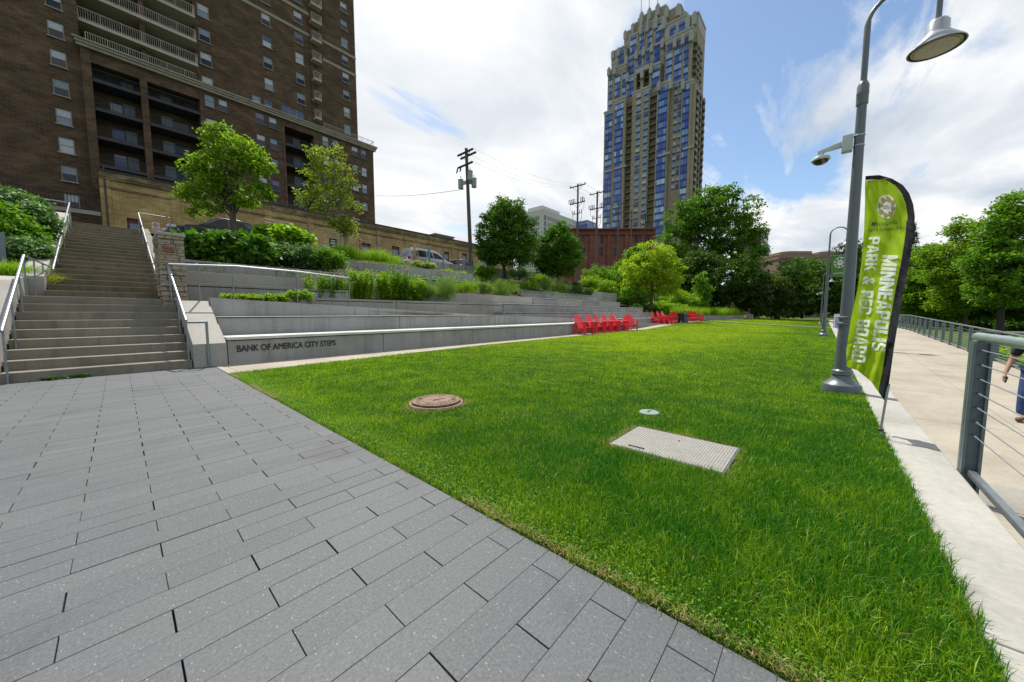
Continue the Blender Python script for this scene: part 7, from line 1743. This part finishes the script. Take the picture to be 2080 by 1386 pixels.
for k, (px, py, rx, ry, Y, m_, sz, lab) in enumerate(((985, 550, 24, 14, 18.5, MID, .10, 'low bush with cream flowers under the left rounded tree'), (1055, 552, 28, 14, 18.5, BLUEG, .10, 'pale flowering bush right of the left rounded tree trunk'), (1095, 568, 22, 10, 17.5, BRIGHT, .10, 'bright low bush between the two rounded trees'), (1200, 572, 20, 12, 17, LIMEG, .10, 'lime green bush beside the right rounded tree'), (1228, 585, 26, 18, 16.5, BRIGHT, .13, 'bright bush on the slope left of the yellow green maple'), (1245, 560, 34, 24, 19, MID, .16, 'large light green bush on the slope before the brick mill'), (1208, 558, 26, 20, 20, MID, .16, 'round light green bush next to the right rounded tree'),
      (1288, 612, 24, 18, 14.5, MID, .12, 'leafy bush at the end of the highest tier'), (1300, 632, 22, 14, 13, DARKT, .12, 'dark bush just behind the end of the concrete steps'), (1345, 622, 26, 16, 13.5, BRIGHT, .14, 'sunlit bush below the yellow green maple'), (1408, 618, 26, 12, 13.5, MID, .18, 'spreading leafy bush behind the black bin'), (1375, 628, 24, 12, 12.5, BRIGHT, .14, 'bright bush above the second chair cluster'), (1270, 600, 10, 16, 15, LIMEG, .10, 'tall narrow lime plant at the wall corner'))):
    shrub(lab, [(px, py, rx, ry), (px + rx * .3, py + ry * .4, rx * .7, ry * .6), (px - rx * .4, py + ry * .3, rx * .6, ry * .6)], ydep(px, Y), m_, sz, 120, 34, .3, 120 + k)
for k, (px, lab) in enumerate(((1385, 'tall bright grass clump behind the litter bins'), (1402, 'tall bright grass clump over the farthest chairs'), (1418, 'tall meadow grass clump at the left end of the planter edge'), (1434, 'tall meadow grass clump, second along the planter edge'), (1450, 'tall meadow grass clump, third along the planter edge'), (1466, 'tall meadow grass clump, fourth along the planter edge'), (1482, 'tall meadow grass clump, fifth along the planter edge'), (1494, 'tall meadow grass clump nearest the bench'))):
    dep = 37 + k * 1.2; q = DD(px, 643, dep); tuft(lab, 0, 0, 0, 1.7, 1.1, 1100, LIMEG, 140 + k, .35, .03, 'meadow grass behind the lawn', loc=(q[0], q[1] + .4, .4))
shrub('big leafy bush filling the gap right of the highest concrete tier', [(1278, 598, 20, 16), (1300, 604, 22, 18), (1262, 608, 16, 12)], ydep(1280, 14.4), MID, .13, 150, 36, .3, 300)
shrub('bright yellow green bush mass between the concrete tiers and the bins', [(1345, 612, 24, 16), (1375, 606, 22, 18), (1400, 612, 22, 16), (1360, 630, 30, 12)], ydep(1370, 13.6), BRIGHT, .17, 220, 38, .38, 301)
shrub('dark bush in the shade just past the end of the concrete tiers', [(1316, 630, 18, 20), (1330, 640, 16, 12)], ydep(1318, 12.6), DARKT, .14, 120, 38, .3, 302)
shrub('leafy undergrowth below the left ash beyond the far railing', [(1875, 630, 40, 22), (1915, 632, 40, 20)], 38, MID, .24, 200, 40, .5, 303, 'undergrowth right of the walkway')
shrub('leafy undergrowth below the pointed ash beyond the far railing', [(1950, 628, 46, 24), (1990, 632, 36, 20)], 34, MID, .22, 210, 40, .48, 304, 'undergrowth right of the walkway')
shrub('shaded undergrowth by the dark trunk at the right picture edge', [(2045, 628, 44, 22), (2085, 630, 30, 24)], 31, DARKT, .22, 200, 40, .45, 305, 'undergrowth right of the walkway')
shrub('long dark hedge mass under the ash trees across the road, left part', [(1880, 650, 40, 14), (1930, 652, 40, 14)], 44, DARKT, .28, 200, 40, .5, 310, 'undergrowth right of the walkway')
shrub('long dark hedge mass under the ash trees across the road, middle part', [(1985, 655, 36, 15), (2030, 657, 34, 15)], 40, DARKT, .28, 200, 40, .5, 311, 'undergrowth right of the walkway')
shrub('long dark hedge mass at the right picture edge behind the walking person', [(2070, 660, 36, 16), (2120, 662, 36, 16)], 37, DARKT, .28, 180, 40, .5, 312, 'undergrowth right of the walkway')
# left bank
for k, (ells, Y, m_, sz, lab) in enumerate((([(14, 420, 46, 34), (50, 428, 34, 28)], 18.5, BLUEG, .12, 'blue green leafy shrub at the top of the bank left of the stairs'), ([(70, 445, 28, 26), (55, 472, 34, 24)], 17.0, BLUEG, .11, 'blue green leafy shrub on the bank beside the upper stairs'), ([(25, 480, 44, 34), (5, 450, 26, 40)], 16.0, MID, .11, 'green leafy shrub at the left picture edge of the bank'), ([(45, 508, 30, 20), (66, 516, 18, 14)], 15.0, BLUEG, .10, 'lower leafy shrub on the bank above the grasses'))):
    shrub(lab, ells, ydep(ells[0][0] + 30, Y), m_, sz, 190, 44, .26, 160 + k, 'shrubs on the left bank')
for k, (px, py, Y, h, lab) in enumerate(((20, 575, 13.6, .62, 'grass clump by the tall steel post at the left'), (45, 580, 13.8, .6, 'grass clump between the steel posts and the handrail'), (75, 590, 13.9, .55, 'yellowish grass clump hanging over the landing wall'), (98, 595, 14.2, .5, 'straw tinted grass clump at the foot of the upper flight'))):
    tuft(lab, px, py, Y, h, .42, 800, LIMEG if k < 2 else LG('yellow_grass%d' % k, (.17, .22, .03), (.42, .40, .12), trans=.4), 170 + k, .75, group='grasses on the left bank')
# hedge beyond the far railing
for k in range(9):
    x = 12.5 + 1.7 * k; z = walk_z(x); rng = np.random.default_rng(180 + k); n = 2200; u = rng.normal(size=(n, 3)); u /= np.linalg.norm(u, axis=1)[:, None]; P = np.array([x, -6.2, z + .12]) + u * np.array([1.0, 1.1, .42]) * (rng.uniform(size=(n, 1)) ** .3)
    tag(leafmesh('low_hedge', P, .11, BRIGHT, None, rng, tint=np.clip(rng.normal(.5, .2, n), 0, 1)), 'low bright green hedge plant beyond the far railing, number %d counted from the right edge' % (k + 1) if False else ('low bright green hedge plant just beyond the far railing'), 'shrub', 'low hedge beyond the far railing')
# weeds at the stair foot
for k, (x, lab) in enumerate(((-.78, 'small weed rosette at the foot of the bottom step, left one'), (-.5, 'small weed rosette at the foot of the bottom step, larger right one'))):
    rng = np.random.default_rng(200 + k); n = 40 + 20 * k; P = np.array([x, 9.56, .02]) + rng.normal(0, .035, (n, 3)) * np.array([1.4, .4, .4]); tag(leafmesh('weed', P, .075, DEEP, None, rng, aspect=.5, up=1.0), lab, 'plant', 'weeds at the stair foot')

# ================================================================== the lawn's grass
def in_clear(x, y):
    c = (x - 2.52) ** 2 + (y - 3.48) ** 2 < .335 ** 2; c |= (x > 2.655) & (x < 3.29) & (y > .44) & (y < 1.30); c |= (x - 3.84) ** 2 + (y - 1.39) ** 2 < .11 ** 2; c |= (x - 6.74) ** 2 + (y + .23) ** 2 < .2 ** 2
    return c
pfx = np.array([p[0] for p in PATHF]); pfy = np.array([p[1] for p in PATHF])
rng = np.random.default_rng(99); VV = []; FNN = []; IXX = []; TTT = []; off_ = 0
def vnoise(x, y, s, seed):
    r = np.random.default_rng(seed); g = r.uniform(size=(64, 64)); u, v = x * s, y * s; i, j = np.floor(u).astype(int), np.floor(v).astype(int); fu, fv = u - i, v - j; fu = fu * fu * (3 - 2 * fu); fv = fv * fv * (3 - 2 * fv)
    G_ = lambda a, b: g[a % 64, b % 64]; return (G_(i, j) * (1 - fu) + G_(i + 1, j) * fu) * (1 - fv) + (G_(i, j + 1) * (1 - fu) + G_(i + 1, j + 1) * fu) * fv
for (d0, d1, dens, wd, hh) in ((.7, 2.4, 20000, .0029, .064), (2.4, 3.6, 14000, .0034, .062), (3.6, 5.2, 7600, .0046, .060), (5.2, 8, 4000, .0066, .055), (8, 13, 1900, .010, .052), (13, 21, 800, .017, .050), (21, 34, 330, .030, .05), (34, 62, 130, .055, .055)):
    span = d1 * 1.62 + .5; A_ = (d1 - d0) * 2 * span; n = int(A_ * dens); f = rng.uniform(d0, d1, n); r = rng.uniform(-span, span, n)
    keep = np.abs(r) < f * 1.55 + .4; f, r = f[keep], r[keep]; x = f * FW[0] + r * RT[0]; y = f * FW[1] + r * RT[1]
    pf = np.interp(x, pfx, pfy); edge = .012 * np.sin(y * 23) + .01 * np.sin(y * 61 + 1)
    ok = (x > 1.285 + edge) & (y > -.468 + .01 * np.sin(x * 31)) & (((x < 40.6) & (y < pf + .02)) | ((x >= 36.9) & (y < 9.4)) | ((x > 43) & (y < 13.2))) & ~in_clear(x, y)
    sx = 36.4 + (y + .46) * .517; ok &= ~((x > sx - 1.4) & (x < sx + .62))
    x, y = x[ok], y[ok]; n = len(x); z = np.array([lawn_z(a, b) for a, b in zip(x, y)]) if d1 > 20 else np.zeros(n)
    pn = vnoise(x, y, .45, 1) * .6 + vnoise(x, y, 1.7, 2) * .4; cl = vnoise(x, y, 5.5, 3)
    yel = np.clip((x - 5) / 8, 0, 1) * np.clip((y - .6) / 3, 0, 1)
    yel = np.maximum(yel, .55 * np.exp(-((x - 1.3) / .5) ** 2) * np.clip(1.2 - y / 9, .3, 1))
    h = hh * .88 * (.55 + .75 * pn) * rng.uniform(.45, 1.5, n); h *= np.where((x < 4.5) & (y < 1.2), 1.15, .85); h *= 1 - .35 * np.clip((1.5 - x) / .2, 0, 1)
    deep = np.clip(1 - (x - 1.6) / 5, 0, 1) * np.clip(1 - (y - .3) / 3.5, 0, 1)
    T_ = np.clip(.28 + .40 * (pn - .5) + .46 * yel - .38 * deep + .36 * (cl - .5) + rng.normal(0, .25, n), 0, 1)
    V, fn, ix, TT = blades(np.stack([x, y, z - .008], 1), h, np.full(n, wd) * rng.uniform(.7, 1.3, n), np.abs(rng.normal(.55, .35, n)), rng, T_)
    VV.append(V); FNN.append(fn); IXX.append(ix + off_); TTT.append(TT); off_ += len(V)
tag(mesh_np('grass', np.concatenate(VV), np.concatenate(FNN), np.concatenate(IXX), GRASS, None, {'tint': np.concatenate(TTT)}), kind='stuff')
# clover leaves and dry fringe along the paving edge
n = 12000; y = rng.uniform(-1.2, 8.1, n); x = 1.29 + np.abs(rng.normal(0, .16, n)); ok = (y > -.45) & ~in_clear(x, y); P = np.stack([x, y, rng.uniform(.008, .04, n)], 1)[ok]
tag(leafmesh('clover', P, .0105, MID, None, rng, aspect=.9, up=2.5, droop=0), kind='stuff')
n = 7000; y = rng.uniform(-.46, 8.1, n); x = 1.283 + np.abs(rng.normal(0, .03, n)); keep = vnoise(x * 0, y, 1.6, 5) > .42; P = np.stack([x, y, rng.uniform(-.004, .006, n)], 1)[keep]; n = len(P)
V, fn, ix, TT = blades(P, np.full(n, .035) * rng.uniform(.5, 1.4, n), np.full(n, .003), np.abs(rng.normal(1.2, .5, n)), rng, rng.uniform(0, 1, n)); tag(mesh_np('dry_grass_fringe', V, fn, ix, STRAW, None, {'tint': TT}), kind='stuff')
n = 9000; x = rng.uniform(1.35, 9, n); y = rng.uniform(-.4, 8, n); ok = ~in_clear(x, y) & (vnoise(x, y, 1.1, 21) > .45); P = np.stack([x, y, np.zeros(n) + .012], 1)[ok]; n = len(P)
m1 = rng.uniform(0, 2 * PI, 900); r1 = .335 + np.abs(rng.normal(0, .035, 900)) * (1 + np.sin(m1 * 2.3)); P1 = np.stack([2.52 + r1 * np.cos(m1), 3.48 + r1 * np.sin(m1), np.zeros(900) + .004], 1)
e1 = rng.uniform(0, 1, 1300); sd_ = rng.integers(0, 4, 1300); o1 = np.abs(rng.normal(0, .025, 1300)); xx_ = np.where(sd_ == 0, 2.655 - o1, np.where(sd_ == 1, 3.29 + o1, 2.655 + .635 * e1)); yy_ = np.where(sd_ == 2, .44 - o1, np.where(sd_ == 3, 1.30 + o1, .44 + .86 * e1)); P2 = np.stack([xx_, yy_, np.zeros(1300) + .004], 1)
P = np.concatenate([P, P1, P2]); n = len(P); V, fn, ix, TT = blades(P, np.full(n, .034) * rng.uniform(.5, 1.5, n), np.full(n, .0026), np.abs(rng.normal(1.2, .5, n)), rng, rng.uniform(0, 1, n)); tag(mesh_np('dry_grass', V, fn, ix, STRAW, None, {'tint': TT}), kind='stuff')
# low ground cover on the soil of the bank and beds
rng = np.random.default_rng(500); n = 16000; x = rng.uniform(-10, -1.7, n); y = rng.uniform(9.7, 22.5, n); z = np.where(y < 12.2, (y - 9.4) / 2.8 * 1.3, 1.15 + (y - 12.2) / 10.4 * (3.05 + (-1.62 - x) * .067)) + rng.uniform(.0, .22, n)
n2 = 15000; x2 = rng.uniform(1.5, 30, n2); y2 = rng.uniform(14.3, 22.4, n2); z2 = np.interp(y2, [14.0, 17.2, 20.1, 22.9], [2.3, 3.2, 4.15, 4.6]) + rng.uniform(-.1, .25, n2)
P = np.concatenate([np.stack([x, y, z], 1), np.stack([x2, y2, z2], 1)]); keep = vnoise(P[:, 0] + 20, P[:, 1], .9, 8) > .36
tag(leafmesh('ground_cover', P[keep], .11, MID, None, rng, up=.8, tint=np.clip(rng.normal(.4, .2, keep.sum()), 0, 1)), kind='stuff')
